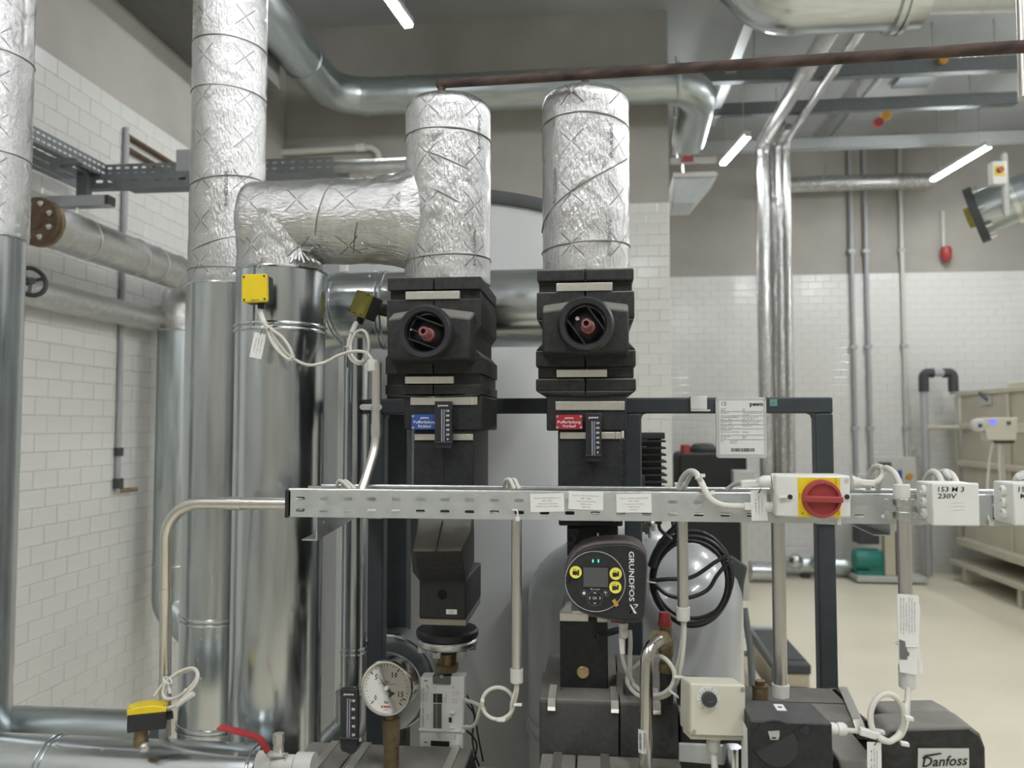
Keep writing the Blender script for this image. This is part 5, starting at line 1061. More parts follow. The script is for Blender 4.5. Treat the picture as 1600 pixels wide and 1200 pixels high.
# black cable coil in front of the vessel
t = Thing('black_cable_coil', 'coil of black cables hanging over the grey vessel', 'cable'); Y = 2.05
for i, (cx, cy, rx, ry, r_, dy) in enumerate(((1080, 906, 62, 68, .0062, 0), (1082, 904, 60, 74, .0055, .014), (1079, 909, 57, 64, .005, -.01), (1083, 900, 62, 66, .0045, .02))):
    t.add('strand', MB().tube(spline(pxs(*loop(cx, cy, rx, ry, Y + dy, .3 + i, .3 + i + 2 * math.pi, 26)), 4), r_, 10), CABLE_B)
t.add('strand', MB().tube(spline(pxs((1022, 878, 2.04), (1030, 850, 2.03), (1052, 826, 2.02), (1066, 815, 2.02)), 8), .006, 10), CABLE_B)
t.add('strand', MB().tube(spline(pxs((1030, 812, 2.02), (1031, 826, 2.02), (1045, 838, 2.02), (1052, 826, 2.03), (1050, 812, 2.04)), 8), .0045, 10), CABLE_B)
t.add('strand', MB().tube(spline(pxs((1015, 908, 2.035), (1040, 905, 2.03), (1080, 902, 2.03), (1115, 880, 2.03), (1135, 868, 2.035)), 8), .005, 10), CABLE_B)
t.add('strand', MB().tube(spline(pxs((1024, 914, 2.03), (1045, 930, 2.025), (1075, 934, 2.025), (1105, 922, 2.03), (1120, 900, 2.035), (1136, 880, 2.04)), 8), .005, 10), CABLE_B)
t.add('foam_sleeve', MB().tube(spline(pxs((1018, 885, 2.03), (1028, 860, 2.02), (1046, 838, 2.01)), 6), .0105, 12), BLACKM)
for px, py in ((1016, 908), (1136, 876)): t.add('cable_tie', MB().torus(P(px, py, 2.035), (.2, .0, 1), .0135, .002, 20, 6), WHITEP if px < 1100 else CABLE_B)
t = Thing('thin_black_wires', 'thin black wires dangling right of the white meter module', 'wire')
for pts in (((726, 1080, 1.80), (740, 1110, 1.79), (747, 1150, 1.78), (755, 1190, 1.77)), ((728, 1098, 1.80), (741, 1118, 1.80), (738, 1150, 1.79), (742, 1178, 1.78), (756, 1215, 1.77)), ((726, 1140, 1.81), (738, 1150, 1.80), (745, 1165, 1.79), (741, 1190, 1.78))): t.add('wire', MB().tube(spline(pxs(*pts), 8), .002, 8), CABLE_B)
# ------------------------------------------------------------------ paper tags
def tag_(cx, cy, w, h, r, Y, lab, lines):
    t = Thing('paper_tag', lab, 'tag'); q = MB(); rect(q, cx, cy, Y, w, h, r, .0005); t.add('paper', q, PAPER); q = MB()
    for i, s_ in enumerate(lines):
        d = (i - (len(lines) - 1) / 2) * w * .22; a = text(s_, cx - d * math.cos(r), cy + d * math.sin(r), Y - .001, 1.7, h * .62 - abs(d), rot=r + math.pi / 2 - math.pi); q._add(a.v, a.f)
    t.add('lettering', q, INKG)
    o = P(cx, cy, Y) + Vector((-math.sin(r), 0, math.cos(r))) * h * .44 * M(Y); t.add('wire', MB().tube(spline([o + Vector((0, -.001, -.001)), o + Vector((.003, -.003, .005)), o + Vector((.005, .0, .010))], 5), .0008, 6), CABLE_B)
tag_(403, 540, 20.5, 41, -.20, 1.652, 'white paper tag hanging under the bright yellow sensor', ('Kabel Nr. 4711', 'Puffer TR 1', 'Rücklauf'))
tag_(1186, 790, 23.5, 45, .03, 1.478, 'white paper tag hanging left of the red switch box', ('1x Reparatur', 'Kabel NYM-J 5x1,5', '230V'))
tag_(1366, 1187, 20, 50, -.01, 1.36, 'white paper tag hanging from the actuator cable at bottom right', ('Ventilantrieb', 'Kabel Nr. 0815', 'M3'))
# ------------------------------------------------------------------ red rotary switch box
t = Thing('isolator_switch', 'grey switch box with yellow plate and big red rotary knob on the tray', 'switch'); Ys = 1.43
x0, x1, z0_, z1_ = X(1214, Ys, 775), X(1329.5, Ys, 775), Z(808.5, Ys, 1270), Z(743, Ys, 1270)
t.add('base', MB().box(x0 + .002, x1 - .002, Ys + .03, YT - .002, z0_, z1_), BEIGE, bevel=.003)
t.add('cover', MB().prism([(x0, Ys + .03, z0_), (x1, Ys + .03, z0_), (x1, Ys + .002, z0_), (x1 - .003, Ys, z0_), (x0 + .022, Ys, z0_), (x0, Ys + .012, z0_)], (0, 0, z1_ - z0_)), WHITEP, bevel=.003)
t.add('plate', MB().pbox(1247, 1313, 746.5, 808, Ys - .0012, Ys), YEL)
kc = P(1283, 779, Ys - .0012); kr = 28.5 * M(Ys)
kn = t.add('knob', MB().lathe(kc, (0, -1, 0), [(kr * 1.0, 0), (kr, .006), (kr * .94, .011), (kr * .80, .012), (kr * .78, .007), (.001, .007)], 48), REDP)
t.add('knob_bar', MB().obox(kc + Vector((0, -.011, 0)), (kr * .97, 0, -.0005), (0, .008, 0), (0, 0, kr * .16)), REDP, parent=kn, bevel=.002)
for px in (1234.5, 1323.5):
    t.add('screw_recess', MB().cyl(P(px, 776.5, Ys - .0015), P(px, 776.5, Ys), 5.2 * M(Ys), seg=24), WHITEP); t.add('screw_hole_shade', MB().cyl(P(px, 776.5, Ys - .0019), P(px, 776.5, Ys - .0012), 3.8 * M(Ys), seg=20), INKK)  # black discs on the cover paint the shade inside the screw holes
t.add('screw_slot', MB().pbox(1217, 1232, 775, 778.5, Ys - .001, Ys + .006), WHITEP, bevel=.0006)
q = MB()
for s_, px, py, h_, w_, r_ in (('0 OFF', 1306, 752, 2.0, 9, -math.pi / 2), ('I ON', 1249.5, 775, 2.0, 7, math.pi / 2), ('+', 1254, 802, 4, 4, 0), ('AUS', 1279, 806, 1.7, 7, 0), ('400V 16A', 1310.5, 798, 1.4, 12, math.pi / 2)): a = text(s_, px, py, Ys - .0017, h_, w_, rot=r_); q._add(a.v, a.f)
t.add('plate_print', q, INKK); q = text('|||', 1322.5, 751, Ys - .0006, 5, 5); t.add('rating_print', q, INKG)
def gland(t, p0, p1, r, m=GREYP):
    p0, p1 = Vector(p0), Vector(p1); d = p1 - p0; g = t.add('gland', MB().cyl(p0, p0 + d * .3, r * 1.25, seg=20), m)
    t.add('gland_nut', MB().lathe(p0 + d * .35, d, [(r * 1.05, 0), (r * 1.1, d.length * .1), (r * 1.1, d.length * .45), (r * .7, d.length * .65)], 12), m, parent=g)
gland(t, P(1214, 752, 1.465), P(1186, 753, 1.468), 8.5 * M(1.46), WHITEP); gland(t, P(1214, 792, 1.472), P(1196, 792, 1.474), 7 * M(1.46), WHITEP); gland(t, P(1329, 754, 1.465), P(1345, 755, 1.468), 8 * M(1.46), GREYP)
# ------------------------------------------------------------------ junction boxes
def jbox(px0, px1, py0, py1, Yj, lab, hand, nub=True):
    t = Thing('junction_box', lab, 'junction box'); x0, x1 = X(px0, Yj, 790), X(px1, Yj, 790); z0_, z1_ = Z(py1, Yj, px0), Z(py0, Yj, px0)
    t.add('box', MB().box(x0 + .001, x1 - .001, Yj + .012, 1.497, z0_ + .001, z1_ - .001), WHITEP, bevel=.003); t.add('cover', MB().box(x0, x1, Yj, Yj + .012, z0_, z1_), WHITEP, bevel=.0025)
    for py in (769, 787.5, 805):
        z = Z(py, Yj, px0); t.add('cable_entry', MB().lathe((x0 + .001, Yj + .033, z), (-1, 0, 0), [(.0095, 0), (.0095, .003), (.0075, .006), (.0045, .0062), (.004, .003), (.001, .003)], 24), WHITEP)
    q = MB()
    for s_, px, py, h_, w_, r_ in hand: a = text(s_, px, py, Yj - .0005, h_, w_, rot=r_, bold=.012, shear=.12); q._add(a.v, a.f)
    t.add('handwriting', q, INKK)
    for py in (793, 798.5, 804): t.add('relief_line', MB().obox(P((px0 + px1) / 2 + 2, py - 8, Yj), (.012, 0, .0008), (0, .0006, 0), (0, 0, .0004)), WHITEP)
    t.add('mount_screw', MB().cyl(P(px0 - 10, 785, 1.485), P(px0 - 10, 785, 1.498), .0075, seg=6).cyl(P(px0 - 10, 785, 1.478), P(px0 - 10, 785, 1.49), .0045, seg=14), ZINC); return t
jbox(1457, 1531, 754.5, 821.5, 1.425, 'white junction box with 153 M 3 230V handwriting', (('153 M 3', 1486, 764.5, 7, 37, 0), ('230V', 1480, 775, 7, 27, 0)))
jbox(1584, 1662, 754.5, 821.5, 1.425, 'white junction box cut off by the right edge', (('153 M 4', 1612, 764.5, 7, 37, 0), ('M3', 1601, 775, 7, 12, 0)))
tie([(1544, 806, 1.494), (1546, 813, 1.492), (1548, 818, 1.495)], 'white cable tie on the tray between the two junction boxes', r=.002)
# ------------------------------------------------------------------ circulation pump
Yp = 1.50; t = Thing('circulation_pump', 'black circulation pump head with round control panel and yellow stickers', 'pump')
out = [(881, 905), (883, 888), (888, 874), (897, 862), (910, 853), (928, 847.5), (952, 845), (978, 845), (992, 848), (1002, 853), (1010, 862), (1012, 880), (1010, 940), (1008, 962), (1003, 972), (990, 974), (960, 971), (925, 964), (905, 956), (894, 945), (886, 928)]
inn = [(cx_ + (945 - cx_) * .045 + 1, cy_ + (908 - cy_) * .055 + (2.5 if cy_ < 900 else 0)) for cx_, cy_ in out]
t.add('housing', MB().prism([P(a, b, Yp + .012) for a, b in out], (0, .085, 0)), TANDARK, bevel=.004)
t.add('face_plate', MB().prism([P(a, b, Yp + .004) for a, b in inn], (0, .012, 0)), BLACK, bevel=.002)
pc = P(930, 908, Yp + .004); pr = 45.5 * M(Yp)
t.add('control_panel', MB().cyl(pc + Vector((0, -.003, 0)), pc, pr, seg=64), BLACKM, bevel=.001); t.add('panel_ring', MB().torus(pc + Vector((0, -.0028, 0)), (0, 1, 0), pr, .0006, 72, 6), SILVER)
yb = Yp - .0006
def ring(px, py, r, w=.35): return MB().torus(P(px, py, yb - .0006), (0, 1, 0), r * M(Yp), w * M(Yp), 40, 6)
q = MB(); q.pbox(911.5, 950, 887, 917, yb - .0008, yb + .001); t.add('display', q, SCREEN)
for px, py in ((899.5, 894), (962, 896.5), (961.5, 917.5)):
    s_ = t.add('yellow_sticker', MB().cyl(P(px, py, yb - .0014), P(px, py, yb), 9.2 * M(Yp), seg=32), STICK)
    q = MB(); rect(q, px - 1.5, py + 1.5, yb - .0020, 6.5, 6.5); rect(q, px + 4, py + 1, yb - .0020, 2.2, 9); rect(q, px + 2.3, py + 1.5, yb - .0020, 1.4, 3); rect(q, px - 2, py - 4.5, yb - .002, 5, .6); t.add('pictogram', q, INKK, parent=s_)
q = MB(); rect(q, 926.5, 876.5, yb - .001, 1.6, 4.6); rect(q, 935, 876.5, yb - .001, 1.6, 4.6); t.add('status_light', q, GREENL)
q = MB().torus(P(929.5, 935, yb - .0006), (0, 1, 0), 11.5 * M(Yp), .0003, 40, 6); q.torus(P(912.5, 926.5, yb - .0006), (0, 1, 0), 5 * M(Yp), .0003, 32, 6); q.torus(P(947.5, 927, yb - .0006), (0, 1, 0), 5 * M(Yp), .0003, 32, 6); t.add('button_rings', q, INKG)
q = text('OK', 929.5, 934.5, yb - .001, 4, 7); 
def chev(q, px, py, r):
    for s_ in (-1, 1): rect(q, px + math.cos(r) * 0 + s_ * 1.1 * math.sin(r) * -1, py - s_ * 1.1 * math.cos(r) * 1, yb - .001, 3.4, .9, r + s_ * .75 + (math.pi if False else 0))
for px, py, r in ((921.5, 934.5, 0), (937.5, 934.5, math.pi), (929.5, 926.5, -math.pi / 2), (929.5, 942.5, math.pi / 2)):
    d = Vector((math.cos(r), 0, math.sin(r))); o = P(px, py, yb - .001); n = Vector((-d.z, 0, d.x))
    for s_ in (-1, 1): a = (d * 1.2 + n * 2.0 * s_) * M(Yp); e = (d * 1.2 + n * 2.0 * s_).normalized(); w_ = Vector((-e.z, 0, e.x)); q.obox(o + a * .5 - d * .6 * M(Yp), e * 1.25 * M(Yp), (0, .0001, 0), w_ * .45 * M(Yp))
q.pprism([(909.6, 926.5), (912.5, 923.6), (915.4, 926.5), (914.6, 926.5), (914.6, 929), (910.4, 929), (910.4, 926.5)], yb - .001, yb - .0009)
for s_ in (0,): q.torus(P(948.3, 927.6, yb - .001), (0, 1, 0), 2 * M(Yp), .00035, 18, 6, a0=-1.5, a1=2.2); q.pprism([(943.8, 925.6), (946.4, 923.6), (946.4, 927.6)], yb - .001, yb - .0009)
a = text('Betrieb', 930, 920.5, yb - .001, 1.7, 14); q._add(a.v, a.f); t.add('button_print', q, INKW)
q = MB(); rect(q, 961.5, 942, yb - .0022, 5.5, 11, .55); t.add('orange_sticker', q, ORANGE)
t.add('panel_notch', MB().torus(P(886.5, 907, yb - .0004), (0, 1, 0), 5 * M(Yp), .0005, 24, 6).torus(P(889, 907, yb - .0004), (0, 1, 0), 2 * M(Yp), .0004, 20, 6), BLACK)
yt_ = Yp + .0032
t.add('wordmark', text('GRUNDFOS', 987, 900.5, yt_, 7.6, 75, rot=-math.pi / 2, bold=.012), INKW)
q = MB(); q.pprism([(983, 958.5), (985.5, 958.5), (995.5, 945.5), (990, 945.5), (990, 944), (996.5, 944), (997, 946)], yt_, yt_ + .0002); q.pprism([(984, 945), (986, 944.5), (989.5, 950), (995, 958.5), (991, 958.5), (988, 952.5)], yt_, yt_ + .0002)
t.add('emblem', q, INKW)
t.add('motor_neck', MB().cyl(P(935, 905, Yp + .09), P(935, 905, 1.70), .055, seg=40), BLACK)
t.add('cable_gland', MB().lathe(P(974, 995, 1.55), (0, 0, 1), [(.0045, -.004), (.0085, 0), (.0085, .014), (.0075, .016), (.009, .018), (.009, .026)], 18), GREYP)
t.add('grey_plug', MB().cyl(P(960, 972, 1.56), P(960, 965, 1.56), .007, seg=14), REDC)
cable('pump_cable', 'pale cable with sleeve dropping from the pump head gland', ((974, 990, 1.55), (973, 1010, 1.55), (972, 1025, 1.555), (978, 1046, 1.57), (988, 1065, 1.60), (991, 1080, 1.62)), .0036)
t = Thing('wire_sleeve', 'white sleeve on the cable under the pump head', 'sleeve'); t.add('sleeve', MB().obox(P(971.5, 1009, 1.545), (.0048, 0, .0004), (0, .0045, 0), (-.001, 0, .0145)), WHITEP, bevel=.0015)
cable('grey_pump_lead', 'second grey lead beside the pump cable', ((984, 985, 1.60), (985, 1005, 1.60), (984, 1030, 1.61), (985, 1055, 1.62)), .0046, GREYP)
one('black_hose_stub', MB().cyl(P(932, 994, 1.56), P(968, 984, 1.60), 5.2 * M(1.58), seg=20).lathe(P(932, 994, 1.56), P(932, 994, 1.56) - P(968, 984, 1.60), [(5.2 * M(1.58), 0), (5.6 * M(1.58), .002), (3 * M(1.58), .002), (2.8 * M(1.58), -.004), (.0005, -.004)], 20), BLACK, 'short black hose stub poking out under the pump head', 'hose')
# ------------------------------------------------------------------ foam boxes along the bottom edge
def strap(t, pts, w, Yd=None, m=STEEL):      # flat steel band along a list of world points, width w in X
    mb = MB()
    for a, b in zip(pts[:-1], pts[1:]):
        a, b = Vector(a), Vector(b); d = (b - a); n = d.cross(Vector((1, 0, 0))).normalized() * .0012
        mb._add([a - Vector((w / 2, 0, 0)) - n, a + Vector((w / 2, 0, 0)) - n, b + Vector((w / 2, 0, 0)) - n, b - Vector((w / 2, 0, 0)) - n, a - Vector((w / 2, 0, 0)) + n, a + Vector((w / 2, 0, 0)) + n, b + Vector((w / 2, 0, 0)) + n, b - Vector((w / 2, 0, 0)) + n],
                [(0, 1, 2, 3), (7, 6, 5, 4), (0, 4, 5, 1), (1, 5, 6, 2), (2, 6, 7, 3), (3, 7, 4, 0)])
    return t.add('steel_strap', mb, m, smooth=0)
zA = Z(1163, 1.75, 600); xa0, xa1 = X(487, 1.75, 1163), X(738, 1.75, 1163); yA0 = 1.47
t = Thing('foam_manifold_box', 'long dusty dark foam box with steel straps under the pressure gauge', 'insulation')
def ch(x0, x1, lc, rc):      # chamfered foam length
    return MB()._add([(x0, 1.75, zA), (x1, 1.75, zA), (x1, yA0, zA), (x0, yA0, zA), (x0 - lc, 1.75, zA - .05), (x1 + rc, 1.75, zA - .05), (x1 + rc, yA0, zA - .05), (x0 - lc, yA0, zA - .05), (x0 - lc, 1.75, zA - .22), (x1 + rc, 1.75, zA - .22), (x1 + rc, yA0, zA - .22), (x0 - lc, yA0, zA - .22)],
                    [(0, 1, 2, 3), (0, 4, 5, 1), (1, 5, 6, 2), (2, 6, 7, 3), (3, 7, 4, 0), (4, 8, 9, 5), (5, 9, 10, 6), (6, 10, 11, 7), (7, 11, 8, 4), (8, 11, 10, 9)])
xs_ = X(560, 1.75, 1163); t.add('foam_length', ch(xa0, xs_ - .001, .02, 0), EPP, bevel=.003); t.add('foam_length', ch(xs_ + .001, xa1, 0, .012), EPP, bevel=.003)
for px in (527, 577, 716): x_ = X(px, 1.75, 1163); strap(t, [(x_ - .004, 1.752, zA - .06), (x_ - .004, 1.752, zA + .0015), (x_ - .004, yA0 - .002, zA + .0015), (x_ - .004, yA0 - .002, zA - .06)], .017)
t.add('end_foam', MB().box(xa1 + .014, xa1 + .10, 1.50, 1.73, zA - .22, zA - .028), EPP, bevel=.004)
t.add('support_leg', MB().box(xa0 + .05, xa0 + .09, 1.58, 1.62, 0, zA - .22).box(xa1 - .09, xa1 - .05, 1.58, 1.62, 0, zA - .22), FRAME)
# pressure gauge
Yg = 1.60; gc = P(604, 1075, Yg); gr = 42.5 * M(Yg)
t = Thing('pressure_gauge', 'round pressure gauge with white dial and red word on a brass stem', 'gauge'); tilt = Vector((-.10, -1, .06)).normalized()
bk = gc - tilt * .045 + Vector((.012, 0, .006))
t.add('case', MB().lathe(gc, tilt, [(gr * .93, -.05), (gr * .97, -.045), (gr * .97, -.004), (gr * 1.0, -.003), (gr, .002), (gr * .96, .005), (gr * .91, .004), (gr * .90, -.002)], 64), INOX)
t.add('dial', MB().cyl(gc - tilt * .004, gc - tilt * .002, gr * .90, seg=64), DIAL)
ax = Vector((0, 0, 1)); gx = ax.cross(-tilt).normalized() * -1; gx = tilt.cross(ax).normalized(); 
if gx.x < 0: gx = -gx
gz = gx.cross(-tilt).normalized()
if gz.z < 0: gz = -gz
G = Matrix(((gx.x, -tilt.x, gz.x, 0), (gx.y, -tilt.y, gz.y, 0), (gx.z, -tilt.z, gz.z, 0), (0, 0, 0, 1))); G = Matrix.Translation(gc + tilt * -.0012) @ G
def gat(val): return math.radians(225 - 270 * val / 16)
q = MB()
for i in range(33):
    a = gat(i / 2); r0 = gr * (.76 if i % 2 == 0 else .80); d = Vector((math.cos(a), 0, math.sin(a))); n = Vector((-d.z, 0, d.x)); r1 = gr * .84
    big = i in (0, 10, 20, 30, 32); w = .0009 if big else .0004
    if big: r0 = gr * .70
    q.obox(G @ (d * (r0 + r1) / 2), (G.to_3x3() @ d) * (r1 - r0) / 2, (G.to_3x3() @ Vector((0, 1, 0))) * .0001, (G.to_3x3() @ n) * w)
t.add('scale_marks', q, INKK)
q = MB()
for s_, v, rr_, h_ in (('0', .25, .56, .0105), ('5', 5.1, .55, .0105), ('10', 9.85, .55, .0105), ('15', 14.5, .58, .0105), ('16', 15.4, .70, .005)):
    a = gat(v); w = .0058 * len(s_) * h_ / .0105; t.add('numeral', moved(local_text(s_, w, h_, .01), G @ Matrix.Translation((math.cos(a) * gr * rr_, 0, math.sin(a) * gr * rr_))), INKK)
for s_, z_, w, h_ in (('bar', -.50, .0085, .006), ('EN 837-1', .22, .010, .0025), ('Manometer 0-16 bar Klasse', .14, .036, .0016)): b = moved(local_text(s_, w, h_, .01), G @ Matrix.Translation((.0, 0, z_ * gr))); q._add(b.v, b.f)
t.add('lettering', q, INKK); t.add('logo', moved(local_text('pewo', .021, .0048, .04), G @ Matrix.Translation((0, -.0001, -.65 * gr))), INKR); t.add('logo_line', moved(local_text('GERMANY', .010, .0016, .02), G @ Matrix.Translation((0, -.0001, -.77 * gr))), INKR)
a = gat(5.75); d = Vector((math.cos(a), 0, math.sin(a))); n = Vector((-d.z, 0, d.x))
t.add('needle', MB()._add([G @ p for p in (d * gr * .76 + Vector((0, -.003, 0)), n * .0013 + Vector((0, -.003, 0)), -d * gr * .2 + n * .0012 + Vector((0, -.003, 0)), -d * gr * .34 + n * .0065 + Vector((0, -.003, 0)), -d * gr * .34 - n * .0065 + Vector((0, -.003, 0)), -d * gr * .2 - n * .0012 + Vector((0, -.003, 0)), -n * .0013 + Vector((0, -.003, 0)))], [(0, 1, 2, 3, 4, 5, 6)]), INKK)
t.add('needle_hub', MB().cyl(G @ Vector((0, -.005, 0)), G @ Vector((0, 0, 0)), .0042, seg=20), SILVER)
gs = Vector((gc.x + .003, Yg + .03, 0)); zg0 = zA
t.add('brass_stem', MB().cyl((gs.x, gs.y, Z(1140, gs.y, 604)), (gs.x, gs.y, gc.z - gr * .9), .0125, seg=28).hexnut((gs.x, gs.y, Z(1163, gs.y, 604)), (gs.x, gs.y, Z(1122, gs.y, 604)), .0178).cyl((gs.x, gs.y, zA), (gs.x, gs.y, Z(1163, gs.y, 604)), .0155, seg=28), BRASS)
thermometer('t', 531.5, 558.5, 1077, 1166, 1.60, 'black strip thermometer standing left of the pressure gauge', ('100', '80', '60', '40', '20'), 1.1)
THINGS[-1].add('pocket', MB().pprism([(531, 1166), (560, 1166), (556, 1174), (549, 1180), (541, 1176), (534, 1174)], 1.60, 1.625), BLACK, bevel=.001)
# white meter module
Ym = 1.757; t = Thing('heat_meter_module', 'white meter module with dark windows and small grey print', 'meter')
t.add('case', MB().prism([P(655, 1180, Ym), P(724, 1180, Ym), P(726, 1058, Ym), P(657, 1058, Ym)], (0, .035, 0)), WHITEP, bevel=.002)
def dark(nm, px0, px1, py0, py1, m=SCREEN): t.add(nm, MB().pbox(px0, px1, py0, py1, Ym - .0009, Ym), m)
t.add('terminal_cover', MB().pbox(676, 704, 1056, 1069, Ym - .004, Ym + .02), SCREEN, bevel=.001); dark('window', 677, 691, 1084, 1098, INKK); dark('display', 677, 690, 1100, 1138); dark('button', 701, 706, 1121, 1129, INKK); dark('terminal_cover', 673, 702, 1158, 1166, INKK)
q = MB(); q.pprism([(661, 1064), (664, 1062.5), (667, 1063), (669, 1065)], Ym - .0007, Ym); q.pprism([(661, 1159), (664, 1161), (667, 1160.5), (669, 1159)], Ym - .0007, Ym)
for s_, px, py, h_, w_, r_ in (('METERING SONIC U', 661, 1118, 2.6, 34, math.pi / 2), ('DN25', 668.5, 1120, 1.9, 9, math.pi / 2), ('MID class 2', 657.5, 1086, 1.8, 18, math.pi / 2), ('CE M20 0102', 661, 1086, 2.8, 22, math.pi / 2), ('Typ 775', 665, 1088, 1.6, 14, math.pi / 2), ('T 5..130 C', 668, 1088, 1.6, 16, math.pi / 2), ('24 V', 679.5, 1074.5, 2.4, 6, 0), ('V', 679.5, 1079, 2, 3, 0), ('Service', 697, 1092, 1.7, 14, math.pi / 2), ('Temp', 694.5, 1094, 1.7, 8, math.pi / 2), ('22', 708.5, 1074, 2.6, 4, math.pi / 2), ('P 1000', 712, 1082, 1.6, 10, 0), ('V 0.1', 712, 1085.5, 1.6, 10, 0), ('Adr 12', 711, 1093, 1.6, 9, 0), ('Imp', 711, 1097, 1.6, 9, 0), ('LAN', 684, 1149, 1.8, 6, math.pi / 2), ('BUS', 687, 1150, 1.8, 8, math.pi / 2), ('SERIE 24', 711, 1150, 1.8, 13, math.pi / 2)): a = text(s_, px, py, Ym - .0008, h_, w_, rot=r_); q._add(a.v, a.f)
q.torus(P(668.5, 1071, Ym - .0007), (0, 1, 0), .0024, .0004, 16, 6, a0=-2.2, a1=1.2).torus(P(668, 1075, Ym - .0007), (0, 1, 0), .0024, .0004, 16, 6, a0=.9, a1=4.4)
t.add('print', q, INKG)
q = MB(); rect(q, 682, 1108, Ym - .0006, .5, 76); rect(q, 674.5, 1104, Ym - .0006, .4, 70); rect(q, 684, 1099, Ym - .0012, 14, 1); t.add('edge_line', q, GREYP)
t.add('tie_strap', MB().pbox(654, 727, 1140.5, 1144, Ym - .003, Ym + .037), WHITEP, bevel=.001); t.add('tie_head', MB().pbox(720, 726.5, 1138, 1146, Ym - .007, Ym), WHITEP, bevel=.001)
for py in (1114, 1137): t.add('clip', MB().obox(P(706, py, Ym - .002), (.0052, 0, -.0005), (0, .002, 0), (0, 0, .0025)), WHITEP, bevel=.001)
t.add('logo_emblem', MB().torus(P(690, 1057, Ym - .004), (0, 1, 0), .0028, .0006, 20, 6), WHITEP)
# end cap disc behind the gauge
t = Thing('pipe_end_cap', 'shiny round end cap of a clad pipe behind the pressure gauge', 'end cap'); Yd = 2.09; c = P(606, 1066, Yd); R = 74 * M(Yd)
t.add('disc', MB().lathe(c, (0, -1, 0), [(R, -.02), (R, .003), (R * .965, .006), (R * .95, 0), (R * .6, .001), (.001, .001)], 64), CLAD); t.add('pipe', MB().cyl(c + Vector((0, .02, 0)), c + Vector((0, .10, 0)), R * .95, seg=56), CLAD_B)
c2 = P(600, 1082, 2.03); t.add('inner_ring', MB().lathe(c2, (0, -1, 0), [(R * .80, -.01), (R * .80, .0), (R * .60, .004), (.001, .004)], 56), GALV)
# red lever ball valve
t = Thing('ball_valve', 'white bodied ball valve with red lever handle at the bottom', 'valve'); Yv = 1.60
def flat(pts, w, th):
    mb = MB(); n = len(pts)
    for i, p in enumerate(pts):
        p = Vector(p); d = (Vector(pts[min(i + 1, n - 1)]) - Vector(pts[max(i - 1, 0)])).normalized(); s_ = Vector((0, 1, 0)); u = d.cross(s_).normalized()
        mb.v += [p - s_ * w / 2 - u * th, p + s_ * w / 2 - u * th, p + s_ * w / 2 + u * th, p - s_ * w / 2 + u * th]
    for i in range(n - 1):
        for k in range(4): mb.f.append((i * 4 + k, i * 4 + (k + 1) % 4, i * 4 + 4 + (k + 1) % 4, i * 4 + 4 + k)); mb.uv.append(None)
    mb.f += [(0, 1, 2, 3), (n * 4 - 4, n * 4 - 1, n * 4 - 2, n * 4 - 3)]; mb.uv += [None, None]; return mb
t.add('lever', flat(spline(pxs((342, 1136, 1.50), (350, 1137, 1.505), (372, 1143, 1.52), (397, 1150, 1.54), (407, 1156, 1.55), (414, 1166, 1.56), (419, 1175, 1.57)), 4), .020, .0026), REDH, bevel=.001)
t.add('lever_neck', flat(pxs((418, 1174, 1.57), (422, 1180, 1.58), (448, 1180, 1.60)), .018, .0018), SILVER); c = P(435, 1176, Yv)
t.add('nut', MB().hexnut((c.x, Yv, Z(1176, Yv)), (c.x, Yv, Z(1161, Yv)), .0115).cyl((c.x, Yv, Z(1192, Yv)), (c.x, Yv, Z(1176, Yv)), .0105, seg=24), STEEL)
t.add('stop_bracket', flat(pxs((440, 1182, 1.59), (448, 1178, 1.59), (446, 1190, 1.59)), .012, .001), STEEL)
t.add('body', MB().lathe((X(404, Yv, 1208), Yv, Z(1212, Yv)), (1, 0, 0), [(.026, 0), (.026, .03), (.021, .034), (.021, .075), (.027, .08), (.027, .115)], 32), GREYP)
# pump housing column and boxes under it
t = Thing('pump_housing_foam', 'black foam pump housing with bright brass plug below the pump head', 'insulation'); Yh = 1.655
t.add('column', MB().pbox(875, 950, 966, 1092, Yh, 1.88), BLACKM, bevel=.003)
for a, b, c_, d_ in ((874.5, 919.5, 958.5, 971), (933, 949, 958.5, 972.5)): t.add('top_plate', MB().pbox(a, b, c_, d_, Yh - .004, Yh + .02), STEEL, bevel=.001)
t.add('top_wedge', MB().pprism([(875, 959), (884, 946), (893, 944), (893, 959)], Yh, Yh + .03), PANELG)
c = P(911, 1050, Yh); pl = t.add('brass_plug', MB().lathe(c, (0, -1, 0), [(.0125, 0), (.0125, .004), (.011, .0055), (.001, .0055)], 28), BRASSL); t.add('plug_hex', MB().cyl(c + Vector((0, -.011, 0)), c + Vector((0, -.0055, 0)), .0088, seg=6), BRASSL, parent=pl)
t.add('base_strip', MB().prism([P(874, 1092, Yh - .02), P(951, 1100, Yh - .02), P(951, 1089, Yh - .02), P(874, 1078, Yh - .02)], (0, .025, 0)), GALV_D, bevel=.0012)
q = MB(); rect(q, 912.5, 1085.5, Yh - .0206, 17, 8, -.1); t.add('paper_label', q, SILVER); q = text('Pumpe', 912.5, 1084, Yh - .0215, 2, 9, rot=-.1); a = text('links', 912.5, 1088, Yh - .0215, 2, 7, rot=-.1); q._add(a.v, a.f); t.add('lettering', q, INKG)
zB = Z(1096, 1.58, 950); t = Thing('foam_pump_box', 'black foam box with steel clips carrying the pump housing', 'insulation'); xb0, xb1 = X(843, 1.58, 1140), X(1060, 1.58, 1140); xm = X(968, 1.58, 1140)
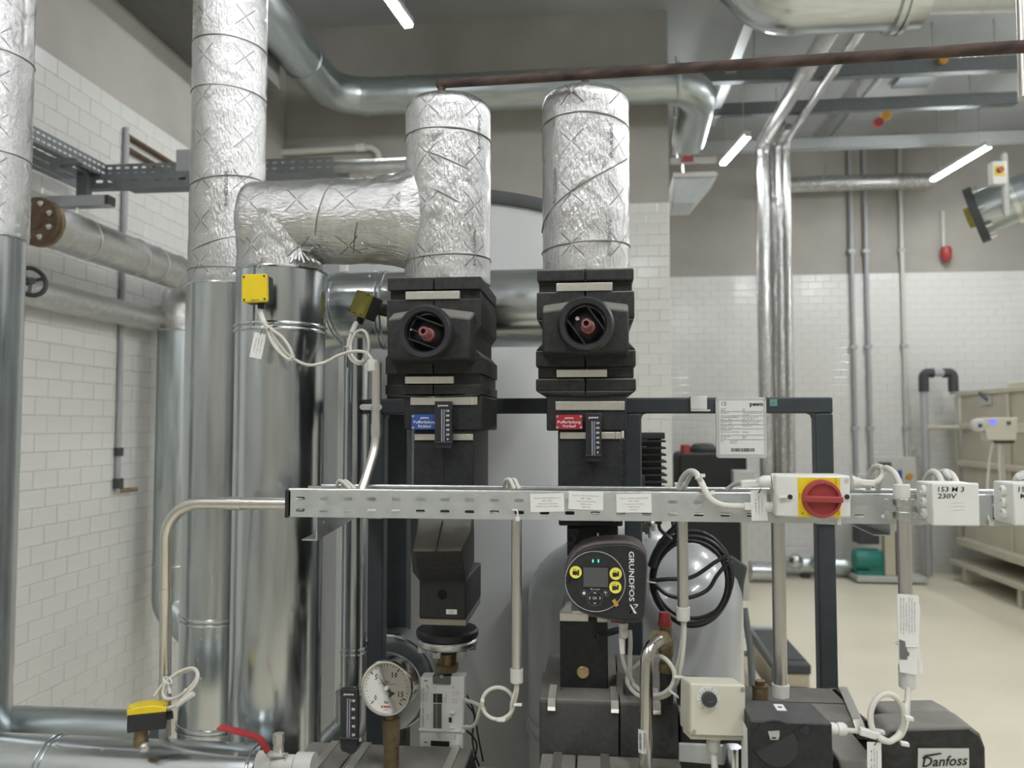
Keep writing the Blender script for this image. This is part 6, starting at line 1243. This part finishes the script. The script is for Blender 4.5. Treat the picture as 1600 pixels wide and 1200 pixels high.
for a, b in ((xb0, xm - .001), (xm + .001, xb1)):
    t.add('box_half', MB()._add([(a, 1.58, zB - .008), (b, 1.58, zB - .008), (b, 1.585, zB), (a, 1.585, zB), (b, 1.9, zB), (a, 1.9, zB), (a, 1.9, zB - .25), (b, 1.9, zB - .25), (b, 1.58, zB - .25), (a, 1.58, zB - .25)], [(0, 1, 2, 3), (3, 2, 4, 5), (5, 4, 7, 6), (6, 7, 8, 9), (9, 8, 1, 0), (0, 3, 5, 6, 9), (1, 8, 7, 4, 2)]), EPP, bevel=.002)
for px, p0, p1 in ((862, 1064, 1107), (960.5, 1072, 1112), (1026, 1083, 1113)):
    x_ = X(px, 1.58, 1096); strap(t, [(x_, 1.66, zB + .002), (x_, 1.578, zB + .002), (x_, 1.574, zB - .012), (x_, 1.570, zB - .018)], .0145)
t.add('back_block', MB().box(X(846, 1.70, 1070), X(876, 1.70, 1070), 1.67, 1.75, zB, Z(1062, 1.70, 860)), EPP, bevel=.003)
t.add('side_block', MB()._add([P(963, 1092, 1.62), P(976, 1092, 1.62), P(976, 1050, 1.66), P(963, 1048, 1.66), P(963, 1092, 1.75), P(976, 1092, 1.75), P(976, 1050, 1.75), P(963, 1048, 1.75)], [(0, 1, 2, 3), (4, 7, 6, 5), (0, 4, 5, 1), (1, 5, 6, 2), (2, 6, 7, 3), (3, 7, 4, 0)]), EPP, bevel=.003); t.add('side_flap', MB()._add([P(976, 1092, 1.615), P(992, 1090, 1.615), P(992, 1070, 1.63), P(978, 1048, 1.65), P(976, 1092, 1.63), P(992, 1090, 1.63), P(992, 1070, 1.65), P(978, 1048, 1.665)], [(0, 1, 2, 3), (4, 7, 6, 5), (0, 4, 5, 1), (1, 5, 6, 2), (2, 6, 7, 3), (3, 7, 4, 0)]), BLACKM, bevel=.002)
t.add('support_leg', MB().box(xb0 + .05, xb0 + .09, 1.70, 1.74, 0, zB - .25).box(xb1 - .09, xb1 - .05, 1.70, 1.74, 0, zB - .25), FRAME)
zD_ = Z(1181, 1.575, 950); t = Thing('foam_front_box', 'dusty topped foam box with steel bands along the bottom edge', 'insulation'); xf0, xf1 = X(846, 1.575, 1180), X(1062, 1.575, 1180); xk = X(901, 1.575, 1180)
for a, b in ((xf0, xk - .001), (xk + .001, xf1)): t.add('box_half', MB().prism([(a, 1.575, zD_), (a, 1.30, zD_), (a, 1.25, zD_ - .05), (a, 1.25, zD_ - .2), (a, 1.575, zD_ - .2)], (b - a, 0, 0)), EPP, bevel=.003)
for px in (872, 945): x_ = X(px, 1.575, 1180); strap(t, [(x_, 1.577, zD_ - .03), (x_, 1.577, zD_ + .0015), (x_, 1.30, zD_ + .0015), (x_, 1.25, zD_ - .05)], .016)
t.add('support_leg', MB().box(xf0 + .05, xf0 + .09, 1.45, 1.49, 0, zD_ - .2).box(xf1 - .09, xf1 - .05, 1.45, 1.49, 0, zD_ - .2), FRAME)
q = MB(); x_ = X(1062, 1.40, 1195); t.add('paper_note', MB().box(x_ - .01, x_ + .085, 1.42, 1.50, zD_ + .0016, zD_ + .0022), PAPER)
# right foam boxes
zC = Z(1080, 1.80, 1300); t = Thing('foam_valve_box', 'wide dusty dark foam box with slanting steel strap behind the actuator', 'insulation'); xc0, xc1 = X(1062, 1.62, 1130), X(1330, 1.80, 1080)
yC0 = 1.62; n = 4
def hexa(a, b, yk, yf, zt_, zb_, fc=.012): return MB().prism([(a, yk, zt_), (a, yf + fc, zt_), (a, yf, zt_ - fc), (a, yf, zb_), (a, yk, zb_)], (b - a, 0, 0))
xsp = X(1310, 1.8, 1080); t.add('main_foam', hexa(xc0, xsp, 1.82, yC0, zC, zC - .28), EPP, bevel=.003)
w_ = X(1352, 1.8, 1080) - xsp; xr = X(1372, yC0, 1125)
t.add('end_foam', MB()._add([(xsp + .002, 1.82, zC), (xsp + .002, yC0 + .012, zC), (xsp + .002, yC0, zC - .012), (xsp + .002, yC0, zC - .28), (xsp + .002, 1.82, zC - .28), (xr - .035, 1.82, zC), (xr - .012, yC0 + .012, zC - .003), (xr, yC0, zC - .016), (xr, yC0, zC - .28), (xr, 1.82, zC - .28)], [(0, 1, 2, 3, 4), (9, 8, 7, 6, 5), (0, 5, 6, 1), (1, 6, 7, 2), (2, 7, 8, 3), (3, 8, 9, 4), (4, 9, 5, 0)]), EPP, bevel=.003)
x0_, x1_ = X(1322, 1.80, 1082), X(1352, yC0, 1122); mbs = MB()
ps = [Vector((x0_, 1.822, zC - .03)), Vector((x0_, 1.822, zC + .002)), Vector((x1_ - .012, yC0 + .01, zC + .002)), Vector((x1_ - .010, yC0 - .002, zC - .012)), Vector((x1_ - .008, yC0 - .003, zC - .03))]
strap(t, ps, .018)
t.add('seam_line', MB().box(xc0, xsp, 1.72, 1.7225, zC - .0005, zC + .0008), BLACK)
t.add('ledge_foam', hexa(X(1296, 1.54, 1150), X(1373, 1.47, 1150), 1.64, 1.47, Z(1143, 1.62, 1330), Z(1143, 1.62, 1330) - .2, .02), EPP, bevel=.004)
x_ = X(1330, 1.5, 1165); zl_ = Z(1143, 1.62, 1330); t.add('ledge_band', MB().box(X(1298, 1.5, 1165), X(1366, 1.5, 1165), 1.465, 1.469, zl_ - .045, zl_ - .028), STEEL, bevel=.001)
t.add('support_leg', MB().box(xc0 + .05, xc0 + .09, 1.70, 1.74, 0, zC - .28).box(xr - .09, xr - .05, 1.70, 1.74, 0, zC - .28), FRAME)
q = Vector((X(1185, 1.74, 1088), 1.72, zC)); t = Thing('brass_plug', 'dull brass plug fitting standing on the dusty foam box', 'fitting')
t.add('body', MB().lathe(q, (0, 0, 1), [(.016, 0), (.016, .026), (.0145, .028)], 28), BRASS); t.add('hex_cap', MB().lathe(q + Vector((0, 0, .028)), (0, 0, 1), [(.017, 0), (.017, .005), (.0105, .006), (.0105, .014)], 12), BRASS); t.add('washer', MB().cyl(q, q + Vector((0, 0, .002)), .02, seg=24), BLACK)
# actuator with maker's script
t = Thing('control_valve_body', 'dark foam valve body with silver script plate at bottom right', 'valve'); Yk = 1.47
t.add('front_shell', MB().prism([P(a, b, Yk) for a, b in ((1376, 1330), (1376, 1152), (1390, 1138), (1515, 1134), (1533, 1148), (1541, 1170), (1544, 1330))], (0, .075, 0)), EPP, bevel=.006)
t.add('rear_shell', MB().prism([P(a, b, Yk + .078) for a, b in ((1379, 1320), (1379, 1122), (1384, 1114), (1478, 1112), (1500, 1124), (1518, 1142), (1530, 1175), (1532, 1320))], (0, .068, 0)), EPP, bevel=.006)
t.add('name_plate', MB().prism([P(1434, 1240, Yk - .001), P(1515, 1240, Yk - .001), P(1514, 1169.5, Yk - .001), P(1434.5, 1169.5, Yk - .001)], (0, .0015, 0)), SILVER)
t.add('script', text('Danfoss', 1476, 1189, Yk - .0022, 14, 64, rot=.09, bold=.012, shear=.35), INKK); q = MB(); q.pprism([(1441, 1184), (1446, 1180), (1470, 1176), (1472, 1178), (1447, 1183), (1443, 1187)], Yk - .0023, Yk - .0022); t.add('script_flourish', q, INKK)
t.add('support_leg', MB().box(X(1440, 1.55), X(1470, 1.55), 1.53, 1.57, 0, 1.02), FRAME)
Ya = 1.335; za = Z(1128, Ya, 1230); xA, xB = X(1172, Ya, 1150), X(1301, Ya, 1150)
t = Thing('valve_actuator', 'black motor actuator box with small window and round button', 'actuator')
t.add('body', MB()._add([(xA + .003, Ya + .10, za), (xB - .005, Ya + .10, za - .002), (xB, Ya, za), (xA, Ya, za), (xA + .003, Ya + .10, za - .17), (xB - .003, Ya + .10, za - .17), (xB, Ya, za - .17), (xA, Ya, za - .17)], [(0, 1, 2, 3), (4, 7, 6, 5), (3, 2, 6, 7), (2, 1, 5, 6), (1, 0, 4, 5), (0, 3, 7, 4)]), BLACKM, bevel=.003)
t.add('side_label', MB().box(xA - .0012, xA - .0004, Ya + .02, Ya + .075, za - .13, za - .02), PAPER)
t.add('square_sticker', MB().box(X(1211, 1.40, 1100), X(1226, 1.40, 1100), 1.385, 1.415, za - .0005, za + .0008), PAPER); t.add('sticker_mark', MB().cyl((X(1218.5, 1.40, 1100), 1.40, za + .0008), (X(1218.5, 1.40, 1100), 1.40, za + .0012), .004, seg=20), INKG)
t.add('recess_arc', MB().torus(P(1212, 1162, Ya), (0, 1, 0), 33 * M(Ya), .0016, 32, 8, a0=math.radians(-170), a1=math.radians(-15)).torus(P(1212, 1162, Ya), (0, 1, 0), 33 * M(Ya), .0016, 32, 8, a0=math.radians(15), a1=math.radians(170)), BLACK)
t.add('recess_dish', MB().cyl(P(1212, 1162, Ya - .0006), P(1212, 1162, Ya), 31 * M(Ya), seg=40), INKK)
t.add('position_window', MB().pprism([(1200, 1143), (1218, 1142), (1218, 1150), (1216, 1156), (1204, 1156)], Ya - .002, Ya), GALV); t.add('window_slot', MB().pbox(1206, 1213, 1152, 1154.5, Ya - .0024, Ya - .0018), INKK)
t.add('pointer', MB().pprism([(1239, 1156), (1243, 1156), (1247, 1163), (1243, 1166)], Ya - .002, Ya), PANELG)
t.add('button', MB().cyl(P(1257, 1139, Ya - .001), P(1257, 1139, Ya), 7 * M(Ya), seg=28).torus(P(1257, 1139, Ya - .0008), (0, 1, 0), 7.4 * M(Ya), .0008, 32, 6), BLACK)
t.add('gland', MB().lathe(P(1301, 1139, Ya + .045), (1, 0, 0), [(.010, -.004), (.010, .003), (.0085, .004), (.0085, .007), (.0105, .008), (.0105, .018), (.007, .022)], 20), WHITEP); t.add('side_lug', MB().cyl((xB - .002, Ya + .02, za - .055), (xB + .004, Ya + .02, za - .055), .009, seg=16), BLACK)
t.add('stem', MB().cyl((X(1240, Ya + .05), Ya + .05, 1.12), (X(1240, Ya + .05), Ya + .05, za - .17), .022, seg=20), ZINC); t.add('support_leg', MB().box(X(1232, Ya + .05), X(1256, Ya + .05), Ya + .04, Ya + .07, 0, 1.12), FRAME)
# thermostat
Yt_ = 1.39; m4 = Matrix.Translation(P(1121, 1109, Yt_)) @ Matrix.Rotation(math.radians(3), 4, 'Y') @ Matrix.Rotation(math.radians(10), 4, 'Z') @ Matrix.Rotation(math.radians(-6), 4, 'X')
t = Thing('thermostat', 'beige thermostat box with round black dial above its cable gland', 'thermostat'); t.mat = m4; w, h = .047, .041
t.add('case', MB().prism(rrect(-w, w, -h, h, .004, 0), (0, .055, 0)), BEIGE, bevel=.002); t.add('base_lip', MB().box(-w + .003, w - .001, .004, .05, -h - .008, -h), BEIGE, bevel=.002)
t.add('lid', MB().prism(rrect(-w + .001, w - .001, -h + .001, h - .001, .004, -.004), (0, .004, 0)), BEIGE, bevel=.0015)
t.add('dial_ring', MB().cyl((-.017, -.0055, .018), (-.017, -.0038, .018), .0195, seg=40), DIAL)
kb = t.add('dial_knob', MB().lathe((-.017, -.0055, .018), (0, -1, 0), [(.0125, 0), (.0125, .006), (.0115, .009), (.001, .010)], 32), mat('charcoal_knob', (.045, .047, .05), .3, var=.05))
q = MB()
for k in range(15):
    a = math.radians(235 - 290 * k / 14); d = Vector((math.cos(a), 0, math.sin(a))); n = Vector((-d.z, 0, d.x)); q.obox(Vector((-.017, -.0058, .018)) + d * .0148, d * .0012, (0, .0001, 0), n * .0003)
    if k % 2 == 0: b = moved(local_text(str(k * 5), .0022, .0018), Matrix.Translation((-.017 + d.x * .0175, -.0058, .018 + d.z * .0175))); q._add(b.v, b.f)
t.add('dial_marks', q, INKK); t.add('dial_word', moved(local_text('THERMO', .010, .0022), Matrix.Translation((-.016, -.0157, .016))), INKG)
for a, b in ((w - .006, h - .006), (-w + .006, -h + .007)): t.add('screw', MB().cyl((a, -.006, b), (a, -.003, b), .0036, seg=16), ZINC)
t.add('gland', MB().lathe((.0015, .025, -h - .006), (0, 0, -1), [(.013, 0), (.013, .006), (.0105, .007), (.0115, .010), (.0105, .022), (.007, .027)], 18), GREYP)
t.add('cable', MB().tube([(.0015, .025, -h - .03), (.003, .025, -h - .06), (.010, .028, -h - .10), (.02, .03, -h - .14)], .0044, 12), CABLE)
t.add('cable_sleeve', MB().cyl((.002, .024, -h - .037), (.0045, .024, -h - .06), .0056, seg=14), WHITEP); t.add('wall_stub', MB().box(-.02, .02, .05, .17, -.03, .02), FRAME)
one('lower_clad_pipe', MB().cyl((X(1143, 1.55, 1180), 1.54, .6), (X(1143, 1.55, 1180), 1.54, Z(1166, 1.54, 1140)), .016, seg=28), CLAD, 'upright shiny pipe stub below the thermostat cable', 'pipe')
one('grey_flat_cover', MB().pprism([(1061, 1163), (1155, 1167), (1155, 1198), (1061, 1190)], 1.545, 1.555), PANELG, 'plain grey sheet cover below the thermostat', 'cover', bevel=.001)
# safety valve and stainless pipe
t = Thing('safety_valve', 'brass safety valve with dark red cap right of the pump', 'valve'); Yx = 1.585; xv_ = X(1039, Yx, 1000)
t.add('cap', MB().lathe((xv_, Yx, Z(978, Yx, 1039)), (0, 0, 1), [(.0135, 0), (.0135, .006), (.0122, .0065), (.0105, .024), (.0095, .026)], 28), REDC)
t.add('body', MB().lathe((xv_ + .002, Yx, Z(1050, Yx, 1039)), (0, 0, 1), [(.013, 0), (.0145, .003), (.0145, .018), (.0115, .02), (.0115, .028), (.0145, .034), (.0145, .060), (.012, .066), (.012, .09)], 28), BRASS)
n0, n1 = P(1028, 1000, 1.53), P(1039, 1003, Yx); dn = (n1 - n0)
nz = t.add('outlet_nut', MB().cyl(n0, n0 + dn * .6, .0195, seg=6), BRASS); t.add('nut_collar', MB().cyl(n0 + dn * .2, n1, .0155, seg=28), BRASS, parent=nz)
t.add('insulated_stub', MB().cyl((xv_ + .002, Yx, Z(1098, Yx, 1042)), (xv_ + .002, Yx, Z(1050, Yx, 1042)), .0128, seg=24), BLACKM)
t = Thing('stainless_discharge_pipe', 'bent polished stainless pipe with barcode sticker below the safety valve', 'pipe'); pa = P(1030, 1001, 1.525); xp_ = X(1004.5, 1.49, 1100)
t.add('tube', MB().tube(bend([pa, Vector((xp_ + .008, 1.49, pa.z - .006)), Vector((xp_ + .002, 1.49, Z(1260, 1.49, 1004)))], .032, 12), 10 * M(1.49), 28), INOX)
q = MB(); st = MB(); r = 10 * M(1.49) + .0004
def onpipe(mb, a0, a1, z0_, z1_, rr):
    vs = []; n = 6
    for i in range(n + 1):
        a = a0 + (a1 - a0) * i / n
        for z in (z0_, z1_): vs.append((xp_ + .002 + math.sin(a) * rr, 1.49 - math.cos(a) * rr, z))
    return mb._add(vs, [(2 * i, 2 * i + 2, 2 * i + 3, 2 * i + 1) for i in range(n)])
onpipe(st, -1.1, .25, Z(1177, 1.48, 1000), Z(1140, 1.48, 1000), r); t.add('sticker', st, PAPER)
random.seed(9); zz_ = 1146.0
while zz_ < 1170: w = random.choice((.5, .8, 1.2)); onpipe(q, -.85, -.45, Z(zz_ + w, 1.48, 1000), Z(zz_, 1.48, 1000), r + .0004); zz_ += w + random.choice((.5, .8))
for k in range(3): onpipe(q, -.15 + k * .12, -.10 + k * .12, Z(1172 - k * 3, 1.48, 1000), Z(1144, 1.48, 1000), r + .0004)
t.add('sticker_print', q, INKG)
# valve cluster and ribbed cooler behind the centre post
t = Thing('ribbed_cooler', 'stack of black cooling fins behind the middle frame post', 'cooler'); Yr = 2.06
for k in range(9):
    z = Z(689 + k * 10.6, Yr, 1020); t.add('fin', MB().box(X(1000, Yr, 700), X(1040.5 + k * .3, Yr, 700), Yr, Yr + .10, z - .0035, z + .0015), DARKCAP, bevel=.0012)
t.add('core', MB().box(X(1002, Yr, 700), X(1034, Yr, 700), Yr + .015, Yr + .09, Z(820, Yr, 1020), Z(678, Yr, 1020)), BLACK); t.add('head', MB().pbox(1000, 1039, 676, 686, Yr + .003, Yr + .1), DARKCAP, bevel=.002)
for a, b, py in ((1000, 1012, 688.3), (1003, 1010, 698.8)): t.add('white_label', MB().pbox(a, b, py - 1.6, py + 1.8, Yr + .012, Yr + .013), PAPER)
t.add('mount', MB().box(xp2 - .01, xp2 + .03, YF_ + tb, Yr + .09, Z(770, Yr), Z(740, Yr)), FRAME)
t = Thing('small_valve_cluster', 'small brass and grey fittings just under the tray beside the centre post', 'fitting'); Yq = 2.0
t.add('bracket', MB().pbox(1008, 1013, 812, 835, Yq, Yq + .02), BRASS, bevel=.001); t.add('ball_fitting', MB().ball(P(1018, 818, Yq), .009, 16, 8), ZINC); t.add('body', MB().pbox(1010, 1024, 816, 830, Yq + .005, Yq + .03), GALV, bevel=.002); t.add('lock_pin', MB().cyl(P(1015, 828, Yq), P(1015, 846, Yq), .004, seg=12), ZINC); t.add('white_tab', MB().pbox(1008, 1018, 841, 846, Yq - .004, Yq), WHITEP, bevel=.001)
t.add('arm', MB().box(xp2, X(1012, Yq), YF_ + tb - .002, Yq + .02, Z(826, Yq), Z(818, Yq)), FRAME)
# ------------------------------------------------------------------ machines in the far half of the room
XT = 4.60; t = Thing('cream_treatment_tank', 'long cream plastic tank on feet along the right side', 'tank'); y0t, y1t = 6.2, 10.75
zt_t, zb_t = 2.36, .50
t.add('body', MB().box(XT, XT + 1.18, y0t, y1t, zb_t, zt_t), CREAM, bevel=.02)
t.add('top_flange', MB().box(XT - .035, XT + 1.2, y0t - .03, y1t + .04, zt_t - .05, zt_t + .01), CREAM, bevel=.008)
for z in (1.93, 1.47): t.add('side_rib', MB().box(XT - .06, XT, y0t, y1t + .02, z - .035, z + .035), CREAM, bevel=.012)
t.add('bottom_beam', MB().box(XT - .10, XT + 1.18, y0t, y1t,   .45, .54), CREAM, bevel=.01); t.add('lower_shelf', MB().box(XT - .14, XT + 1.18, y0t, y1t + .1,   .20, .26), CREAM, bevel=.008)
for y in (6.6, 7.9, 9.2, 10.5): t.add('leg', MB().box(XT - .1, XT - .02, y, y + .08, 0, .20), CREAM); t.add('vertical_rib', MB().box(XT - .03, XT, y + .3, y + .36, zb_t, zt_t - .05), CREAM, bevel=.008)
for a in (9.6, 9.0): t.add('lid', MB().box(XT + .10, XT + .5, a - .19, a + .19, zt_t + .01, zt_t + .08), CREAM, bevel=.02)
def side(px, py, dx=0.0):      # point on the tank's long side plane
    d = _F + _R * ((px - 800) / FPX) + _U * ((600 - py) / FPX); k = (XT + dx) / d.x; return Vector((0, 0, EYE)) + d * k
q = side(1543, 625); t.add('drain_fitting', MB().box(XT - .03, XT, q.y - .12, q.y + .12, q.z - .06, q.z + .06), PANELG, bevel=.005); t.add('fitting_handle', MB().tube([q + Vector((-.04, -.08, .0)), q + Vector((-.07, -.02, .05)), q + Vector((-.06, .06, .09))], .016, 10), DARKCAP)
q = side(1556, 690, -.1)
t.add('support_leg_strip', MB().box(XT - .05, XT - .01, 9.0, 9.1, .26, 1.9), CREAM)
t = Thing('dosing_controller', 'cream control box with small blue display on the tank side', 'controller'); q = side(1562, 668, -.16); yk_ = 8.62
q = P(1562, 668, yk_)
t.add('case', MB().prism([(q.x - .17, yk_, q.z + .10), (q.x + .17, yk_ - .02, q.z + .10), (q.x + .15, yk_ - .02, q.z - .13), (q.x - .12, yk_, q.z - .13)], (0, .14, 0)), BEIGE, bevel=.01)
c = P(1552, 659, yk_ - .012); t.add('display', MB().box(c.x - .03, c.x + .03, yk_ - .014, yk_ - .004, c.z - .025, c.z + .025), BLUEL); c = P(1576, 661, yk_ - .02); t.add('knob', MB().cyl((c.x, yk_ - .035, c.z), (c.x, yk_ - .005, c.z), .016, seg=16), DARKCAP)
t.add('bottom_gland_row', MB().pbox(1556, 1585, 687, 693, yk_ + .01, yk_ + .1), DARKCAP); c = P(1529, 665, yk_); t.add('round_pump_head', MB().lathe((c.x, yk_ + .05, c.z), (0, -1, 0), [(.07, 0), (.07, .06), (.05, .08), (.001, .08)], 28), PANELG); t.add('pump_hub', MB().cyl((c.x, yk_ - .045, c.z), (c.x, yk_ - .02, c.z), .018, seg=16), DARKCAP)
t.add('mount_arm', MB().box(q.x - .05, XT + .01, yk_ + .12, yk_ + .16, q.z - .05, q.z + .02), CREAM)
for k, (px, py) in enumerate(((1552, 700), (1562, 712), (1566, 740))): t.add('hose', MB().tube(spline([P(px, 690, yk_ + .05), P(px + (-6, 0, 3)[k], py + 20, yk_ + .1), P(px + (-10, 4, 2)[k], 770, yk_ + .12)], 6), .014, 10), (GREYP, WHITEP, CREAM)[k])
t = Thing('pvc_loop_pipe', 'grey upright plastic pipe with black elbows looping onto the cream tank', 'pipe'); ypv = 10.95
p = [P(1450, 860, ypv), P(1443, 583, ypv), P(1489, 583, ypv), P(1489, 612, ypv)]
t.add('tube', MB().tube(bend([Vector((p[1].x, ypv, .02)), p[1], Vector((p[2].x, ypv, p[1].z)), Vector((p[2].x, ypv, zt_t - .02))], .1), .048, 14), PVC)
for c in (p[1], Vector((p[2].x, ypv, p[1].z))):
    s_ = 1 if c.x == p[1].x else -1; t.add('elbow', MB().tube(bend([c + Vector((0, 0, -.24)), c, c + Vector((s_ * .12, 0, 0))], .08), .062, 14), DARKCAP)
t.add('branch', MB().cyl((p[1].x, ypv, P(1443, 668, ypv).z), (XT - .02, ypv - .3, P(1443, 668, ypv).z), .03, seg=12), CREAM)
# pump skid with switch panel
t = Thing('pump_skid', 'pump skid with grey switch panel, green motor and pale base plate', 'machine'); yk = 10.5
x0, x1 = X(1335, yk, 890), X(1445, yk, 890)
t.add('base_plate', MB().box(x0, x1, yk - .1, yk + .5, .02, .09), PANELG, bevel=.01); px_ = X(1392, yk, 760)
t.add('panel', MB().box(X(1365, yk, 740), X(1432, yk, 740), yk, yk + .06, Z(765, yk, 1400), Z(714, yk, 1400)), PANELG, bevel=.008)
t.add('display', MB().box(X(1372, yk, 740), X(1393, yk, 740), yk - .01, yk, Z(734, yk, 1380), Z(722, yk, 1380)), SCREEN); c = P(1420, 744, yk); t.add('rotary_switch', MB().cyl((c.x, yk - .03, c.z), (c.x, yk, c.z), .04, seg=20), ORANGE); c = P(1406, 742, yk); t.add('blue_plate', MB().box(c.x - .025, c.x + .025, yk - .005, yk, c.z - .05, c.z + .06), BLUES)
t.add('column', MB().box(X(1381, yk, 850), X(1398, yk, 850), yk - .03, yk + .09, .09, Z(765, yk, 1390)), CREAM, bevel=.008); t.add('control_cabinet', MB().box(X(1345, yk, 840), X(1378, yk, 840), yk + .08, yk + .35, Z(852, yk, 1360), Z(800, yk, 1360)), DARKCAP, bevel=.01)
c = P(1352, 868, yk); t.add('motor', MB().lathe((c.x - .12, yk + .12, .26), (1, 0, 0), [(.06, 0), (.13, .02), (.14, .06), (.14, .3), (.11, .34), (.05, .36)], 28), GREEN); t.add('pump_volute', MB().lathe((c.x + .14, yk + .0, .25), (0, 1, 0), [(.05, 0), (.14, .02), (.15, .08), (.1, .14)], 28), GREEN); t.add('motor_foot', MB().box(c.x - .1, c.x + .22, yk, yk + .25, .09, .14), GREEN)
t.add('right_bracket', MB().box(X(1400, yk, 860), X(1406, yk, 860), yk, yk + .2, .09, .62), DARKCAP)
# black tank and small red cap
t = Thing('black_storage_tank', 'big black plastic tank with red cap beyond the frame', 'tank'); yk = 9.6; x0, x1 = X(1062, yk, 780), X(1168, yk, 780)
t.add('body', MB().prism(rrect(x0, x1, .03, Z(708, yk, 1110), .06, yk), (0, .8, 0)), BLACKM, bevel=.02); t.add('lid', MB().lathe((X(1105, yk, 700), yk + .35, Z(707, yk, 1105)), (0, 0, 1), [(.17, 0), (.17, .04), (.12, .09), (.02, .10)], 28), DARKCAP)
t.add('red_cap', MB().lathe((X(1072, yk, 700), yk + .1, Z(708, yk, 1072)), (0, 0, 1), [(.06, 0), (.055, .09), (.03, .1)], 20), REDP)
one('pale_control_box', MB().pbox(1146, 1180, 735, 770, 9.2, 9.35), PANELG, 'pale grey box mounted in front of the black storage tank', 'box', bevel=.01); THINGS[-1].add('stand', MB().box(X(1158, 9.2), X(1168, 9.2), 9.27, 9.34, 0, Z(768, 9.2, 1160)), PANELG)
t = Thing('floor_duct_piece', 'short shiny duct piece lying on the floor right of black tank', 'duct'); a = P(1172, 868, 10.4); t.add('body', MB().cyl((a.x, 10.4, .13), (a.x + .32, 10.4, .13), .12, seg=28), CLAD); t.add('rim', MB().torus((a.x, 10.4, .13), (1, 0, 0), .12, .012, 28, 8), ZINC)
t = Thing('low_pipe_bundle', 'low shiny pipe run along the floor before far wall', 'pipe'); a, b = P(1225, 842, 10.8), P(1322, 848, 10.8); t.add('pipe', MB().cyl((a.x, 10.8, .14), (b.x, 10.8, .14), .12, seg=24), CLAD_B); t.add('saddle', MB().box(a.x + .2, a.x + .3, 10.7, 10.9, 0, .05), DARKCAP)
for k in range(2): t.add('elbow', MB().ball((a.x + .1 + .28 * k, 10.65, .22), .10, 16, 8), CLAD)
# chair and case behind the vessel
t = Thing('chair', 'dark grey shell chair on thin tube legs behind the grey vessel', 'chair'); yk = 2.95
sh = [(1128, 868), (1146, 870), (1169, 886), (1163, 915), (1160, 960), (1164, 1000), (1150, 1010), (1120, 1005), (1112, 900)]
t.add('shell', MB().prism([P(a, b, yk) for a, b in sh], (0, .025, 0)), DARKCAP, bevel=.008); lg = MB()
t.add('leg', MB().tube([P(1163, 950, yk - .01), P(1172, 1010, yk - .03), Vector((P(1190, 1120, yk).x, yk - .08, 0))], .012, 10), GALV_D); t.add('leg', MB().tube([P(1172, 985, yk), P(1210, 1040, yk - .02), Vector((P(1222, 1100, yk).x, yk + .3, .0))], .011, 10), GALV_D)
t.add('leg', MB().tube([P(1120, 1000, yk + .02), Vector((P(1118, 1100, yk).x, yk + .3, .0))], .011, 10), GALV_D); t.add('cross_tube', MB().cyl(P(1150, 1017, yk - .01), P(1172, 1023, yk - .02), .009, seg=10), GALV_D)
t = Thing('tool_case', 'beige case with dark lid and handle on the floor behind the frame', 'case'); yn = 5.05; ztc = Z(1038, yn, 1238); yf = min((abs(Z(983, 5 + k_ * .02, 1210) - ztc), 5 + k_ * .02) for k_ in range(120))[1]; x0, x1 = X(1209, yn, 1040), X(1268, yn, 1040)
t.add('body', MB().box(x0 + .006, x1 - .006, yn + .006, yf - .006, 0, ztc - .06), CREAMD, bevel=.012); t.add('lid', MB().box(x0, x1, yn, yf, ztc - .06, ztc), DARKCAP, bevel=.012); t.add('lid_rib', MB().box(x0 + .01, x1 - .01, yn + .09, yn + .11, ztc, ztc + .004), DARKCAP)
c = P(1250, 1082, yn); t.add('handle_recess', MB().box(c.x - .06, c.x + .045, yn - .003, yn + .01, c.z - .03, c.z + .03), BLACK, bevel=.006); t.add('hinge', MB().box(x0 + .03, x1 - .04, yf - .04, yf + .02, ztc - .005, ztc + .02), PANELG, bevel=.004)
t = Thing('beige_pedestal', 'beige cabinet side standing left of the dark lidded case', 'cabinet'); t.add('body', MB().box(X(1180, 4.9, 1060), X(1200, 4.9, 1060), 4.9, 5.7, 0, .42), CREAMD, bevel=.01); t.add('seam', MB().box(X(1196, 4.9, 1060), X(1198, 4.9, 1060), 4.894, 4.9, 0, .41), BRASS)
for t in THINGS: t.finish()
